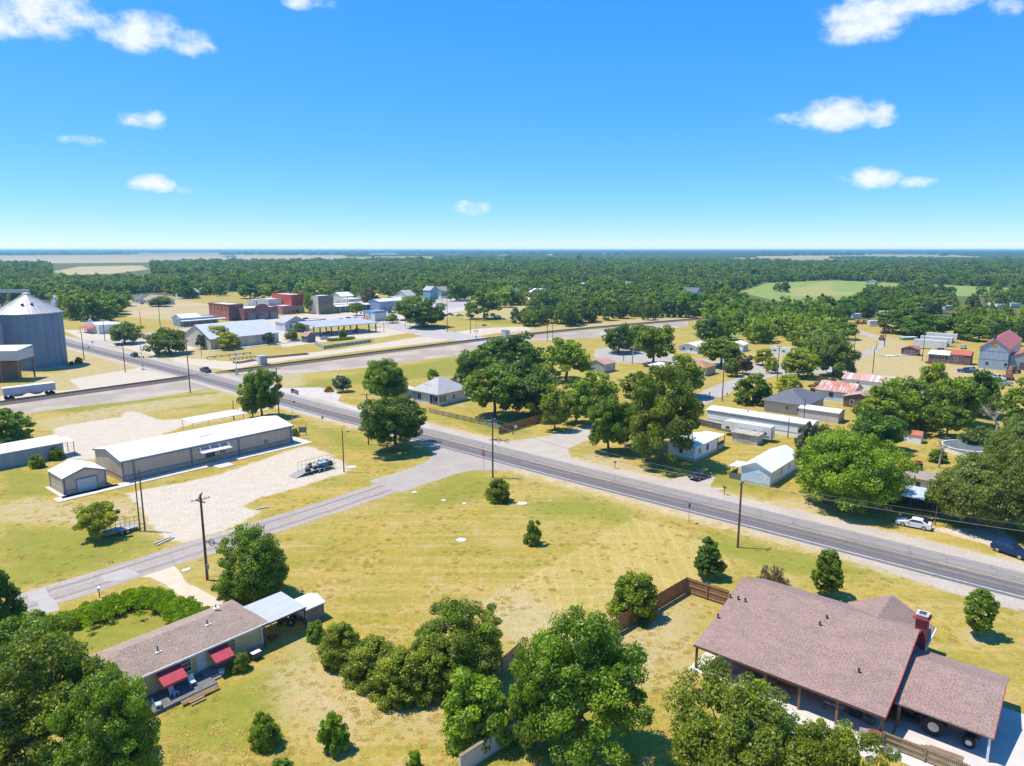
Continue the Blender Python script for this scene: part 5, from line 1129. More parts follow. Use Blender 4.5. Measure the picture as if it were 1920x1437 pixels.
for i in range(4): q = MB(); panel(q, L, D, 'F', L * (.03 + .24 * i), 5.2, L * .03, 6.8, 0, .25); q.build('pilaster', dk_br, bkC)
for i in range(3): window(bkC, L, D, 'F', L * (.1 + .3 * i), .4, 1.8, 2.8, frame=dtrim, gl=glass_b)
bkD = bld('brown_building', 'brown two storey block with tan stone ground floor downtown', 'building', (598, 590), ('px', 626), 12, 12.2, 'flat', 0, 'x', brn_br, lt_roof, 0)
L, D = bkD['L'], bkD['D']; q = MB(); panel(q, L, D, 'F', 0, 0, L, 6.6, 0, .08); q.build('ground_storey', M('ochre_brick', (.26, .20, .10), (.21, .16, .085)), bkD); q = MB(); panel(q, L, D, 'L', 0, 0, D, 12.1, 0, .08); q.build('side_wall', stucco, bkD)
for i in range(2): window(bkD, L, D, 'F', L * (.12 + .45 * i), 7.8, L * .3, 2.4, frame=dtrim, gl=glass_b, mull=(2, 1))
window(bkD, L, D, 'F', L * .5, 2.5, 1.6, 1.6, frame=wtrim)
bkE = bld('shop_row', 'long single storey shop row with white awning and brick piers', 'shops', (626, 587), ('px', 706), 14, 5.6, 'flat', 0, 'x', dk_br, lt_roof, 0)
L, D = bkE['L'], bkE['D']; nb_ = 8
for i in range(nb_): window(bkE, L, D, 'F', L * (i + .12) / nb_, .3, L / nb_ * .7, 3.0, frame=brn_br, mull=(3, 1))
for i in range(nb_ + 1): q = MB(); panel(q, L, D, 'F', L * i / nb_ - .5, 0, 1.0, 4.4, 0, .5); q.build('pier', stucco, bkE)
q = MB(); q.slab([(0, -3, 4.3), (L, -3, 4.3), (L, 0, 5.3), (0, 0, 5.3)], .2); q.build('awning', wtrim, bkE)
bld('shop', 'white and blue corner shop at the end of the shop row', 'shop', (712, 584), 24, 12, 6.6, 'gable', 1.4, 'x', M('blue_wall', (.20, .27, .42), (.26, .32, .45)), lt_roof, .4, wins=[('F', 3 + 5 * i, .8, 3, 2.2, dict(frame=wtrim)) for i in range(4)])
# warehouse with pale roof near the crossing
wr = bld('warehouse', 'big cream warehouse with pale sheet gable roof near the crossing', 'warehouse', (396, 657), ('px', 523), ('px', 346), 4.8, 'gable', 5.2, 'x', stucco, ribbed('pale_grey_roof', (.56, .57, .59), (.50, .51, .53), 'X', .8, .5, 0, .9, .3, .25), .5)
L, D = wr['L'], wr['D']
for i in range(6): q = MB(); panel(q, L, D, 'F', L * i / 6, 0, .3, 4.5, 0, .12); q.build('wall_rib', grey_met, wr)
q = MB(); q.box(-1, L + 14, -4, -1.5, 0, .25); o = q.build('pavement', conc); structure(o); o.location = wr.location; o.rotation_euler = wr.rotation_euler
for x in (.35, .6): q = MB(); q.tube((L * x, D * .3, 6.5), (L * x, D * .3, 7.6), .22); q.build('roof_vent', steel_dk, wr)
bld('shed', 'brown sheet shed at the left end of the big warehouse', 'shed', (364, 648), 8, 6, 4.5, 'shedx', .5, 'x', M('brown_sheet', (.30, .18, .13), (.24, .15, .11)), lt_roof, .1)
bld('house', 'small white house with grey gable roof behind the warehouse', 'house', (535, 622), 13, 9, 4.6, 'gable', 3.0, 'y', white_w, lgrey_sh, .4, wins=[('F', 3, 1.6, 1.2, 1.8), ('F', 8, 1.6, 1.2, 1.8)])
bld('house', 'small low brown roofed house beside the pavilion lot', 'house', (556, 622), 8, 10, 3.0, 'gable', 1.6, 'x', blue_sid, tan_sh, .4, wins=[('F', 2, 1, 1.2, 1.4)])
bld('garden_shed', 'dark grey garden shed with pink gable roof by the warehouse', 'shed', (576, 643), 4.5, 4.5, 3, 'gable', 1.6, 'y', M('slate_wall', (.12, .13, .16), (.15, .16, .2)), M('pink_roof', (.42, .22, .18), (.35, .2, .17)), .3)
bld('outbuilding', 'long low tan shed with dark front beside the pavilion', 'shed', (578, 612), 12, 7, 3.4, 'flat', 0, 'x', stucco, lt_roof, 0, doors=[('F', 1.5, 8.5, 2.8, dict(mat=M('olive_door', (.22, .2, .12)), knob=False))])
# open pavilion with mesh fence
pv_ = thing('pavilion', 'open sided pavilion with flat grey roof on dark posts', 'pavilion', W(606, 632), GA - R(9))
q = MB(); q.slab([(-3, 0, 5.0), (31, 0, 5.0), (31, 22, 6.0), (-3, 22, 6.0)], .35); q.build('roof', gal_roof, pv_); posts(pv_, [(x, y) for x in (-1, 5, 12, 19, 26, 30) for y in (1, 21)], 5.0, .25, steel_dk)
q = MB(); q.box(-2, 31, .5, 21, 0, .15); q.build('floor', conc, pv_)
for i in range(9):
    x, y = (4 + 2.9 * i, 6 + (i * 37 % 11)); t = thing('picnic_table', ('dark' if i % 2 else 'red') + ' picnic table under the pavilion, ' + ('leftmost of the row', 'second from the left', 'third from the left', 'fourth from the left', 'in the middle of the row', 'fourth from the right', 'third from the right', 'second from the right', 'rightmost of the row')[i], 'table', L4(x, y, GA - R(9), W(606, 632)), i * .7, 'picnic tables under the pavilion', z=.15); q = MB(); q.box(-.9, .9, -.4, .4, .7, .78); q.build('tabletop', dtrim if i % 2 else redp, t)
    for s in (-1, 1): q = MB(); q.box(-.9, .9, s * .7 - .13, s * .7 + .13, .42, .48); q.build('bench', dtrim, t)
    q = MB(); q.box(-.7, -.6, -.7, .7, 0, .7); q.box(.6, .7, -.7, .7, 0, .7); q.build('legs', dtrim, t)
# mural shop
mu = bld('shop', 'small blue roofed shop with a painted mural wall', 'shop', (703, 603), 9, 11, 6.0, 'flat', 0, 'x', white_w, M('blue_roof', (.10, .32, .5), (.12, .28, .42)), 0)
L, D = mu['L'], mu['D']
for (s, z, w_, h_, c) in ((.1, .8, 1.6, 3.6, (.55, .12, .08)), (2.4, .5, 2.2, 2.6, (.62, .28, .2)), (5.2, 1, 1.2, 3.8, (.2, .25, .4)), (6.8, .6, 1.6, 4, (.6, .6, .62))): q = MB(); panel(q, L, D, 'L', s + .4, z, w_, h_, 0, .03); q.build('mural_patch', M('mural_%d' % int(s * 10), c), mu)
q = MB(); panel(q, L, D, 'L', 0, 4.9, D, 1.0, .02, .2); panel(q, L, D, 'F', 0, 4.9, L, 1.0, .02, .2); q.build('blue_band', MATS['blue_roof'], mu)
# crossing cabinet (silver bungalow)
t_ = thing('equipment_cabinet', 'silver railway equipment cabinet beside the crossing siding', 'cabinet', W(492, 683), R(40)); q = MB(); q.box(-1.3, 1.3, -1.6, 1.6, .3, 3.1); q.box(-1.4, 1.4, -1.7, 1.7, 3.1, 3.25); q.build('body', M('silver', (.52, .52, .53), (.45, .45, .46), rough=.4), t_, bevel=.03); q = MB(); q.box(-1.1, 1.1, -1.4, 1.4, 0, .3); q.build('base', conc, t_); q = MB(); q.box(1.3, 1.33, -.5, .4, .5, 2.8); q.build('door', grey_met, t_)
t_ = thing('equipment_cabinet', 'silver railway cabinet beside the far crossing', 'cabinet', W(948, 633), R(40)); q = MB(); q.box(-1.3, 1.3, -1.6, 1.6, .2, 3.4); q.build('body', MATS['silver'], t_); q = MB(); q.box(-1.4, 1.4, -1.7, 1.7, 3.4, 3.55); q.build('lid', grey_met, t_)
# ------------------------------------------------------------------ far houses, each one a thing
FAR = [((289, 573), 16, 22, 3.5, 3.5, 'gable', 'y', tan_sh, 'grey roofed ranch house behind the silo trees'), ((262, 571), 12, 14, 3.5, 3.5, 'hip', 'x', grey_sh, 'dark roofed ranch house left of the bigger one'),
 ((1012, 600) , 0, 0, 0, 0, None, None, None, None),
 ((762, 566), 10, 14, 5, 4, 'gable', 'x', lgrey_sh, 'white two storey house behind the round tree clump'), ((807, 562), 9, 9, 8, 3, 'gable', 'y', lgrey_sh, 'pale turquoise tower like house by the parking lot'), ((828, 556), 11, 13, 5, 3.5, 'gable', 'x', tan_sh, 'tan roofed house right of the turquoise one'),
 ((960, 562), 16, 14, 4, 5, 'gable', 'y', grey_sh, 'blue house with steep grey roofs in the woods'), ((1012, 557), 18, 13, 4, 3, 'gable', 'y', wht_roofy, 'low white roofed house beyond the blue one'), ((1027, 577), 14, 16, 4.5, 2.6, 'hip', 'x', grey_sh, 'teal blue walled house at the edge of the tree belt'),
 ((1302, 566), 16, 20, 5, 6, 'gable', 'y', grey_sh, 'blue steep roofed house alone in the dense woods'), ((1078, 540), 20, 18, 4, 3, 'gable', 'x', lt_roof, 'pale roofed house deep in the woods'), ((1175, 543), 18, 18, 5, 3, 'gable', 'x', tan_sh, 'tan house in a clearing deep in the woods'),
 ((705, 517), 16, 20, 5, 4, 'hip', 'x', tan_sh, 'pale tan roofed house above the downtown trees'), ((50, 513), 30, 26, 6, 2, 'gable', 'y', wht_roofy, 'long white roofed barn at far left'), ((532, 508), 22, 24, 6, 4, 'hip', 'x', lgrey_sh, 'grey roofed far house above the brick block'), ((582, 510), 26, 24, 5, 2, 'gable', 'y', wht_roofy, 'far white roofed house right of the grey one'),
 ((612, 520), 16, 18, 5, 2, 'gable', 'y', wht_roofy, 'pale roofed far house above the brown building'), ((500, 509), 18, 20, 5, 3, 'hip', 'x', tan_sh, 'far tan house left of the grey roofed one'), ((465, 520), 14, 14, 5, 3, 'hip', 'x', tan_sh, 'small far house among downtown trees'),
 ((425, 484), 60, 60, 8, 4, 'gable', 'x', grey_sh, 'far dark farm building in the tan field'), ((433, 484), 30, 50, 9, 4, 'gable', 'x', grey_sh, 'second far dark farm building in the tan field'), ((145, 477), 80, 60, 12, 4, 'gable', 'x', wht_roof, 'tiny white farm building on the left skyline'),
 ((1465, 493), 40, 40, 8, 5, 'gable', 'x', tan_sh, 'far tan farmhouse on the right'), ((1510, 493), 40, 50, 8, 6, 'hip', 'x', tan_sh, 'far large farmhouse on the right'), ((1548, 494), 36, 40, 8, 6, 'hip', 'x', tan_sh, 'far pinkish farmhouse on the right'), ((1597, 496), 40, 40, 8, 4, 'gable', 'x', wht_roof, 'far white barn on the right'),
 ((945, 482), 60, 60, 10, 5, 'gable', 'x', tan_sh, 'far farmhouse beside the central tan field'), ((1030, 482), 40, 40, 10, 4, 'gable', 'x', wht_roof, 'tiny far white barn near the centre'), ((1350, 546), 26, 12, 3, 2, 'gable', 'x', lt_roof, 'long low pale shed by the green field'),
 ((1720, 540), 10, 10, 3, 2, 'gable', 'x', tan_sh, 'small tan shed behind the green field'), ((1640, 533), 10, 10, 3, 2, 'gable', 'x', tan_sh, 'small pale shed in the field trees'), ((860, 540), 10, 12, 4, 3, 'gable', 'x', lgrey_sh, 'small grey far house behind the tall trees'), ((345, 560), 14, 16, 5, 3, 'gable', 'x', lgrey_sh, 'pale house behind the first row of trees'), ((108, 575), 10, 14, 5, 3, 'gable', 'x', lgrey_sh, 'pale blue house beside the silo trees'), ((640, 568), 12, 14, 5, 3, 'gable', 'x', wht_roof, 'white roof just behind the brown building'), ((590, 565), 14, 14, 5, 3, 'gable', 'x', lt_roof, 'pale roof above the brick facades')]
for i, (b_, lx, ly, h, rs, kd, rg_, rm, lab) in enumerate(FAR):
    if not kd: continue
    wm_ = [white_w, stucco, blue_sid, M('teal_wall', (.22, .42, .48), (.2, .36, .42))][0 if 'turq' not in lab and 'teal' not in lab and 'blue' not in lab else 3 if 'tur' in lab or 'teal' in lab else 2]
    ws = [('L', ly * .2, h * .35, 1.4, 1.4), ('L', ly * .6, h * .35, 1.4, 1.4), ('F', lx * .3, h * .35, 1.4, 1.4), ('F', lx * .65, h * .35, 1.4, 1.4)] if b_[1] > 530 else [('F', lx * .3, h * .3, lx * .1, h * .35), ('L', ly * .5, h * .3, ly * .1, h * .35)]
    bld('barn' if 'barn' in lab or 'farm b' in lab else 'house', lab, 'barn' if 'barn' in lab else 'house', b_, lx, ly, h, kd, rs, rg_, wm_, rm, .5, wins=ws)

EXTRA = [((655, 572), 14, 18, 4.5, 'flat', lt_roof, white_w, 'flat white roofed store behind the shop row'), ((688, 566), 12, 14, 5, 'gable', wht_roof, stucco, 'pale gable roofed store behind the shop row end'), ((742, 574), 9, 12, 5, 'gable', lgrey_sh, white_w, 'white gabled house beside the corner shop'), ((480, 578), 12, 12, 6, 'flat', lt_roof, M('pale_pink_wall', (.55, .55, .55)), 'flat roofed pale block behind the red brick block'), ((540, 573), 10, 12, 6, 'flat', lt_roof, brn_br, 'low brown block behind the pink shop'),
 ((1392, 660), 6, 7, 2.8, 'gable', wht_roof, white_sid, 'small white shed on the back street lot'), ((1560, 625), 6, 8, 3, 'gable', gal_roof, gal, 'galvanised shed at the wood edge by the farm track'), ((1720, 668), 5, 6, 2.6, 'gable', red_roof, dk_br, 'tiny red roofed shed left of the low workshop'), ((1840, 752), 5, 6, 2.6, 'gable', wht_roof, gry_rib, 'small grey shed in the trees below the gin yard'), ((1640, 770), 6, 8, 2.8, 'gable', rusty, dk_br, 'rusty roofed shed among the middle trees'), ((640, 528), 14, 16, 5, 'gable', wht_roof, stucco, 'pale house deep in the town trees'), ((408, 528), 14, 16, 5, 'gable', lgrey_sh, stucco, 'grey roofed house deep in the trees above downtown'), ((908, 525), 14, 16, 5, 'gable', tan_sh, stucco, 'tan house deep in the central woods'), ((250, 530), 16, 16, 5, 'gable', wht_roof, stucco, 'pale house in the left woods')]
for b_, lx, ly, h, kd, rm, wm_, lab in EXTRA: bld('house' if 'house' in lab else 'shed' if 'shed' in lab else 'shop', lab, 'house' if 'house' in lab else 'shed' if 'shed' in lab else 'shop', b_, lx, ly, h, kd, h * .4, 'x', wm_, rm, .3 if kd != 'flat' else 0, wins=[('F', lx * .2, h * .3, 1.2, 1.3), ('F', lx * .6, h * .3, 1.2, 1.3), ('L', ly * .2, h * .3, 1.2, 1.3), ('L', ly * .6, h * .3, 1.2, 1.3)])
# ------------------------------------------------------------------ poles and wires
pole_w = M('pole_wood', (.12, .065, .042), (.18, .105, .07), scale=3, rough=.95)
wire_m = M('wire', (.30, .30, .31), (.22, .22, .23), rough=.5); ins = M('insulator', (.55, .56, .58), (.45, .46, .48), rough=.4)
POLE = {}
def pole(base, top, label, arms=(), r=.15, lamp=None, transformer=False, group=None, name='utility_pole', mat=None, conduit=False, cat='utility pole'):
    X, Y = W(*base); H_ = HT(base, top[1]) if isinstance(top, tuple) else top
    t = thing(name, label, cat, (X, Y), 0, group)
    q = MB(); q.tube((0, 0, 0), (0, 0, H_), r, r * .72, 10); q.build('pole', mat or pole_w, t)
    for (dz, w_, ang) in arms:
        c, s = math.cos(R(ang)), math.sin(R(ang)); q = MB(); q.tube((-c * w_, -s * w_, H_ - dz), (c * w_, s * w_, H_ - dz), .06, k=4); ar = q.build('crossarm', grey_met if w_ > 1.2 else pole_w, t)
        for f in (-.9, -.45, .45, .9): q = MB(); q.tube((c * w_ * f, s * w_ * f, H_ - dz + .05), (c * w_ * f, s * w_ * f, H_ - dz + .26), .055, k=6); q.build('insulator', ins, ar)
    if transformer: q = MB(); q.tube((-.45, -.1, H_ - 2.8), (-.45, -.1, H_ - 1.7), .28, k=12); q.tube((-.45, -.1, H_ - 1.7), (-.45, -.1, H_ - 1.45), .05, k=6); q.build('transformer', M('transformer_grey', (.42, .47, .50), (.35, .4, .43), rough=.4), t)
    if lamp:
        q = MB(); q.tube((0, 0, H_ - .5), (lamp[0], lamp[1], H_ - .35), .04, k=6); ar = q.build('lamp_arm', steel_dk, t); q = MB(); q.box(lamp[0] - .25, lamp[0] + .3, lamp[1] - .12, lamp[1] + .12, H_ - .45, H_ - .3); q.build('lamp_head', steel_dk, ar)
    if conduit: q = MB(); q.tube((.2, -.12, 0), (.2, -.12, H_ * .3), .06, k=6); q.box(.1, .4, -.32, -.1, 1.6, 2.3); q.build('meter_box', grey_met, t)
    POLE[label] = (X, Y, H_); return t
P_ = [((389, 1088), (374, 927), 'tall brown utility pole with three crossarms at the gravel drive', dict(arms=((.25, 1.0, 100), (.7, 1.15, 40), (1.0, .8, 150)), conduit=True, r=.19)),
 ((272, 996), (255, 880), 'taller bare pole of the leaning pair by the flat trailer', dict(r=.13)), ((263, 997), (247, 901), 'shorter bare pole of the pair by the flat trailer', dict(r=.11)),
 ((924, 896), (926, 786), 'dark utility pole with bushy shrub at its foot at the street corner', dict(arms=((.25, 1.1, 60), (.6, .9, -30), (4.0, .7, 10)), lamp=(-1.8, -.2), r=.17)),
 ((1383, 1027), (1397, 903), 'utility pole with small crossarm standing between field and main road', dict(arms=((.3, .9, 50),), r=.17)),
 ((645, 885), (643, 806), 'dark lamp pole beside the loaded trailer', dict(lamp=(1.1, 0), r=.12)),
 ((691, 834), (688, 738), 'utility pole with grey transformer beside the round roadside tree', dict(arms=((.25, 1.1, 10),), transformer=True, r=.15)),
 ((524, 792), (522, 690), 'brown utility pole behind the flagpole', dict(arms=((.25, 1.2, 40), (2.4, 1.5, 40)), r=.16)),
 ((439, 788), (439, 752), 'short dark pole under the two trees by the long hall', dict(r=.13)),
 ((357, 737), (350, 638), 'tall thin pole beside the railway at the main crossing', dict(arms=((.3, 1.1, 20),), r=.17)),
 ((235, 698), (233, 619), 'utility pole right of the silo with white crossarm', dict(arms=((.3, 1.6, 20),), r=.16)),
 ((158, 676), (156, 622), 'utility pole just behind the silo corner', dict(arms=((.3, 1.2, 20),), r=.16)),
 ((197, 640), (192, 586), 'utility pole beside the red awning shop', dict(r=.16)), ((301, 617), (300, 571), 'pole on the dry grass behind the round oak', dict(arms=((.3, 1.8, 10),), r=.18)), ((265, 617), (264, 584), 'short pole on the dry grass left of the crossarm pole', dict(r=.16)),
 ((378, 670), (377, 645), 'thin dark pole by the railway timber rail', dict(r=.12)),
 ((653, 588), (650, 556), 'tall lamp post in front of the shop row', dict(arms=((.4, 2.0, 20),), r=.18)), ((478, 590), (477, 555), 'thin pole beside the brown building', dict(r=.15)), ((597, 588), (596, 549), 'thin pole left of the brown building', dict(r=.14)),
 ((720, 624), (719, 604), 'small pole on the lawn corner beside the pavilion', dict(arms=((1.2, 1.3, 20),), r=.14)), ((760, 612), (759, 572), 'lamp post left of the wide live oak', dict(arms=((.3, 1.2, 10),), r=.14)), ((839, 623), (837, 557), 'dark tall pole right of the wide live oak', dict(r=.17)), ((882, 626), (878, 560), 'dark tall pole on the lawn by the far crossing', dict(r=.17)), ((829, 570), (829, 541), 'pole by the far parking lot', dict(r=.17)),
 ((1026, 640), (1028, 573), 'tall pole by the railway left of the belt of trees', dict(arms=((.3, 1.2, 60),), r=.17)), ((1036, 641), (1037, 595), 'shorter pole of the pair by the railway tree belt', dict(r=.15)), ((915, 648), (914, 632), 'short post beside the far railway crossing', dict(r=.14)),
 ((1169, 678), (1169, 645), 'short dark pole left of the bare grey tree', dict(r=.14)), ((1354, 752), (1359, 672), 'brown utility pole on the back street lawn', dict(arms=((.3, 1.3, 10),), r=.16)), ((1457, 716), (1459, 649), 'dark utility pole left of the tree shaded back street', dict(arms=((.3, 1.0, 10),), r=.15)),
 ((1505, 812), (1507, 748), 'thin brown pole in front of the ribbed outbuilding', dict(r=.12)), ((1477, 822), (1480, 782), 'short dark pole in front of the long mobile home', dict(r=.11)),
 ((1601, 665), (1602, 612), 'utility pole at the bend of the farm track', dict(r=.15)), ((1636, 700), (1638, 652), 'utility pole on the dirt yard', dict(r=.15)), ((1729, 677), (1732, 622), 'utility pole left of the low workshop', dict(r=.15)), ((1709, 662), (1709, 647), 'short pole beside the scrap rows', dict(r=.14)), ((1643, 656), (1644, 640), 'short post by the rusty machine', dict(r=.13)), ((1770, 760), (1771, 738), 'broken pole among the trees before the dirt yard', dict(r=.14)),
 ((1753, 985), (1754, 950), 'slim post behind the white sedan', dict(r=.08)), ((1658, 650), (1659, 590), 'tall drilling mast like pole among the scrap', dict(r=.2))]
for b_, t_, lab, kw in P_: pole(b_, t_, lab, **kw)
def wire(a, b_, label, sag=1.0, r=.022, da=0, db=0, n=14, off=(0, 0)):
    A_, B_ = POLE[a] if isinstance(a, str) else a, POLE[b_] if isinstance(b_, str) else b_
    p, q_ = Vector((A_[0] + off[0], A_[1] + off[1], A_[2] - da)), Vector((B_[0] + off[0], B_[1] + off[1], B_[2] - db)); q = MB(); last = None
    for i in range(n + 1):
        t = i / n; c = p.lerp(q_, t); c.z -= sag * 4 * t * (1 - t)
        if last: q.tube(last, c, r, k=4, cap=False)
        last = c
    o = q.build('overhead_wire', wire_m); tag(o, label, 'wire'); return o
pk = {k: v for k, v in POLE.items()}; names = [x[2] for x in P_]
def nm(s): return [n for n in names if s in n][0]
corner, midp, leftp, trp, flg = nm('bushy shrub'), nm('between field'), nm('three crossarms'), nm('grey transformer'), nm('behind the flagpole')
wire(corner, midp, 'thick pale overhead cable from the corner pole to the pole by the field', 1.2, .035, 1.0, .3)
wire(corner, midp, 'thin upper overhead wire between the corner pole and the field pole', .9, .018, .2, .1, off=(.5, .3))
far_r = (95.0, 66.0, 10.0)
wire(midp, far_r, 'thick pale overhead cable running off to the right edge', 1.3, .035, .3, .3)
wire(midp, far_r, 'thin overhead wire above the cable at the right edge', .9, .018, .1, 0, off=(.4, .5))
wire(trp, corner, 'overhead wire from the transformer pole to the corner pole', .9, .02, .3, .3)
wire(flg, trp, 'overhead wire from the flagpole corner to the transformer pole', .9, .02, .3, .3)
wire(nm('main crossing'), flg, 'overhead wire over the main road by the crossing', 1.0, .02, .3, .3)
wire(nm('left of the belt'), (160, 300, 11), 'overhead wires above the back street trees', 2.5, .03, .5, 0)
# ------------------------------------------------------------------ signs, mailboxes
def sign(base, top, label, kind, rz=0.0, w_=.75):
    X, Y = W(*base); H_ = HT(base, top); t = thing({'stop': 'stop_sign', 'round': 'road_sign'}.get(kind, 'road_sign'), label, 'sign', (X, Y), rz)
    q = MB(); q.tube((0, 0, 0), (0, 0, H_), .035, k=6); q.build('post', grey_met, t)
    if kind == 'stop':
        q = MB(); r = w_ / 2 / math.cos(R(22.5)); q.prism([(r * math.cos(R(22.5 + 45 * i)), H_ - .4 + r * math.sin(R(22.5 + 45 * i))) for i in range(8)], -.06, -.04); pl = q.build('plate', M('stop_red', (.62, .04, .03), (.55, .04, .03), rough=.5), t)
        q = MB(); q.prism([(r * .93 * math.cos(R(22.5 + 45 * i)), H_ - .4 + r * .93 * math.sin(R(22.5 + 45 * i))) for i in range(8)], -.063, -.061) if False else None
        cu = bpy.data.curves.new('lettering', 'FONT'); cu.body = 'STOP'; cu.size = .3; cu.align_x = 'CENTER'; cu.align_y = 'CENTER'; cu.extrude = .002
        tmp = bpy.data.objects.new('lettering', cu); COL.objects.link(tmp); bpy.context.view_layer.update(); me = bpy.data.meshes.new_from_object(tmp); bpy.data.objects.remove(tmp)
        o = bpy.data.objects.new('lettering', me); me.materials.clear(); me.materials.append(wtrim); COL.objects.link(o); o.parent = pl; o.location = (0, -.066, H_ - .4); o.rotation_euler = (math.pi / 2, 0, 0)
        q = MB(); q.box(-.35, .35, -.05, -.03, H_ + .08, H_ + .28); q.build('street_name_plate', dtrim, t)
    elif kind == 'back':
        q = MB(); r = w_ / 2 / math.cos(R(22.5)); q.prism([(r * math.cos(R(22.5 + 45 * i)), H_ - .4 + r * math.sin(R(22.5 + 45 * i))) for i in range(8)], -.05, -.03); q.build('plate', M('alu', (.5, .52, .54), (.42, .44, .46), rough=.4), t)
    elif kind == 'box': q = MB(); q.box(-w_ / 2, w_ / 2, -.05, -.02, H_ - w_, H_); q.build('plate', dtrim if 'dark' in label else grey_met, t)
    elif kind == 'wide': q = MB(); q.box(-w_ / 2, w_ / 2, -.05, -.02, H_ - w_ * .5, H_); q.build('plate', M('teal_sign', (.04, .22, .18), (.05, .25, .2)) if 'green' in label else grey_met, t)
    return t
sign((907, 881), 848, 'red octagonal stop sign at the corner of the side street', 'stop', R(-30), .8)
sign((967, 826), 797, 'back of an octagonal sign on the lawn beyond the road', 'back', R(-20), .8)
sign((1291, 981), 944, 'dark narrow road sign seen edge on beside the main road', 'box', R(50), .7)
sign((1059, 911), 900, 'low wooden marker post beside the road opposite the lane', 'none'); sign((619, 747), 733, 'thin sign post on the concrete apron', 'box', 0, .5)
sign((605, 793), 781, 'small sign by the roadside lawn past the flagpole', 'box', R(40), .6); sign((552, 768), 752, 'small roadside sign left of the broken yellow line', 'box', R(40), .6)
sign((1131, 652), 637, 'small blue green sign on the lawn by the back street', 'wide', 0, 1.0); sign((917, 815), 787, 'green street sign board on a post beside the picket fence', 'wide', R(-20), 1.5)
sign((1473, 707), 696, 'small red sign at the back street corner', 'stop', 0, .75); sign((908, 624), 608, 'dark board sign on two legs by the far crossing', 'wide', 0, 2.4)
sign((168, 665), 650, 'small road sign beside the shop corner', 'box', 0, .8); sign((175, 655), 640, 'yellow warning sign in front of the shop', 'box', 0, .8)
def mailbox(base, label, h=1.2, c=None):
    t = thing('mailbox', label, 'mailbox', W(*base), R(20)); q = MB(); q.box(-.05, .05, -.05, .05, 0, h); q.build('post', brownp, t); q = MB(); q.box(-.14, .14, -.28, .28, h, h + .26); q.build('box', c or steel_dk, t); return t
mailbox((1153, 879), 'black mailbox on brown post beside the tree shaded lawn'); mailbox((1358, 928), 'black mailbox on thin post beside the gravel drive of the white house')
mailbox((187, 1121), 'mailbox beside the hedge on the side street', 1.1, wtrim); mailbox((1330, 746), 'mailbox beside the back street lawn'); mailbox((503, 767), 'small mailbox under the pair of trees'); mailbox((1363, 744), 'small green post box beside the back street pole', .8)
t_ = thing('fire_hydrant', 'small red fire hydrant on the lawn beyond the road', 'hydrant', W(962, 815)); q = MB(); q.lathe([(.18, 0), (.18, .08), (.12, .1), (.12, .6), (.16, .62), (.14, .72), (.03, .8)], 12); q.build('body', redp, t_, smooth=True); q = MB(); q.tube((-.22, 0, .45), (.22, 0, .45), .06); q.build('nozzle', redp, t_)
# flagpole with flag (blue canton, red and white stripes)
fx, fy = W(549, 796); t_ = thing('flagpole', 'silver flagpole at the end of the long hall', 'flagpole', (fx, fy)); fh = HT((549, 796), 727); q = MB(); q.tube((0, 0, 0), (0, 0, fh), .06, .035); q.lathe([(.01, fh), (.09, fh + .08), (.01, fh + .16)], 10); q.build('pole', M('alu_pole', (.5, .55, .58), (.45, .5, .52), rough=.35, metal=.4), t_)
t_ = thing('flag', 'red white and blue striped flag hanging from the silver flagpole', 'flag', (fx, fy)); FW, FH = 1.9, 1.15
def flag_strip(u0, u1, v0, v1, mat, name, d=0):
    q = MB(); K = 10
    for i in range(K):
        a, b_ = u0 + (u1 - u0) * i / K, u0 + (u1 - u0) * (i + 1) / K; P = []
        for u, v in ((a, v0), (b_, v0), (b_, v1), (a, v1)): P.append((.06 + u * FW * .93, .16 * math.sin(u * 7) * u + d, fh - .25 - FH * (1 - v) - u * u * .55))
        q.quad(*P)
    q.build(name, mat, t_)
fr_, fw_, fb_ = M('flag_red', (.6, .04, .06)), M('flag_white', (.75, .75, .75)), M('flag_blue', (.04, .07, .26))
for i in range(13): flag_strip(.4 if i > 5 else 0, 1, i / 13, (i + 1) / 13, fw_ if i % 2 else fr_, 'stripe')
flag_strip(0, .4, 6 / 13, 1, fb_, 'canton')
# notice board at the hall
t_ = thing('notice_board', 'small framed notice board on two brown posts beside the long hall', 'notice board', W(568, 816), R(10)); q = MB(); q.box(-.85, -.7, -.08, .08, 0, 2.1); q.build('post', brownp, t_); q = MB(); q.box(.7, .85, -.08, .08, 0, 2.1); q.build('post', brownp, t_); q = MB(); q.box(-.7, .7, -.04, .04, .6, 1.9); q.build('board', M('board_grey', (.3, .32, .36), (.2, .2, .22), scale=4), t_)
# ------------------------------------------------------------------ vehicles
def paint(name, c): 
    m = M(name, c, tuple(x * .9 for x in c), scale=.5, rough=.3, spec=.4); return m
tyre = M('tyre', (.015, .015, .017), (.03, .03, .03), scale=4, rough=.9); rimm = M('wheel_rim', (.5, .5, .52), (.4, .4, .42), rough=.3, metal=.6); carglass = M('car_glass', (.015, .02, .03), (.03, .035, .045), rough=.05, spec=.9)
lampr = M('tail_lamp', (.5, .02, .03), (.4, .02, .02), rough=.2); lampw = M('head_lamp', (.7, .7, .68), (.6, .6, .58), rough=.15)
def wheels(t, xs_, hw, r, w_=.22):
    for x in xs_:
        for s in (-1, 1):
            q = MB(); q.tube((x, s * (hw - w_), r), (x, s * hw, r), r, k=18); wo = q.build('wheel', tyre, t); q = MB(); q.tube((x, s * (hw - .02), r), (x, s * (hw + .015), r), r * .62, k=12); q.build('rim', rimm, wo)
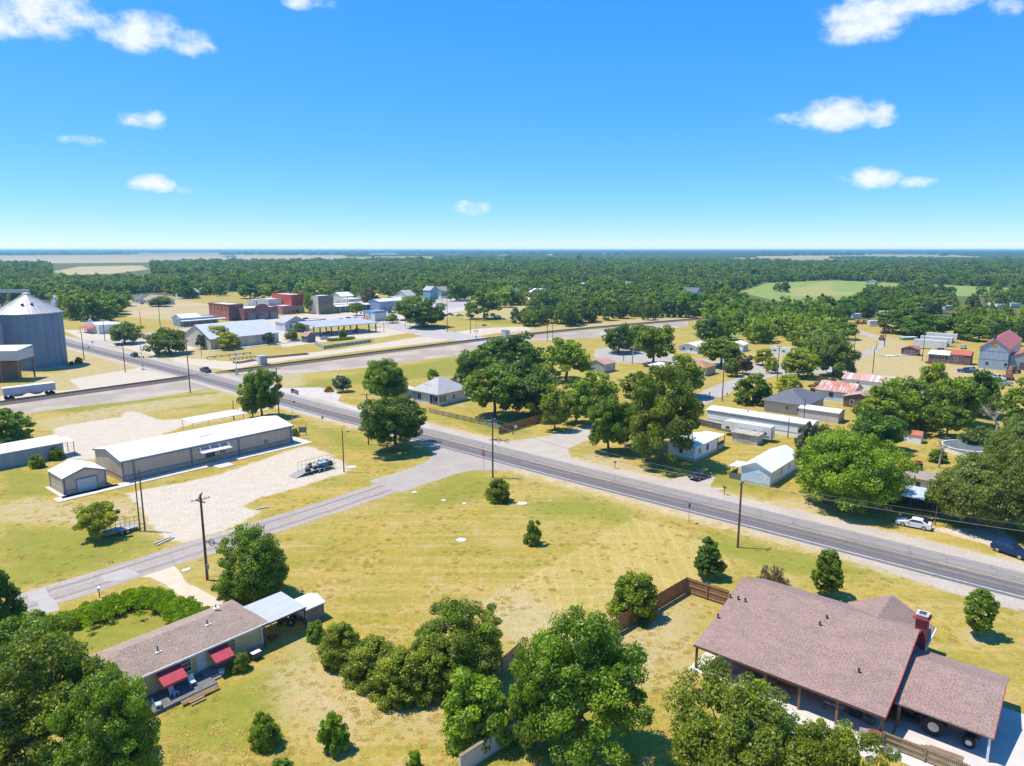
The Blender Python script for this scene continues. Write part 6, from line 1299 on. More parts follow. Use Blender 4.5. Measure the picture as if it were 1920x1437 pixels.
def loft_car(name, label, cat, xy, rz, kind, pm, group=None, z=0):
    """x forward, origin on the ground at the middle"""
    t = thing(name, label, cat, xy, rz, group, z=z)
    if kind == 'sedan':
        L_, hw, r = 4.85, .92, .34
        low = [(-2.42, .45), (-2.40, .80), (-2.28, 1.02), (-1.65, 1.08), (-.6, 1.03), (.75, 1.0), (1.55, .93), (2.2, .78), (2.42, .58), (2.42, .34), (2.1, .24), (-2.2, .26)]
        cab = [(-1.95, 1.05), (-1.05, 1.42), (-.4, 1.48), (.25, 1.42), (1.15, 1.0)]; wx = (-1.42, 1.42); gi = (-1.75, .98)
    elif kind == 'suv':
        L_, hw, r = 4.75, .95, .38
        low = [(-2.35, .5), (-2.38, 1.0), (-2.30, 1.12), (.9, 1.12), (1.35, 1.08), (2.15, .98), (2.36, .72), (2.36, .42), (2.1, .3), (-2.2, .32)]
        cab = [(-2.28, 1.1), (-2.05, 1.68), (-1.6, 1.78), (.1, 1.75), (.95, 1.1)]; wx = (-1.42, 1.45); gi = (-2.2, .85)
    else:
        L_, hw, r = 5.7, .98, .4
        low = [(-2.85, .55), (-2.85, 1.15), (-.75, 1.15), (1.2, 1.15), (2.6, 1.08), (2.85, .8), (2.85, .45), (2.5, .35), (-2.6, .4)]
        cab = [(-.9, 1.13), (-.8, 1.75), (-.5, 1.85), (.7, 1.83), (1.35, 1.13)]; wx = (-1.75, 1.8); gi = (-.85, 1.25)
    def shell(prof, hwb, hwt, zsplit):
        q = MB(); n = len(prof); ring = []
        zmin = min(z for _, z in prof); zmax = max(z for _, z in prof)
        def wdt(z, x): return hwb + (hwt - hwb) * max(0, (z - zsplit)) / max(.01, zmax - zsplit) - .06 * max(0, abs(x) - L_ * .38)
        for s in (-1, 1):
            for x, z in prof: q.v.append((x, s * wdt(z, x), z))
        q.f = [tuple(range(n)), tuple(range(2 * n - 1, n - 1, -1))] + [(i, n + i, n + (i + 1) % n, (i + 1) % n) for i in range(n)]
        return q
    body = shell(low, hw, hw * .95, .6).build('body', pm, t, bevel=.05)
    cabq = shell(cab, hw * .93, hw * .72, 1.1).build('cabin', pm, t, bevel=.03)
    # glass: sides, windscreen, rear
    q = MB(); zt = max(z for _, z in cab) - .08; zb = 1.06 if kind == 'sedan' else 1.2
    f_ = lambda z: hw * .93 + (hw * .72 - hw * .93) * max(0, z - 1.1) / (zt + .08 - 1.1) + .012
    xa, xb = gi; 
    for s in (-1, 1):
        P = [(xa + .25, zb), (xb - .25, zb), (cab[-2][0] - .02, zt - .02), (cab[1][0] + .1, zt - .04)]
        q.quad(*[(x, s * f_(z), z) for x, z in P])
    for (p0, p1) in ((cab[-2], cab[-1]), (cab[0], cab[1])):
        a = (p0[0] + (p1[0] - p0[0]) * .1, p0[1] + (p1[1] - p0[1]) * .1); b_ = (p0[0] + (p1[0] - p0[0]) * .85, p0[1] + (p1[1] - p0[1]) * .85)
        q.quad((a[0], -f_(a[1]) + .12, a[1] + .02), (a[0], f_(a[1]) - .12, a[1] + .02), (b_[0], f_(b_[1]) - .12, b_[1] + .02), (b_[0], -f_(b_[1]) + .12, b_[1] + .02))
    g = q.build('windows', carglass, t)
    if kind == 'truck': q = MB(); q.box(-2.72, -.98, -hw + .16, hw - .16, 1.1, 1.16); q.build('truck_bed', steel_dk, t)
    wheels(t, wx, hw, r)
    for s in (-1, 1):
        q = MB(); q.box(-L_ / 2 - .02, -L_ / 2 + .12, s * hw * .9 - .14, s * hw * .9 + .1 if s < 0 else s * hw * .9 + .02, .75, .95); q.build('taillight', lampr, t)
        q = MB(); q.box(L_ / 2 - .15, L_ / 2 + .01, s * hw * .75 - .15, s * hw * .75 + .15, .6, .75); q.build('headlight', lampw, t)
        q = MB(); q.box(.65, .85, s * (hw + .02) - .06, s * (hw + .02) + .06, 1.0, 1.12); q.build('mirror', pm, t)
    q = MB(); q.box(-L_ / 2 - .03, -L_ / 2, -.26, .26, .55, .7); q.build('number_plate', lampw, t)
    return t
rd = math.atan2(-VX, VY)
def ang_of(a, b_): A_, B_ = W(*a), W(*b_); return math.atan2(B_[1] - A_[1], B_[0] - A_[0])
loft_car('car', 'white sedan parked on the gravel shoulder under the trees', 'car', W(1713, 988), ang_of((1748, 998), (1683, 985)), 'sedan', paint('car_white', (.72, .73, .74)))
loft_car('suv', 'dark blue SUV parked at the right edge of the shoulder', 'car', W(1896, 1040), ang_of((1860, 1030), (1925, 1052)), 'suv', paint('car_blue', (.008, .028, .10)))
loft_car('car', 'black sedan with red tail lamps parked on the gravel drive', 'car', W(1312, 897), ang_of((1298, 902), (1326, 893)), 'sedan', paint('car_black', (.018, .018, .024)))
loft_car('pickup_truck', 'dark grey pickup truck driving over the crossing', 'truck', W(386, 698), ang_of((372, 695), (398, 702)), 'truck', paint('car_grey', (.05, .055, .07)))
loft_car('suv', 'dark SUV on the far side of the railway crossing', 'car', W(252, 669), ang_of((270, 674), (240, 664)), 'suv', paint('car_dk', (.03, .035, .035)))
for i, (p, a, kd, c, lab) in enumerate([((1820, 752 - 55), .3, 'truck', (.45, .45, .45), 'pale pickup truck in the yard before the gin building'), ((1812, 699), 2.6, 'truck', (.05, .08, .2), 'blue pickup truck in the yard before the gin building'), ((1747, 683), 1.9, 'sedan', (.3, .06, .05), 'red car in front of the low workshop'), ((1806, 654), .9, 'suv', (.5, .52, .52), 'silver car parked behind the box trailers'),
     ((1594, 696), 1.5, 'suv', (.02, .02, .025), 'black car under the trees at the edge of the dirt yard'), ((1855, 706), .1, 'sedan', (.4, .42, .42), 'grey car before the gin building windows'), ((795, 557), .4, 'sedan', (.5, .52, .55), 'silver car in the far parking lot'), ((818, 559), .5, 'suv', (.04, .05, .1), 'dark blue car in the far parking lot'), ((833, 560), .3, 'truck', (.5, .5, .52), 'white truck in the far parking lot'), ((843, 592), .6, 'truck', (.2, .3, .36), 'blue truck under the oak by the far lawn'), ((862, 593), .2, 'sedan', (.55, .5, .45), 'pale car on the far lawn'),
     ((583, 634), .8, 'suv', (.03, .08, .25), 'blue car beside the grey garden shed'), ((545, 632), 1.0, 'sedan', (.04, .04, .05), 'black car behind the warehouse corner'), ((555, 640), .3, 'sedan', (.6, .6, .6), 'white car at the warehouse corner'), ((610, 637), .2, 'sedan', (.5, .5, .5), 'pale car by the pavilion fence'),
     ((725, 582), .3, 'sedan', (.6, .6, .62), 'white car beside the corner shop'), ((733, 588), .3, 'suv', (.1, .1, .12), 'dark car beside the corner shop'), ((1848, 728), 1.0, 'truck', (.3, .22, .18), 'rusty pickup truck at the front of the scrap yard'),
     ((1685, 905), 2.2, 'suv', (.6, .62, .62), 'pale vehicle half hidden behind the big roadside tree'), ((1698, 878), 1.2, 'suv', (.03, .03, .035), 'black vehicle behind the red tractor'), ((1444, 598 + 10), .3, 'sedan', (.6, .6, .6), 'white car by the tree belt')]):
    if 'tree belt' in lab: continue
    loft_car({'sedan': 'car', 'suv': 'car', 'truck': 'pickup_truck'}[kd], lab, 'truck' if kd == 'truck' else 'car', W(*p), a, kd, paint('paint_%d%d%d' % tuple(int(x * 99) for x in c), c))
# semi trailer by the silo
a = ang_of((10, 750), (114, 737)); t = thing('semi_trailer', 'long silver ribbed grain trailer parked beside the track', 'trailer', W(8, 752), a)
q = MB(); q.box(0, 12.9, 0, 2.5, 1.35, 3.4); q.build('hopper_body', ribbed('grain_trailer', (.58, .58, .60), (.48, .48, .5), 'X', .45, .4, .1, .75), t); q = MB(); q.box(-.05, 12.95, -.05, 2.55, 3.4, 3.55); q.build('tarp_rail', wtrim, t)
q = MB(); q.prism([(1.5, 1.35), (5.8, 1.35), (4.4, .7), (2.9, .7)], .5, 2.0); q.prism([(6.2, 1.35), (10.3, 1.35), (8.9, .7), (7.6, .7)], .5, 2.0); q.build('hopper', grey_met, t)
for x in (.9, 2.1, 11.0, 12.2):
    for s in (0, 2.1): q = MB(); q.tube((x, s, .5), (x, s + .4, .5), .5, k=14); q.build('wheel', tyre, t)
# utility trailer loaded with mowers by the lamp pole
def rail_trailer(base, ang, label, L_, Wd, side_h, ramp=False, mat=None):
    t = thing('utility_trailer', label, 'trailer', W(*base), ang); mat = mat or dtrim
    q = MB(); q.box(0, L_, 0, Wd, .55, .68); q.build('deck', M('trailer_deck', (.42, .40, .38), (.3, .29, .28), scale=2), t)
    q = MB()
    for y in (0, Wd):
        q.tube((0, y, .68 + side_h), (L_, y, .68 + side_h), .03, k=5); q.tube((0, y, .68 + side_h * .5), (L_, y, .68 + side_h * .5), .02, k=5)
        for i in range(8): q.tube((L_ * i / 7, y, .6), (L_ * i / 7, y, .68 + side_h), .025, k=5)
    q.tube((L_, 0, .68 + side_h), (L_, Wd, .68 + side_h), .03, k=5); q.tube((L_, Wd / 2, .55), (L_ + 1.4, Wd / 2, .5), .06, k=6); q.build('railing', mat, t)
    for x in (L_ * .45, L_ * .62):
        for y in (-.25, Wd + .02): q = MB(); q.tube((x, y, .35), (x, y + .23, .35), .35, k=16); w_ = q.build('wheel', tyre, t); q = MB(); q.tube((x, y - .01, .35), (x, y + .24, .35), .2, k=10); q.build('rim', rimm, w_)
    for y in (-.28, Wd): q = MB(); q.box(L_ * .38, L_ * .69, y, y + .28, .72, .76); q.build('fender', wtrim, t)
    if ramp: q = MB(); q.slab([(-2.1, .05, .05), (0, .05, .62), (0, Wd - .05, .62), (-2.1, Wd - .05, .05)], .05); q.build('ramp', M('ramp_mesh', (.25, .23, .22), (.36, .33, .31), scale=6), t)
    return t
ta = ang_of((573, 893), (648, 872)); rail_trailer((573, 893), ta, 'mesh sided utility trailer loaded with mowers and its ramp down', 6.6, 2.5, 1.5, True)
random.seed(5)
TB = W(573, 893)
def mower(x, y, c, lab, i, s=1.0):
    t = thing('lawn_mower', lab, 'mower', L4(x, y, ta, TB), ta + i, 'mowers loaded on the trailer', z=.68); pm = paint('mower_%d' % i, c)
    q = MB(); q.box(-.7 * s, .75 * s, -.4, .4, .25, .5); q.build('chassis', steel_dk, t, bevel=.04); q = MB(); q.prism([(.1, .45), (.75, .45), (.7, .85), (.2, .95)], -.32, .32); q.build('hood', pm, t, bevel=.05); q = MB(); q.box(-.5, -.1, -.25, .25, .5, .62); q.box(-.58, -.48, -.25, .25, .6, 1.05); q.build('seat', M('mower_seat', (.6, .6, .6)), t, bevel=.03)
    for x_, r in ((-.5, .28), (.5, .2)):
        for y_ in (-.5, .3): q = MB(); q.tube((x_, y_, r), (x_, y_ + .2, r), r, k=12); q.build('wheel', tyre, t)
    q = MB(); q.tube((.05, 0, .6), (-.15, 0, 1.0), .03, k=5); q.lathe([(.18, 1.0), (.2, 1.03), (.18, 1.05)], 10, (-.15, 0, 0)); q.build('steering_wheel', steel_dk, t)
mower(1.0, .7, (.6, .6, .62), 'white riding mower at the ramp end of the trailer', 1); mower(2.6, 1.7, (.35, .04, .04), 'red riding mower behind the trailer rail', 2); mower(2.9, .6, (.62, .62, .63), 'white mower in the front row of the trailer', 3)
mower(4.4, 1.8, (.55, .58, .62), 'pale mower stacked near the trailer front', 4); mower(5.8, .7, (.03, .04, .07), 'dark mower at the tongue end of the trailer', 5); mower(5.7, 1.8, (.6, .6, .6), 'white mower in the far front corner of the trailer', 6)
t = thing('cart', 'teal box cart lying on the front half of the trailer', 'cart', L4(4.2, .55, ta, TB), ta, z=.68); q = MB(); q.box(-.95, .95, -.42, .42, .2, .9); q.build('body', M('teal_box', (.05, .22, .28), (.07, .26, .32)), t, bevel=.04); q = MB(); q.box(-.98, .98, -.45, .45, .9, .95); q.build('lid', M('teal_lid', (.3, .42, .45)), t)
ta2 = ang_of((205, 1010), (250, 998)); rail_trailer((200, 1011), ta2, 'empty rusty rail sided trailer parked under the yellow tree', 4.6, 2.0, 1.0, False, M('rust_rail', (.20, .12, .09), (.14, .09, .07)))
# timbers by the drive
for i, (a_, b_, lab) in enumerate((((289, 1021), (320, 1008), 'long pale timber lying on the grass by the side street'), ((294, 1024), (326, 1009), 'second timber lying parallel by the side street'), ((480, 956), (504, 952), 'short timber on the edge of the gravel lot'))):
    A_, B_ = W(*a_), W(*b_); t = thing('timber', lab, 'timber', A_, math.atan2(B_[1] - A_[1], B_[0] - A_[0])); q = MB(); q.box(0, math.dist(A_, B_), -.12, .12, 0, .2); q.build('beam', conc, t)
# timber guard rails by the far lot
for i, (a_, b_, lab) in enumerate((((388, 673), (470, 664), 'long low timber rail north of the crossing'), ((432, 676), (478, 671), 'short low timber rail north of the crossing'))):
    A_, B_ = W(*a_), W(*b_); an = math.atan2(B_[1] - A_[1], B_[0] - A_[0]); t = thing('guard_rail', lab, 'rail', A_, an); L_ = math.dist(A_, B_); q = MB(); q.box(0, L_, -.2, .2, .5, .9); q.build('rail', stucco, t); posts(t, [(L_ * k / 6, 0) for k in range(7)], .5, .15, pole_w)
# crossing signals
def xsig(base, top, label, rz=0, gantry=True):
    X, Y = W(*base); H_ = HT(base, top); t = thing('crossing_signal', label, 'signal', (X, Y), rz); q = MB(); q.tube((0, 0, 0), (0, 0, H_), .1, k=8); q.box(-.4, .4, -.4, .4, 0, .5); q.build('mast', M('silver', (.52, .52, .53)), t)
    for s in (-1, 1): q = MB(); q.slab([(-1.1 * s - .12, -.15, H_ * .72), (-1.1 * s + .12, -.15, H_ * .72), (1.1 * s + .12, -.15, H_ * .72 + 1.3), (1.1 * s - .12, -.15, H_ * .72 + 1.3)], .04) if False else q.prism([(-.8 * s - .1, H_ * .75), (-.8 * s + .1, H_ * .75), (.8 * s + .1, H_ * .75 + 1.2), (.8 * s - .1, H_ * .75 + 1.2)], -.18, -.14); q.build('crossbuck', wtrim, t)
    for s in (-1, 1): q = MB(); q.tube((s * .7, -.3, H_ * .5), (s * .7, -.12, H_ * .5), .32, k=12); q.build('lamp', steel_dk, t)
    q = MB(); q.box(-.9, .9, -.12, -.04, H_ * .5 - .05, H_ * .5 + .05); q.box(-.3, .3, -.25, .25, 1.2, 2.3); q.build('bracket', MATS['silver'], t); return t
xsig((444, 703), 655, 'railway crossing signal with lamps on the right side of the road'); xsig((268, 694), 645, 'railway crossing signal with lamps on the silo side of the road'); xsig((893, 639), 603, 'railway crossing signal at the far level crossing')
# ------------------------------------------------------------------ fences
fen = M('fence_wood', (.26, .125, .055), (.36, .185, .085), scale=1.2, fine=.3); fen_g = M('fence_wood_grey', (.30, .22, .14), (.22, .16, .11), scale=1.2, fine=.3); fen_p = M('fence_rail_wood', (.36, .27, .19), (.27, .2, .14), scale=1.5)
def fence(A_, B_, h, label, bm=fen, rails=3, side=-1, bw=.14, post=2.4, gap=.012, cat='fence', jitter=.02, pm=None, picket=False):
    an = math.atan2(B_[1] - A_[1], B_[0] - A_[0]); L_ = math.dist(A_, B_); t = thing('fence', label, cat, A_, an); rg = random.Random(int(L_ * 10)); q = MB(); n = int(L_ / bw)
    for i in range(n):
        x = i * bw; j = rg.uniform(-jitter, jitter); q.box(x, x + bw - gap - (bw * .35 if picket else 0), rg.uniform(-.004, .004), .022, .05, h + j)
    o = q.build('board', bm, t); o['kind'] = 'stuff'
    for k in range(rails): q = MB(); z = h * (.12 + .76 * k / max(1, rails - 1)); q.box(0, L_, side * .06 if side < 0 else .024, 0 if side < 0 else .08, z, z + .09); q.build('rail', pm or fen_p, t)
    npst = int(L_ / post) + 1
    for i in range(npst): x = i * L_ / max(1, npst - 1); q = MB(); q.box(x - .05, x + .05, -.14 if side < 0 else .03, -.03 if side < 0 else .14, 0, h + .03); q.build('post', pm or fen_p, t)
    return t
fA, fB, fC_ = W(1130, 1206), W(1287, 1112), W(1365, 1138)
fence(fA, fB, 2.1, 'tall reddish timber board fence between the field and the red house yard', side=1)
fence(fB, fC_, 2.1, 'timber board fence with visible rails joining the red house', side=-1, bm=fen)
fence(W(1009, 1320), W(955, 1262), 1.9, 'weathered grey board fence under the big front tree', bm=fen_g) if False else fence(W(905, 1300), W(975, 1235), 1.9, 'weathered grey board fence behind the big front trees', bm=fen_g)
fg = fence(W(1655, 1398), W(1815, 1462), 1.35, 'low yellowish timber fence with rails before the tractor bay', bm=M('fence_yellow', (.34, .23, .09), (.26, .17, .07), scale=1.5, fine=.3), side=-1)
# pale wall at the bottom
A_, B_ = W(880, 1442), W(975, 1378); t = thing('garden_wall', 'pale grey panel wall with wooden cap at the bottom edge', 'wall', A_, math.atan2(B_[1]-A_[1], B_[0]-A_[0])); L_ = math.dist(A_, B_) + 2
q = MB(); q.box(-1, L_, -.1, .1, 0, 1.7); q.build('panel', M('wall_pale', (.50, .50, .49), (.42, .42, .42), scale=.6), t); q = MB(); q.box(-1, L_, -.16, .16, 1.7, 1.78); q.build('cap', fen_g, t)
t = thing('white_frame', 'white pipe frame standing under the big front tree', 'frame', W(958, 1352), .5); q = MB(); q.tube((0, 0, 0), (0, 0, 1.4), .04); q.tube((0, 0, 1.4), (1.2, 0, 1.4), .04); q.tube((1.2, 0, 1.4), (1.2, 0, 0), .04); q.build('frame', wtrim, t)
fence(W(806, 774), W(912, 798), 1.2, 'weathered picket fence in front of the pyramid roofed house', bm=fen_g, bw=.22, gap=.06, pm=fen_g, picket=True)
fence(W(912, 798), W(935, 806), 1.3, 'short blue grey fence panel behind the corner pole', bm=gry_rib)
fence(W(935, 815), W(1085, 772), 2.0, 'dark timber fence running under the row of trees', bm=fen)
fence(W(1030, 775), W(1135, 752), 2.0, 'second dark timber fence beside the lane', bm=fen)
fence(W(1300, 795), W(1372, 812), 1.6, 'dark rail fence left of the camper', bm=M('fence_dark', (.12, .09, .07), (.17, .13, .1)), pm=grey_met)
fence(W(608, 655), W(700, 642), 1.5, 'pale blue mesh fence along the pavilion lot', bm=M('mesh_blue', (.22, .38, .42), (.3, .44, .48)), bw=1.2, gap=.1, pm=dtrim)
fence(W(592, 648), W(608, 655), 1.5, 'short white end of the pavilion lot fence', bm=wtrim, bw=.8, pm=dtrim)
# ------------------------------------------------------------------ things round the red house
def L5(x, y): return L4(x, y, GA, C5)
# big green-black tractor in the bay
def tractor(xy, rz, label, pm, s=1.0, z=0.05, cab=False):
    t = thing('tractor', label, 'tractor', xy, rz, z=z); t.scale = (s, s, s)
    q = MB(); q.prism([(-.3, .8), (2.0, .7), (2.1, 1.35), (.4, 1.6), (-.2, 1.3)], -.38, .38); q.build('bonnet', pm, t, bevel=.05)
    q = MB(); q.box(-1.4, .2, -.35, .35, .6, 1.0); q.tube((1.4, 0, .5), (1.4, 0, .9), .1); q.box(1.2, 1.6, -.8, .8, .42, .58); q.build('chassis', steel_dk, t)
    for s_ in (-1, 1):
        q = MB(); q.tube((-.9, s_ * .62, .78), (-.9, s_ * 1.05, .78), .78, k=24); w_ = q.build('rear_wheel', tyre, t); q = MB(); q.tube((-.9, s_ * .6, .78), (-.9, s_ * 1.07, .78), .38, k=14); q.build('rim', rimm, w_)
        q = MB(); q.tube((1.4, s_ * .6, .45), (1.4, s_ * .88, .45), .45, k=20); w_ = q.build('front_wheel', tyre, t); q = MB(); q.tube((1.4, s_ * .58, .45), (1.4, s_ * .9, .45), .22, k=12); q.build('rim', rimm, w_)
        q = MB(); q.box(-1.5, -.3, s_ * .5, s_ * .95, 1.58, 1.64); q.build('mudguard', pm, t)
    q = MB(); q.box(-.9, -.4, -.25, .25, 1.2, 1.35); q.box(-1.0, -.9, -.25, .25, 1.3, 1.8); q.build('seat', steel_dk, t, bevel=.03); q = MB(); q.tube((.1, 0, 1.4), (-.15, 0, 1.85), .03, k=6); q.lathe([(.2, 1.83), (.22, 1.86), (.2, 1.89)], 12, (-.15, 0, 0)); q.build('steering_wheel', steel_dk, t); q = MB(); q.tube((1.2, .15, 1.4), (1.2, .15, 2.2), .04, k=6); q.build('exhaust', steel_dk, t)
    return t
tractor(W(1778, 1378), GA - math.pi / 2, 'dark tractor with big tyres parked in the open bay', paint('tractor_dark', (.02, .02, .025)), 1.15)
tractor(W(1712, 880), 2.6, 'red tractor behind the big roadside tree', paint('tractor_red', (.5, .02, .03)), .95)
t = thing('cart', 'small black mesh cart with yellow lid in the open bay', 'cart', W(1700, 1348), GA, z=.05); q = MB(); q.box(-.6, .6, -.9, .9, .35, .45); q.box(-.62, .62, -.92, -.86, .45, .9); q.box(-.62, .62, .86, .92, .45, .9); q.build('tray', steel_dk, t); q = MB(); q.slab([(-.4, -.5, .95), (.4, -.5, .95), (.4, .3, 1.05), (-.4, .3, 1.05)], .05); q.build('lid', M('dull_yellow', (.4, .35, .06)), t)
for y in (-.95, .85): q = MB(); q.tube((0, y, .25), (0, y + .12, .25), .25); q.build('wheel', tyre, t)
for i in range(4):
    t = thing('timber', ('long pale timber lying outermost on the bay floor', 'second long timber lying on the bay floor', 'third long timber on the bay floor', 'innermost long timber on the bay floor')[i], 'timber', L5(2.0 + i * .26, -5.6), GA + math.pi / 2 + .02 * i, z=.05); q = MB(); q.box(0, 3.4 - .3 * i, 0, .16, 0, .1); q.build('beam', plk if i % 2 else fen_g, t)
# smoker / barrel grill on the patio
t = thing('barrel_smoker', 'rusty red barrel smoker standing on the patio', 'smoker', W(1634, 1392), GA + 1.9, z=.06)
q = MB(); q.tube((-.7, 0, .8), (.35, 0, .8), .36, k=16); q.build('barrel', M('rust_red', (.34, .07, .04), (.24, .06, .04), scale=3), t); q = MB(); q.tube((.35, 0, .75), (1.0, 0, .75), .34, k=16); q.build('firebox', M('rust_grey', (.32, .26, .24), (.22, .15, .13), scale=3), t); q = MB(); q.tube((-.5, 0, 1.1), (-.5, 0, 1.7), .06); q.build('chimney', steel_dk, t)
for x in (-.5, .6):
    for y in (-.22, .22): q = MB(); q.tube((x, y, 0), (x, y, .55), .03, k=6); q.build('leg', steel_dk, t)
t = thing('metal_tub', 'oval galvanised metal tub on the dirt beside the patio', 'tub', W(1668, 1417), .2); q = MB(); n = 20
q.lathe([(.62, 0), (.74, .5), (.78, .52), (.70, .5), (.58, .06), (.01, .05)], 24); q.build('tub', grey_met, t, smooth=True); t.scale = (1, .62, 1)
t = thing('fire_bowl', 'dark round bowl lid lying at the patio corner', 'lid', W(1632, 1425), 0, z=.05); q = MB(); q.lathe([(.42, 0), (.3, .12), (.01, .16)], 18); q.build('bowl', steel_dk, t)
# porch things
items = [(1.6, 15.6, (.4, .05, .05), 'red cooler box at the left end of the porch'), (1.9, 14.6, (.5, .5, .5), 'pale box beside the red cooler on the porch'), (2.2, 4.6, (.45, .5, .55), 'white table top leaning in the porch near the right end'), (2.6, 2.9, (.03, .03, .035), 'black grill under the porch near the right end'), (2.4, 9.2, (.3, .16, .07), 'brown wooden bench under the porch'), (2.2, 12.2, (.12, .12, .13), 'dark porch bench between the posts'), (2.4, 1.6, (.1, .15, .12), 'dark green bin under the porch corner')]
for i, (x, y, c, lab) in enumerate(items):
    t = thing(['cooler', 'storage_box', 'folding_table', 'grill', 'bench', 'bench', 'bin'][i], lab, ['cooler', 'box', 'table', 'grill', 'bench', 'bench', 'bin'][i], L5(x, y), GA, z=.1); m_ = M('porch_item_%d' % i, c)
    if i in (4, 5): 
        q = MB(); q.box(-.25, .25, -.8, .8, .4, .46); q.build('seat', m_, t); q = MB(); q.box(.22, .28, -.8, .8, .46, .95); q.build('backrest', m_, t)
        for yy in (-.7, .7): q = MB(); q.box(-.25, .25, yy - .04, yy + .04, 0, .4); q.build('leg', m_, t)
    elif i == 2:
        q = MB(); q.box(-.4, .4, -.85, .85, .7, .76); q.build('tabletop', m_, t)
        for xx in (-.35, .35):
            for yy in (-.8, .8): q = MB(); q.box(xx - .03, xx + .03, yy - .03, yy + .03, 0, .7); q.build('leg', steel_dk, t)
    elif i == 3: q = MB(); q.box(-.35, .35, -.5, .5, .1, .8); q.build('cabinet', m_, t, bevel=.03); q = MB(); q.tube((0, -.5, .85), (0, .5, .85), .3, k=14); q.build('hood', m_, t)
    else: q = MB(); q.box(-.28, .28, -.4, .4, 0, .5); q.build('body', m_, t, bevel=.04); q = MB(); q.box(-.3, .3, -.42, .42, .5, .58); q.build('lid', M('lid_%d' % i, tuple(min(1, v * 1.4) for v in c)), t)
t = thing('lawn_mower', 'orange and black push mower on the grass by the porch', 'mower', W(1308, 1298), .4); q = MB(); q.box(-.35, .4, -.28, .28, .12, .3); q.build('deck', steel_dk, t, bevel=.03); q = MB(); q.box(-.12, .2, -.15, .15, .3, .5); q.build('engine', M('orange_paint', (.6, .2, .04)), t); q = MB(); q.tube((-.35, -.2, .25), (-1.1, -.2, 1.0), .02); q.tube((-.35, .2, .25), (-1.1, .2, 1.0), .02); q.tube((-1.1, -.2, 1.0), (-1.1, .2, 1.0), .02); q.build('handle', steel_dk, t)
for x in (-.28, .32):
    for y in (-.32, .27): q = MB(); q.tube((x, y, .12), (x, y + .05, .12), .12, k=10); q.build('wheel', tyre, t)
# toys and paddling pool half hidden by the front right tree
t = thing('paddling_pool', 'pale blue toy pool half hidden by the front right tree', 'pool', W(1482, 1380)); q = MB(); q.lathe([(1.3, 0), (1.4, .35), (1.2, .38), (1.15, .1), (.01, .08)], 24); q.build('rim', M('toy_blue', (.12, .45, .62), (.25, .5, .6), scale=2), t)
t = thing('toy_slide', 'blue and white plastic slide beside the toy pool', 'slide', W(1462, 1378), .6); q = MB(); q.slab([(0, 0, .1), (1.7, 0, 1.2), (1.7, .6, 1.2), (0, .6, .1)], .08); q.build('chute', MATS['toy_blue'], t); q = MB(); q.box(1.7, 2.3, 0, .6, 0, 1.2); q.build('tower', wtrim, t)
# cream house yard: air conditioner, wheelbarrow, garden cart
t = thing('air_conditioner', 'small pale grill cart beside the cream house wall', 'grill', L4(14.6, -1.6), GA); q = MB(); q.box(-.45, .45, -.3, .3, .25, .8); q.build('body', steel_dk, t, bevel=.04); q = MB(); q.box(-.5, .5, -.32, .32, .8, .86); q.build('lid', wtrim, t)
for x in (-.4, .4): q = MB(); q.box(x - .03, x + .03, -.25, .25, 0, .25); q.build('leg', steel_dk, t)
t = thing('planter', 'white pot with a dark plant by the front steps', 'planter', L4(10.9, -1.5), GA); q = MB(); q.lathe([(.2, 0), (.3, .5), (.32, .52), (.26, .5), (.01, .45)], 14); q.build('pot', wtrim, t)
t = thing('wheelbarrow', 'red wheelbarrow under the white carport', 'wheelbarrow', L4(1.3, .9, C=Cp), 1.0); q = MB(); q.slab([(-.4, -.3, .5), (.4, -.3, .5), (.4, .3, .5), (-.4, .3, .5)], .25); q.build('tray', redp, t); q = MB(); q.tube((.55, -.05, .2), (.55, .05, .2), .2, k=12); q.build('wheel', tyre, t); q = MB(); q.tube((-.9, -.25, .5), (.5, -.25, .25), .02); q.tube((-.9, .25, .5), (.5, .25, .25), .02); q.build('handle', brownp, t)
tractor(L4(4.3, 2.6, C=Cp), GA + 2.4, 'small red and grey garden tractor parked under the white carport', paint('mower_red', (.35, .03, .03)), .55, 0)
# wheelie bins on the back street
for i, (p, c, lab) in enumerate((((1443, 770), (.03, .13, .09), 'green wheelie bin on the lawn behind the long mobile home'), ((1470, 773), (.04, .09, .16), 'blue wheelie bin by the grey roofed house'), ((1476, 774), (.03, .05, .05), 'black wheelie bin by the grey roofed house'))):
    t = thing('wheelie_bin', lab, 'bin', W(*p), .3); m_ = M('bin_%d' % i, c, rough=.5); q = MB(); q.box(-.45, .45, -.4, .4, .1, 1.6); q.build('body', m_, t, bevel=.05); q = MB(); q.box(-.5, .5, -.46, .44, 1.6, 1.7); q.build('lid', m_, t)
    for y in (-.45, .4): q = MB(); q.tube((.4, y, .15), (.4, y + .08, .15), .15); q.build('wheel', tyre, t)
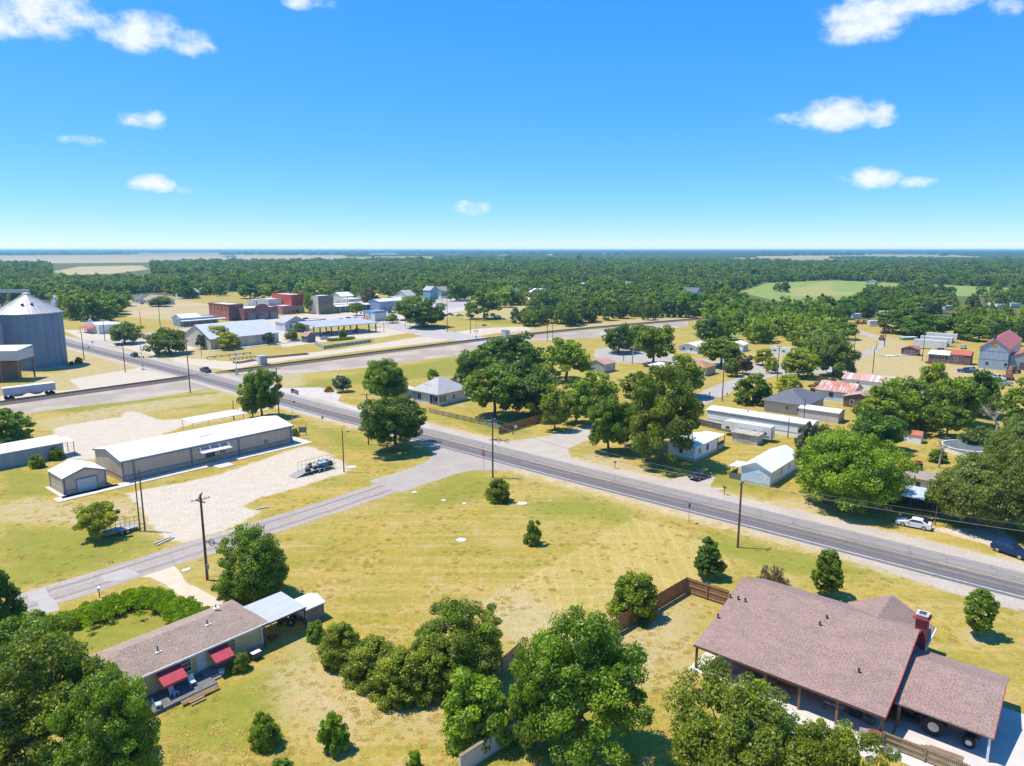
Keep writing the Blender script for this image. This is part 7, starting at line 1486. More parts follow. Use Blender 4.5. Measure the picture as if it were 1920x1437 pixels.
# scrap machinery and stacks in the gin yard
def machine(base, rz, label, c, s=1.0):
    t = thing('rusty_machine', label, 'machine', W(*base), rz); m_ = M('machine_%d' % int(c[0] * 100 + c[1] * 33), c, (.12, .06, .04), scale=1.5)
    q = MB(); q.box(-2.2 * s, 2.2 * s, -.9 * s, .9 * s, .6, 1.2); q.build('frame', m_, t); q = MB(); q.prism([(-1.8 * s, 1.2), (.2 * s, 1.2), (0, 2.6 * s), (-1.4 * s, 2.5 * s)], -.8 * s, .8 * s); q.build('housing', m_, t); q = MB(); q.tube((.4 * s, 0, 1.2), (2.6 * s, 0, 2.4 * s), .18, k=6); q.build('boom', m_, t)
    for x in (-1.5 * s, 1.5 * s):
        for y in (-1.1 * s, .8 * s): q = MB(); q.tube((x, y, .55), (x, y + .3, .55), .55, k=14); q.build('wheel', tyre, t)
for a in (((1588, 627), .2, 'rusty red machine nearest the farm track', (.28, .10, .06)), ((1653, 638), 1.2, 'rusty combine beside the track bend', (.32, .12, .07)), ((1660, 626), .1, 'dark rusty tracked machine under the tall mast', (.14, .08, .06)), ((1608, 608), .4, 'orange machine at the edge of the scrap rows', (.55, .2, .03)), ((1620, 608), .1, 'yellow orange machine among the scrap rows', (.6, .32, .04)), ((1770, 668), .5, 'rusty hay rack by the low workshop', (.2, .12, .09)), ((1862, 733), .9, 'pile of rusty implements before the dry tree', (.22, .12, .08)), ((1900, 700), .3, 'rusty machine frame beside the gin wall', (.25, .13, .09)), ((1890, 712), 1.3, 'rusty plough parts by the gin wall', (.3, .18, .12)), ((1822, 583), .3, 'red machine row left end far right lot', (.4, .1, .05)), ((1835, 578), .3, 'red machine row middle far right lot', (.45, .12, .06)), ((1848, 576), .3, 'red machine row right end far right lot', (.36, .1, .06))): machine(*a)
BT = [((1570, 603), 6, (.45, .47, .5), 'grey white box van body at the tree edge'), ((1555, 604), 5, (.5, .55, .6), 'pale blue flat box beside the tree edge'), ((1637, 612), 6, (.6, .6, .62), 'white box right of the orange machines'), ((1604, 598), 6, (.55, .6, .65), 'tall pale box behind the orange machines'), ((1658, 593), 7, (.4, .55, .65), 'pale blue tank box behind the mast'), ((1703, 637), 8, (.15, .35, .3), 'flat green and white boat like hull on the grass'), ((1776, 582), 6, (.5, .5, .52), 'grey box at the edge of the far lot'), ((1765, 580), 5, (.6, .6, .6), 'small white box in the far lot')]
for p, l, c, lab in BT:
    t = thing('freight_box', lab, 'box', W(*p), .2); q = MB(); hgt = 1.2 if 'flat' in lab else 3.2; q.box(-l/2, l/2, -1.3, 1.3, .6 if hgt > 2 else .2, hgt); q.build('box', M('box_%d%d' % (int(c[0]*99), int(c[2]*99)), c), t); q = MB(); q.box(-l/2, l/2, -1.35, 1.35, hgt, hgt + .1); q.build('lid', wtrim, t)
for i in range(5): camper(W(1856 + i * 13, 577 - i * 1.2 + (i % 2) * 4), .25, 10, 3.4, 2.5, ['white camper at the left end of the far right lot', 'second white camper of the far right lot', 'white camper in the middle of the far right lot', 'white camper right of the middle in the far lot', 'white camper at the right edge of the far lot'][i], nose=False, group='campers in the far right lot')
rg = random.Random(8)
for i in range(9):
    t = thing('scrap_sheet', 'pale sheet in the scrap row on the dirt yard, ' + ('leftmost of all', 'second from the left', 'third from the left', 'fourth from the left', 'middle one', 'fourth from the right', 'third from the right', 'second from the right', 'rightmost of all')[i], 'scrap', L4(rg.uniform(-.6, .6), i * 1.9, .12 - math.pi / 2, W(1655, 668)), rg.uniform(-.3, .3), 'scrap sheets lying in a row'); q = MB(); w_ = rg.uniform(1, 1.9); q.slab([(-w_, -.9, .12), (w_, -.8, .3), (w_ * .8, .9, .22), (-w_ * .9, .8, .35)], .06); q.build('sheet', wtrim if i % 3 else gal, t)
# yellow play equipment and round white thing on the lawn
t = thing('excavator_toy', 'yellow orange flowering bush beside the grey green tree', 'bush', W(617, 734)) ; bpy.data.objects.remove(t)
t = thing('manhole_cover', 'pale manhole cover in the field', 'manhole', W(865, 1013)); q = MB(); q.lathe([(.75, 0), (.75, .05), (.01, .06)], 18); q.build('cover', conc, t)
for i, (p, s, lab) in enumerate((((978, 945), 1.0, 'pale broken concrete slab near the bush in the field'), ((870, 945), .5, 'small pale stone in the field left of the bush'), ((777, 924), .6, 'pale stone patch by the side street edge'), ((1032, 940), .35, 'tiny white stone near the road verge'), ((350, 1069), .7, 'white pipe end beside the gravel drive'), ((832, 939), .5, 'small pale stone in the middle of the field'))):
    t = thing('stone_slab', lab, 'stone', W(*p), i); q = MB(); q.slab([(-s, -.6 * s, .09), (.2 * s, -.8 * s, .08), (s, -.3 * s, .1), (.8 * s, .6 * s, .09), (-.4 * s, .7 * s, .1)], .09); q.build('slab', conc, t)
t = thing('concrete_disc', 'round pale concrete disc on the grass beside the lamp pole', 'slab', W(659, 876)); q = MB(); q.lathe([(1.0, 0), (1.0, .04), (.01, .05)], 24); q.build('disc', conc, t)

for (lab, dx, dz, yy) in ((corner, 1, 3.9, 'black cable coils hanging on the wire beside the corner pole'), (leftp, 1, 6.3, 'cable coil on a bracket halfway up the three armed pole')):
    X, Y, H_ = POLE[lab]; t = thing('cable_coil', yy, 'cable coil', (X, Y), R(-20)); q = MB(); z = H_ - dz
    for cx0, r in ((1.2, .42), (2.9, .36)):
        for k in range(12):
            a0, a1 = k * math.pi / 6, (k + 1) * math.pi / 6; q.tube((cx0 + r * math.cos(a0), 0, z + r * math.sin(a0)), (cx0 + r * math.cos(a1), 0, z + r * math.sin(a1)), .05, k=5, cap=False)
    q.tube((.1, 0, z + .1), (2.9, 0, z + .05), .045, k=5); q.tube((.1, 0, z - .12), (2.6, 0, z - .1), .045, k=5); q.build('coil', tyre, t)

JUNK = [((1566, 600), .5, (.5, .5, .5)), ((1584, 607), 1.2, (.3, .08, .06)), ((1597, 612), .2, (.55, .55, .5)), ((1628, 602), .9, (.1, .14, .2)), ((1640, 600), 2.0, (.45, .4, .12)), ((1650, 606), .4, (.5, .52, .54)), ((1672, 600), 1.4, (.2, .3, .35)), ((1682, 608), .1, (.4, .4, .4)), ((1695, 598), .8, (.5, .5, .48))]
CN = ['pale', 'dull red', 'cream', 'dark blue', 'mustard', 'silver', 'blue grey', 'grey', 'off white']
for i, (p, a, c) in enumerate(JUNK): loft_car('car', CN[i] + ' junk car in the scrap rows by the farm track', 'car', W(*p), a, 'suv' if i % 3 == 1 else 'sedan', paint('junk_%d' % i, c))
ROW = [((640, 601), (.5, .5, .52), 'silver'), ((655, 600), (.05, .05, .06), 'black'), ((668, 599), (.4, .05, .05), 'red'), ((683, 598), (.6, .6, .6), 'white'), ((698, 597), (.08, .12, .25), 'blue'), ((560, 603), (.5, .5, .5), 'light grey'), ((575, 601), (.06, .06, .06), 'dark')]
for p, c, n_ in ROW: loft_car('car', n_ + ' car parked on the downtown street before the shop row', 'car', W(*p), GA + .2, 'suv' if c[0] < .1 else 'sedan', paint('row_' + n_.replace(' ', '_'), c))
for p, c, n_ in (((1868, 712), (.55, .55, .53), 'white'), ((1878, 722), (.25, .3, .36), 'slate'), ((1838, 716), (.3, .12, .08), 'rust red'), ((1858, 722), (.42, .40, .36), 'beige')): loft_car('pickup_truck', n_ + ' pickup truck in the crowded yard before the gin', 'truck', W(*p), c[0] * 9, 'truck', paint('gin_' + n_.replace(' ', '_'), c))
# ------------------------------------------------------------------ trees and shrubs one can tell apart: key, foot, crown left/right, top, label
T_ = [
 ('n_low', (488, 1120), 420, 556, 998, 'round oak beside the white carport'),
 ('n_deep', (742, 846), 676, 808, 744, 'dark round tree casting shade on the road corner'),
 ('n_bush', (934, 940), 908, 959, 893, 'round shrub at the foot of the corner pole'),
 ('n_ybush', (1000, 1020), 979, 1018, 966, 'small yellow green sapling alone in the field'),
 ('n_cone', (1327, 1083), 1294, 1361, 1000, 'young dark conical tree above the fence corner'),
 ('n_col', (1549, 1120), 1521, 1581, 1029, 'young egg shaped tree behind the red house roof'),
 ('n_col', (1833, 1193), 1810, 1870, 1104, 'young tree standing in a bare ring right of the chimney'),
 ('n_dry', (1447, 1108), 1415, 1488, 1062, 'brownish half dry bush behind the roof ridge'),
 ('n_palm', (1184, 1156), 1143, 1243, 1062, 'bright feathery sumac bush at the timber fence'),
 ('n_bush', (497, 1398), 467, 529, 1333, 'small round bush on the lawn left of the other'),
 ('n_ybush', (627, 1408), 596, 659, 1328, 'small loose bush on the lawn right of the other'),
 ('n_ybush', (776, 1442), 760, 794, 1403, 'tiny bush at the bottom edge'),
 ('n_ybush', (530, 1470), 500, 560, 1418, 'yellowish bush top at the bottom edge left'),
 ('n_hedge', (640, 1240), 602, 690, 1162, 'leftmost tall bush of the clipped row'), ('n_hedge', (695, 1275), 640, 750, 1192, 'yellowish bush second in the row'), ('n_hedge', (745, 1305), 690, 805, 1212, 'third bush of the row before the big tree'), ('n_hedge', (795, 1300), 740, 850, 1188, 'bush joining the row to the big tree'),
 ('n_bush', (592, 1200), 574, 613, 1162, 'green shrub at the carport corner'),
 ('n_elm2', (868, 1290), 772, 975, 1140, 'large tree behind the bush row at the field edge'), ('n_palm', (900, 1385), 820, 965, 1240, 'bright leafy lower tree below the large one'),
 ('n_elm2', (1085, 1410), 950, 1218, 1160, 'large spreading tree in the bottom middle'), ('n_oak', (1010, 1400), 962, 1100, 1190, 'narrower crown left of the bottom middle tree'),
 ('n_elm', (1370, 1530), 1215, 1520, 1275, 'loose leaved tree before the porch'), ('n_elm', (1530, 1560), 1440, 1640, 1330, 'sparse tree crown right before the patio'),
 ('n_elm2', (90, 1450), -70, 225, 1205, 'big dark tree at the bottom left'), ('n_elm2', (222, 1500), 100, 308, 1275, 'wide tree overlapping the end of the cream house'), ('n_oak', (30, 1340), -80, 115, 1165, 'tree behind the big bottom left one'),
 ('n_cone', (8, 1215), -40, 52, 1038, 'tall dark conifer at the left edge'),
 ('n_yel', (183, 1008), 144, 222, 938, 'yellow green tree above the rusty trailer'),
 ('n_oak', (491, 783), 458, 530, 690, 'right tree of the pair beside the flagpole pole'), ('m_elm', (474, 785), 430, 478, 702, 'left tree of the pair behind the long hall'),
 ('n_oak', (725, 757), 683, 773, 672, 'tree with notched crown behind the round dark tree'),
 ('m_grey', (643, 735), 628, 662, 703, 'small grey green round tree on the lawn'), ('m_cyp', (10, 835), -40, 52, 755, 'dark conifer at the left edge behind the shed'), ('n_bush', (70, 877), 56, 87, 850, 'round shrub in front of the blue grey shed'), ('n_bush', (107, 862), 94, 122, 837, 'round shrub right of the blue grey shed'), ('n_bush', (367, 868), 355, 379, 856, 'brown green shrub by the hall door'), ('n_bush', (553, 818), 545, 562, 802, 'small shrub at the hall corner'),
 # cluster right of the pyramid house
 ('m_oak', (928, 783), 884, 992, 680, 'bright green tree right of the pyramid roofed house'), ('m_grey', (858, 742), 845, 880, 700, 'grey tinted small tree touching the house roof'), ('m_oak', (892, 730), 850, 925, 648, 'tree behind the pyramid roofed house'), ('m_deep', (962, 705), 905, 1025, 622, 'dark rounded tree at the back of the cluster'), ('m_fresh', (1062, 715), 1018, 1110, 626, 'bright tree at the right back of the cluster'), ('m_deep', (1000, 782), 950, 1052, 690, 'dark tree in the middle of the cluster'), ('m_elm', (1040, 808), 1018, 1072, 722, 'slim yellowish tree at the lane fence'), ('m_elm', (1080, 795), 1040, 1112, 712, 'loose tree beside the lane fence'), ('m_elm', (1122, 775), 1082, 1166, 696, 'yellow green tree above the lane'), ('m_grey', (1012, 745), 995, 1045, 690, 'grey sparse tree inside the cluster'), ('m_deep', (975, 752), 930, 1010, 665, 'deep green tree behind the front ones'),
 ('m_fresh', (812, 712), 800, 822, 690, 'small bush tree behind the pyramid roof'), 
 ('n_oak', (1140, 848), 1104, 1190, 742, 'olive green tree at the lane corner'), ('n_elm2', (1240, 868), 1165, 1328, 690, 'big sycamore like tree before the mobile home'), ('n_elm', (1205, 838), 1150, 1262, 735, 'inner crown of the corner tree group'), ('m_elm', (1202, 745), 1163, 1242, 700, 'olive tree behind the corner group'), ('m_elm', (1282, 745), 1240, 1322, 664, 'orange tinged tree before the carport house'), ('m_cyp', (1412, 757), 1384, 1452, 692, 'dense cypress like tree on the back street lawn'),
 ('n_big', (1578, 950), 1480, 1682, 795, 'huge bright green tree beside the white house'), ('m_live', (1540, 850), 1515, 1568, 795, 'dark tree left behind the huge one'), ('m_grey', (1515, 870), 1500, 1545, 790, 'greyish tree between pole and huge tree'),
 ('n_live', (1830, 990), 1725, 1915, 852, 'wide olive live oak behind the white sedan'), ('n_live', (1925, 1010), 1840, 2010, 830, 'live oak at the right edge above the blue SUV'), ('n_live', (1915, 905), 1858, 2000, 775, 'live oak further back at the right edge'), ('m_elm', (1935, 815), 1885, 2010, 705, 'yellow green tree at the right edge by the dead tree'),
 ('m_elm', (1660, 815), 1600, 1705, 712, 'mixed green tree left of the middle clump'), ('m_live', (1690, 790), 1640, 1735, 708, 'grey green tree of the middle clump'), ('m_deep', (1640, 845), 1590, 1690, 770, 'green tree behind the huge tree top'), ('m_yel', (1742, 760), 1715, 1770, 682, 'yellow tree before the dirt yard'), ('m_oak', (1790, 795), 1745, 1830, 700, 'dark green tree before the gin yard'), ('m_deep', (1838, 780), 1800, 1875, 690, 'dark tree below the gin pickup trucks'), ('m_oak', (1775, 820), 1745, 1810, 755, 'round green tree on the back lawn'), ('m_cyp', (1757, 866), 1740, 1775, 838, 'low round bush near the red tractor'), ('m_live', (1840, 840), 1800, 1860, 800, 'low trees behind the round pool'),
 ('m_deep', (1160, 662), 1142, 1205, 606, 'tree left of the bare grey tree'), ('m_oak', (1225, 684), 1198, 1274, 604, 'large round tree at the back street bend'), ('m_oak', (1192, 655), 1165, 1220, 604, 'tree between the bend trees'), ('m_oak', (1352, 688), 1322, 1402, 630, 'broad tree beside the white low house'), ('m_brown', (1392, 702), 1372, 1412, 665, 'thin olive tree on the back street'), ('m_elm', (1372, 706), 1358, 1392, 672, 'small tree by the back street pole'),
 ('m_elm', (1497, 708), 1463, 1537, 655, 'spreading yellow green tree on the back street'), ('m_live', (1562, 705), 1520, 1598, 625, 'large grey green oak at the dirt yard edge'), ('m_live', (1540, 672), 1500, 1575, 612, 'grey oak behind the large one'), ('m_brown', (1545, 738), 1515, 1558, 706, 'reddish brown bush behind the grey roof'), ('m_yel', (1480, 740), 1462, 1508, 706, 'round yellow green bush left of the grey roof'), ('m_yel', (1430, 685), 1415, 1450, 655, 'small yellow tree by the camper'), ('m_yel', (1447, 700), 1440, 1465, 672, 'thin bush below the camper'),
 ('m_deep', (1330, 642), 1275, 1335, 592, 'dark tree at the end of the railway belt'), ('m_deep', (1700, 625), 1662, 1760, 575, 'dark wide tree in the gin field'), ('m_deep', (1740, 632), 1700, 1800, 585, 'dark tree behind the box trailers'), ('m_fresh', (1835, 640), 1810, 1862, 605, 'bright tree left of the gin roof'),
 ('m_live', (234, 645), 203, 263, 604, 'small round live oak beside the main road'), ('m_live', (318, 664), 279, 355, 614, 'broad live oak right of the round one'), ('m_yel', (413, 652), 388, 428, 612, 'green and yellow tree before the warehouse'), ('m_yel', (430, 655), 400, 445, 625, 'yellow bush at the warehouse corner'), ('m_grey', (378, 655), 370, 389, 626, 'small grey tree left of the warehouse'), ('m_grey', (504, 646), 494, 515, 622, 'small pale tree before the warehouse wall'), ('m_elm', (547, 640), 535, 562, 618, 'thin yellow green tree beside the grey shed'), ('m_deep', (643, 636), 635, 652, 616, 'small dark tree by the pavilion fence'), ('m_oak', (583, 588), 570, 596, 545, 'street tree before the brown building'),
 ('m_deep', (795, 614), 750, 840, 558, 'wide dark live oak by the far lawn'), ('m_oak', (770, 600), 733, 800, 552, 'tree left of the wide live oak'), ('m_fresh', (908, 598), 876, 936, 540, 'tall bright tree by the far parking'), ('m_deep', (855, 565), 845, 880, 525, 'dark tree behind the parking lot'), ('m_brown', (693, 580), 680, 715, 540, 'reddish tree behind the shop row'), ('m_deep', (352, 560), 335, 372, 535, 'dark tree over the dry field'), ('m_grey', (28, 0 + 905), 20, 36, 895, 'x'),
 ('m_elm', (735, 606), 722, 748, 588, 'small tree by the mural shop'), ('m_oak', (668, 592), 655, 682, 565, 'street tree before the shop row'), ('m_fresh', (562, 622), 550, 574, 603, 'small bright tree behind the warehouse'), ('m_deep', (470, 560), 448, 494, 528, 'large dark tree above the fire station'), ('m_oak', (512, 563), 490, 536, 530, 'large tree above the pink shop'), ('m_live', (300, 575), 272, 312, 556, 'low dark trees before the ranch houses'), ('m_deep', (205, 590), 175, 238, 545, 'large tree right behind the silo'), ('m_fresh', (165, 598), 135, 200, 552, 'bright large tree right of the silo roof'),
 ('m_cyp', (148, 682), 143, 157, 668, 'small shrub at the silo foot'), ('m_cyp', (135, 685), 131, 140, 676, 'tiny shrub at the silo foot'),
]
for k, b_, xl, xr, tp, lab in T_:
    if lab == 'x': continue
    tree(k, lab, b_, xl, xr, tp, cat='bush' if TREES[k][4] == 'bush' and 'tree' not in lab and 'conifer' not in lab else 'tree')
bare_tree('pale dead tree with bare branches at the right', (1866, 822), 10, .8, 3); bare_tree('bare grey tree on the dry lawn by the back street', (1185, 682), 8.5, .5, 5); bare_tree('bare branched tree by the round pool', (1760, 878), 7.5, .6, 9); bare_tree('dead snag among the trees before the dirt yard', (1768, 775), 6.5, .5, 12)
t = thing('flowering_bush', 'orange flowering shrub beside the apron', 'bush', W(617, 735)); me, _ = make_crown('foliage', 'bush', LEAF['orange'], 77, 26, 40, .5, .2, 1.6, 1.7, 0); o = bpy.data.objects.new('foliage', me); COL.objects.link(o); o.parent = t
# long leafed hedge rows beside the side street: one planting nobody could count
def hedge(pts, wid, h, label, seed, leafm='fresh'):
    P = [W(*p) for p in pts]; ln = resample(P, .55); rng = np.random.default_rng(seed); ln = np.array(ln); n = len(ln); C = []
    for p in ln:
        for _ in range(16): C.append((p[0] + rng.normal() * wid * .36, p[1] + rng.normal() * wid * .36, h * rng.uniform(.25, .8)))
    C = np.array(C); m_ = 95; ci = np.repeat(np.arange(len(C)), m_); d = rng.normal(size=(len(ci), 3)); d[:, 2] = np.abs(d[:, 2]); d /= np.linalg.norm(d, axis=1)[:, None]
    Pp = C[ci] + d * (.58 * rng.random(len(ci)) ** .5)[:, None]; Nn = rng.normal(size=d.shape); Nn[:, 2] *= .35; Nn /= np.linalg.norm(Nn, axis=1)[:, None]
    V = quads_from(Pp, Nn, rng.uniform(.05, .09, len(ci)), rng.uniform(.14, .26, len(ci)), rng); V[:, 2] = np.maximum(V[:, 2], .02)
    me = np_mesh('hedge', V, np.arange(len(V)).reshape(-1, 4)); at = me.attributes.new('tint', 'FLOAT', 'FACE'); at.data.foreach_set('value', np.clip(rng.normal(.5, .2, len(C))[ci] + rng.normal(0, .15, len(ci)), 0, 1).astype(np.float32)); me.materials.append(LEAF[leafm])
    o = bpy.data.objects.new('hedge', me); COL.objects.link(o); tag(o, label, 'hedge')
hedge([(158, 1170), (195, 1155), (240, 1138), (270, 1130), (305, 1140), (345, 1160), (368, 1172)], 2.4, 1.4, 'L shaped hedge of long leaved plants beside the side street', 3, 'hedge')
hedge([(68, 1192), (100, 1182), (130, 1175)], 2.0, 1.2, 'short hedge of long leaved plants left of the L shaped one', 4, 'hedge')
hedge([(10, 1195), (60, 1205)], 2.6, 1.8, 'shrub mass below the conifer at the left edge', 5, 'oak')
hedge([(620, 640), (660, 636)], 2.0, .9, 'low scrub on the grass before the pavilion', 6, 'live')
# brown stalks beside house steps
t = tree('n_bush', 'dark leafy shrub by the front door of the cream house', (452, 1256), 432, 470, 1222, cat='bush')
# ------------------------------------------------------------------ individual trees of the middle distance, scattered where the photo shows woods
BELTS = [  # polygon of foot points, count, height range, keys, what, group
 ([(940,614),(1130,612),(1290,594),(1345,602),(1345,580),(1200,580),(1000,596),(940,600)], 46, (9, 12), ('f0','f1','f3','f5','f1'), 'dark round tree in the railway belt', 'trees in the belt along the railway'),
 ([(1335,640),(1440,645),(1475,655),(1568,672),(1585,640),(1560,604),(1480,590),(1345,596)], 52, (10, 14), ('f4','f4','f1','f0'), 'bright green tree in the wood beyond the tracks', 'trees in the wood right of the railway'),
 ([(1440,604),(1560,604),(1660,598),(1790,596),(1790,584),(1640,576),(1540,585)], 34, (10, 14), ('f0','f5','f1'), 'tree in the strip below the green field', 'trees in the strip below the green field'),
 ([(1800,640),(1930,655),(1930,598),(1790,600)], 24, (9, 12), ('f0','f1','f2','f4'), 'tree behind the gin building', 'trees behind the gin building'),
 ([(1660,588),(1930,566),(1930,572),(1790,590)], 16, (10, 13), ('f0','f2'), 'tree lining the far right lot', 'trees in the line at the far right lot'),
 ([(118,604),(225,604),(240,575),(110,566)], 20, (11, 16), ('f0','f1','f4'), 'tree in the clump behind the silo', 'trees in the clump behind the silo'),
 ([(240,560),(520,556),(520,538),(240,540)], 34, (12, 17), ('f0','f5','f1','f2'), 'tree in the first row above downtown', 'trees in the first row above downtown'),
 ([(500,576),(690,572),(860,548),(850,525),(520,540)], 44, (11, 17), ('f0','f1','f5','f2'), 'tree in the town behind the shops', 'trees in the town behind the shops'),
 ([(870,585),(1000,575),(1000,545),(860,545)], 16, (11, 16), ('f0','f1','f4'), 'tree round the steep roofed blue house', 'trees round the blue house'),
 ([(1600,800),(1760,850),(1760,800),(1640,770)], 7, (5, 8), ('f2','f1'), 'small tree on the back lawn', 'small trees on the back lawn'),
 ([(1455,547),(1475,549),(1475,545)], 3, (9, 12), ('f0',), 'lone tree in the green field', 'lone trees at the left of the green field'),
]
rng = np.random.default_rng(12)
BLD_XY = [(o.matrix_local @ Vector((o['L'] / 2, o['D'] / 2, 0)), max(o['L'], o['D']) / 2) for o in COL.objects if 'L' in o.keys()]
def clear_of(x, y, r):
    return all((c.x - x) ** 2 + (c.y - y) ** 2 > (rr * .8 + r) ** 2 for c, rr in BLD_XY) 
ONE = ['', 'first', 'second', 'third', 'fourth', 'fifth', 'sixth', 'seventh', 'eighth', 'ninth', 'tenth', 'eleventh', 'twelfth', 'thirteenth', 'fourteenth', 'fifteenth', 'sixteenth', 'seventeenth', 'eighteenth', 'nineteenth']
TENS = ['', '', 'twent', 'thirt', 'fort', 'fift']
def ordinal(i): return ONE[i] if i < 20 else TENS[i // 10] + ('ieth' if i % 10 == 0 else 'y-' + ONE[i % 10])
for pts, n, (s0, s1), keys, lab, grp in BELTS:
    pl = pxpoly(pts); lo, hi = pl.min(0), pl.max(0); got = 0; tries = 0; done = []
    while got < n and tries < 3000:
        tries += 1; p = rng.uniform(lo, hi)
        if sdist(p[None], pl)[0] > 0: continue
        h = rng.uniform(s0, s1); r = h * rng.uniform(.46, .6)
        if any((p[0] - a) ** 2 + (p[1] - b_) ** 2 < (r * (.95 if tries < 1500 else .6)) ** 2 for a, b_, _, _ in done) or not clear_of(p[0], p[1], 3): continue
        done.append((p[0], p[1], r, h)); got += 1
    done.sort(key=lambda d: PR(d[0], d[1])[0])
    for i, (x, y, r, h) in enumerate(done):
        cme, tme, Rw, Hh, kind = TREES[keys[int(rng.integers(len(keys)))]]; ii = i + 1; side = 'left'
        if ii > len(done) / 2: ii, side = len(done) - i, 'right'
        t = thing('tree', lab + ', ' + (ordinal(ii) + ' from its ' + side + ' end' if ii > 1 else side + 'most of them'), 'tree', (x, y), rng.uniform(0, 6.28), grp); t.scale = (r / Rw, r / Rw * rng.uniform(.85, 1.15), h / Hh)
        c = bpy.data.objects.new('crown', cme); COL.objects.link(c); c.parent = t; c2 = bpy.data.objects.new('trunk', tme); COL.objects.link(c2); c2.parent = t
# ------------------------------------------------------------------ the woods beyond: one mass of instanced trees
lowp = bpy.data.collections.new('wood_sources'); src = []
for i, lm in enumerate(('far', 'oak', 'far', 'deep', 'fresh', 'live')):
    me, _ = make_crown('wood_tree', 'oak', LEAF[lm], 90 + i, 36, 26, 1.5, .75, 6.2, 10, .0); o = bpy.data.objects.new('wood_tree_%d' % i, me); lowp.objects.link(o)
def in_any(P, zs):
    v = np.zeros(len(P), bool)
    for pts, wd in zs: v |= sdist(P, pxpoly(pts)) < wd * .15
    return v
CLEAR = ZONES['green'] + ZONES['tan'] + [([(1370,562),(1400,545),(1560,575),(1800,556),(1930,558),(1930,574),(1790,583),(1640,577),(1540,590),(1440,592)], 5), ([(-200,500),(420,500),(300,492),(-200,492)], 30), ([(95,530),(290,528),(285,500),(100,500)], 20), ([(840,585),(1000,600),(1000,560),(850,556),(780,560)], 5), ([(240,600),(400,600),(400,562),(240,562)], 5), ([(1560,590),(1930,590),(1930,560),(1800,573)], 5), ([(1290,555),(1315,555),(1315,572),(1290,572)], 5), ([(1050,545),(1105,545),(1105,530),(1050,530)], 5), ([(1155,547),(1200,547),(1200,536),(1155,536)],5), ([(690,520),(722,520),(722,512),(690,512)],5), ([(20,514),(80,514),(80,506),(20,506)],10),([(1340,548),(1385,548),(1385,536),(1340,540)],5),([(1480,496),(1620,497),(1620,491),(1480,491)],20)]
pts_all = []; scl = []
bands = [(430, 1000, 10.5, 1.05, .92), (1000, 2200, 14, 1.25, .92), (2200, 5200, 24, 1.9, .72), (5200, 14000, 70, 4.5, .55)]
for y0, y1, step, sc, fill in bands:
    yy = np.arange(y0, y1, step); P = []
    for y in yy:
        hw = y * .78 + 60; xx = np.arange(-hw, hw, step); P.append(np.column_stack([xx, np.full(len(xx), y)]))
    P = np.concatenate(P); P += rng.uniform(-.5, .5, P.shape) * step; P = P[rng.random(len(P)) < fill]
    # clearings: broad noise so that gaps open between woods
    ph = rng.uniform(0, 6.28, 12); fr = rng.uniform(.6, 2.4, (12, 2)) / (90 if y0 < 2000 else 420) * 1.0; nzv = sum(np.sin(P[:, 0] * fr[i, 0] * (1 if i % 2 else -1) + P[:, 1] * fr[i, 1] * (.5 if y0 < 2000 else .35) + ph[i]) for i in range(12)) / 12
    left_open = (P[:, 0] < -.12 * P[:, 1]) & (P[:, 1] > 2200)
    P = P[(nzv > (-.42 if y0 < 2000 else -.07)) & ~(left_open & (nzv < .12))] if y0 >= 2000 else P[nzv > -.33]
    nz2v = None
    P = P[~in_any(P, CLEAR)]
    if y0 < 1000:   # near band starts where the photo's first rows are
        px_ = CX + F * P[:, 0] / (P[:, 1] * math.cos(PITCH) + CAM_H * math.sin(PITCH)); lim = np.interp(px_, [-200, 110, 240, 390, 560, 830, 960, 1010, 1340, 1450, 1600, 1920, 2200], [520, 600, 690, 740, 740, 640, 620, 470, 440, 440, 560, 560, 560]); P = P[P[:, 1] > lim]
        gx = (px_[P[:, 1] > 0] if False else None)
    for c, rr in BLD_XY:
        if c.y > 350: P = P[(P[:, 0] - c.x) ** 2 + (P[:, 1] - c.y) ** 2 > (rr + 3) ** 2]; P = P[~((np.abs(P[:, 0] - c.x * P[:, 1] / c.y) < rr * .8) & (P[:, 1] < c.y) & (P[:, 1] > c.y - 26 - c.y * .012))]
    pts_all.append(P); scl.append(sc * rng.uniform(.7, 1.3, len(P)) * (.9 if y0 < 1000 else 1))
P = np.concatenate(pts_all); S = np.concatenate(scl)
me = bpy.data.meshes.new('woods'); me.vertices.add(len(P)); me.vertices.foreach_set('co', np.column_stack([P, np.zeros(len(P))]).astype(np.float32).ravel()); me.update()
for nm_, arr in (('sc', S), ('flat', np.where(P[:, 1] > 2200, .45, 1.0) * rng.uniform(.8, 1.2, len(P))), ('rot', rng.uniform(0, 6.28, len(P)))):
    a_ = me.attributes.new(nm_, 'FLOAT', 'POINT'); a_.data.foreach_set('value', np.asarray(arr, dtype=np.float32))
wo = bpy.data.objects.new('woods', me); COL.objects.link(wo); tag(wo, 'dense green woods stretching beyond the town to the horizon', 'wood', kind='stuff')
ng = bpy.data.node_groups.new('plant_woods', 'GeometryNodeTree'); ng.interface.new_socket('Geometry', in_out='INPUT', socket_type='NodeSocketGeometry'); ng.interface.new_socket('Geometry', in_out='OUTPUT', socket_type='NodeSocketGeometry')
gi_, go_ = ng.nodes.new('NodeGroupInput'), ng.nodes.new('NodeGroupOutput'); m2p = ng.nodes.new('GeometryNodeMeshToPoints'); iop = ng.nodes.new('GeometryNodeInstanceOnPoints'); ci_ = ng.nodes.new('GeometryNodeCollectionInfo'); ci_.inputs[0].default_value = lowp; ci_.inputs['Separate Children'].default_value = True; ci_.inputs['Reset Children'].default_value = True
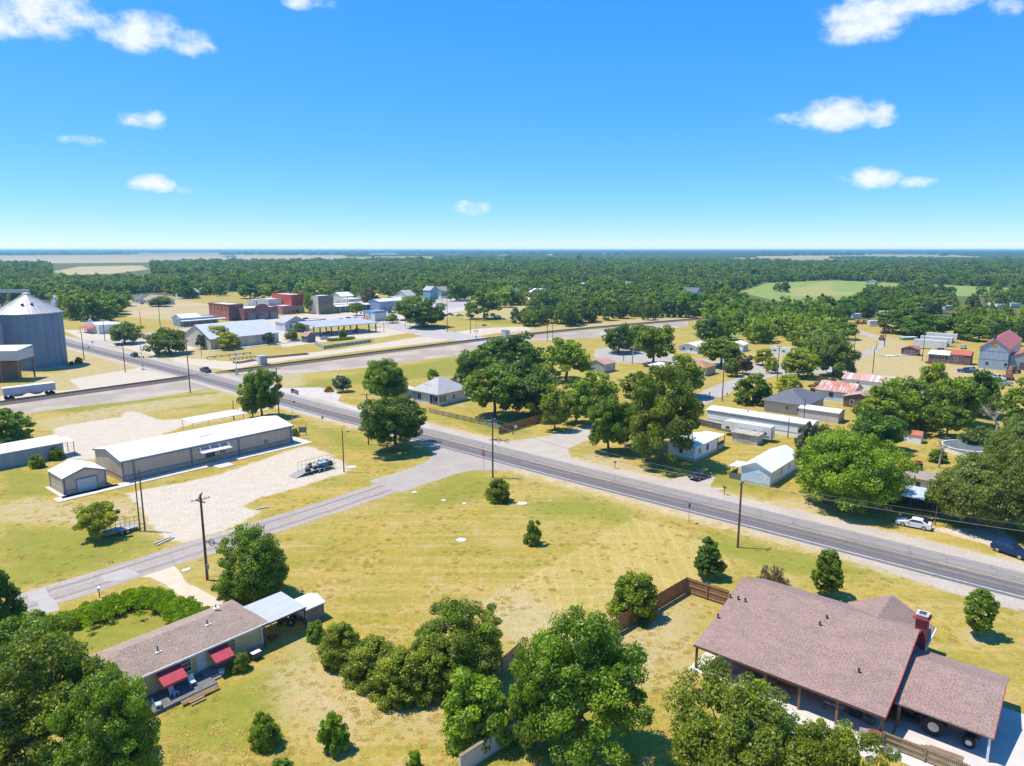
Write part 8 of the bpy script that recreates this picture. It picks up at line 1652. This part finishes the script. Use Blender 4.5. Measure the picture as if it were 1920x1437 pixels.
def gattr(n_): a_ = ng.nodes.new('GeometryNodeInputNamedAttribute'); a_.data_type = 'FLOAT'; a_.inputs[0].default_value = n_; return a_.outputs[0]
cx1 = ng.nodes.new('ShaderNodeCombineXYZ'); sc_, fl_ = gattr('sc'), gattr('flat'); mm = ng.nodes.new('ShaderNodeMath'); mm.operation = 'MULTIPLY'; ng.links.new(sc_, mm.inputs[0]); ng.links.new(fl_, mm.inputs[1]); ng.links.new(sc_, cx1.inputs[0]); ng.links.new(sc_, cx1.inputs[1]); ng.links.new(mm.outputs[0], cx1.inputs[2])
cr_ = ng.nodes.new('ShaderNodeCombineXYZ'); ng.links.new(gattr('rot'), cr_.inputs[2]); e2r = ng.nodes.new('FunctionNodeEulerToRotation'); ng.links.new(cr_.outputs[0], e2r.inputs[0])
iop.inputs['Pick Instance'].default_value = True
ng.links.new(gi_.outputs[0], m2p.inputs[0]); ng.links.new(m2p.outputs[0], iop.inputs['Points']); ng.links.new(ci_.outputs[0], iop.inputs['Instance']); ng.links.new(e2r.outputs[0], iop.inputs['Rotation']); ng.links.new(cx1.outputs[0], iop.inputs['Scale']); ng.links.new(iop.outputs[0], go_.inputs[0])
md = wo.modifiers.new('plant', 'NODES'); md.node_group = ng
print('woods', len(P))

# ------------------------------------------------------------------ tufts of rough grass over the near lots and verges
tg = bpy.data.collections.new('tuft_sources')
tm = [leaf_mat('tuft_dry', (.56, .42, .09), (.72, .54, .18), trans=.45, vr=.5), leaf_mat('tuft_green', (.42, .37, .035), (.56, .49, .06), trans=.45, vr=.5), leaf_mat('tuft_brown', (.50, .36, .07), (.66, .48, .13), trans=.45, vr=.5)]
for i in range(3):
    r_ = np.random.default_rng(300 + i); n_ = 46; rad = .30 * r_.random(n_) ** .5; an_ = r_.uniform(0, 6.28, n_); P0 = np.column_stack([np.cos(an_) * rad, np.sin(an_) * rad, r_.uniform(.01, .035, n_)]); Nn = r_.normal(size=(n_, 3)) * [.4, .4, .3] + [0, 0, 1.0]; Nn /= np.linalg.norm(Nn, axis=1)[:, None]
    V = quads_from(P0, Nn, r_.uniform(.02, .04, n_), r_.uniform(.03, .07, n_), r_); V[:, 2] = np.maximum(V[:, 2], .006); me = np_mesh('tuft', V, np.arange(len(V)).reshape(-1, 4)); at = me.attributes.new('tint', 'FLOAT', 'FACE'); at.data.foreach_set('value', r_.random(n_).astype(np.float32)); me.materials.append(tm[i]); tg.objects.link(bpy.data.objects.new('tuft_%d' % i, me))
NT = 22000; yy = 48 + 150 * rng.random(NT) ** 1.5; Pt = np.column_stack([rng.uniform(-1, 1, NT) * (yy * .8 + 6), yy])
nz3 = sum(np.sin(Pt[:, 0] * a + Pt[:, 1] * b_ + c) for a, b_, c in rng.uniform(-1, 1, (9, 3)) * [.5, .5, 6]) / 3; Pt = Pt[nz3 + rng.normal(0, .7, len(Pt)) > .1]
def off(P, polys, grow_=0.0):
    k = np.ones(len(P), bool)
    for pl in polys: k &= sdist(P, pl) > grow_
    return k
bad = [pxpoly(z[0]) for z in ZONES['gravel'] + ZONES['ballast']] + [pxpoly([(905,838),(945,828),(1000,822),(1060,810),(1112,797),(1160,800),(1066,843),(1110,872),(1330,928),(1300,915)]), pxpoly([(690,902),(745,886),(808,860),(806,838),(830,834),(960,868),(975,880),(850,890),(755,925)]), pxpoly([(506,730),(600,727),(760,790),(600,748)]), pxpoly([(255,1082),(330,1060),(445,1140),(385,1140)]), pxpoly([(1225,905),(1325,888),(1345,925),(1400,948)])]
for o in COL.objects:
    if 'L' in o.keys() or o is b5:
        Lx_, Dy_ = (o['L'], o['D']) if 'L' in o.keys() else (0, 0); x0, x1, y0, y1 = (-.6, Lx_ + .6, -.6, Dy_ + .6) if Lx_ else (-2.7, 22, -17, 18.2)
        bad.append(np.array([(o.matrix_local @ Vector((x, y, 0)))[:2] for x, y in ((x0, y0), (x1, y0), (x1, y1), (x0, y1))]))
Pt = Pt[off(Pt, bad, .3)]
dmin = np.full(len(Pt), 1e9)
for line, in ((RL,),): 
    la = np.array(line)
    for i in range(len(la) - 1):
        e = la[i+1] - la[i]; w_ = Pt - la[i]; t_ = np.clip((w_ @ e) / (e @ e), 0, 1); dmin = np.minimum(dmin, np.hypot(*(w_ - t_[:, None] * e).T))
Pt = Pt[dmin > 8.2]; sl = np.array(resample(smooth_line(side_c, 2), 3)); ds = np.min(np.hypot(Pt[:, None, 0] - sl[None, :, 0], Pt[:, None, 1] - sl[None, :, 1]), axis=1); Pt = Pt[ds > 4.1]
me = bpy.data.meshes.new('grass_tufts'); me.vertices.add(len(Pt)); me.vertices.foreach_set('co', np.column_stack([Pt, np.full(len(Pt), .004)]).astype(np.float32).ravel()); me.update()
for nm_, arr in (('sc', rng.uniform(.5, 1.7, len(Pt))), ('flat', rng.uniform(.5, 1.3, len(Pt))), ('rot', rng.uniform(0, 6.28, len(Pt)))):
    a_ = me.attributes.new(nm_, 'FLOAT', 'POINT'); a_.data.foreach_set('value', np.asarray(arr, dtype=np.float32))
to = bpy.data.objects.new('grass_tufts', me); COL.objects.link(to); tag(to, 'rough dry and green grass tufts over the lots and verges', 'grass', kind='stuff')
ng2 = ng.copy()
for n_ in ng2.nodes:
    if n_.bl_idname == 'GeometryNodeCollectionInfo': n_.inputs[0].default_value = tg
md2 = to.modifiers.new('plant', 'NODES'); md2.node_group = ng2
print('tufts', len(Pt))
# ------------------------------------------------------------------ haze
q = MB(); q.box(-45000, 45000, -2900, 61000, -1.0, 47.0)
hz = q.build('haze', None); hz['kind'] = 'stuff'; hz['label'] = 'thin summer haze over the plain'
hm = bpy.data.materials.new('haze'); hm.use_nodes = True; ht = hm.node_tree; ht.nodes.clear()
o_ = ht.nodes.new('ShaderNodeOutputMaterial'); pv = ht.nodes.new('ShaderNodeVolumePrincipled'); pv.inputs['Color'].default_value = (.38, .80, 1.0, 1); pv.inputs['Density'].default_value = 1.25e-4; pv.inputs['Anisotropy'].default_value = .2
ht.links.new(pv.outputs[0], o_.inputs['Volume']); hz.data.materials.append(hm)
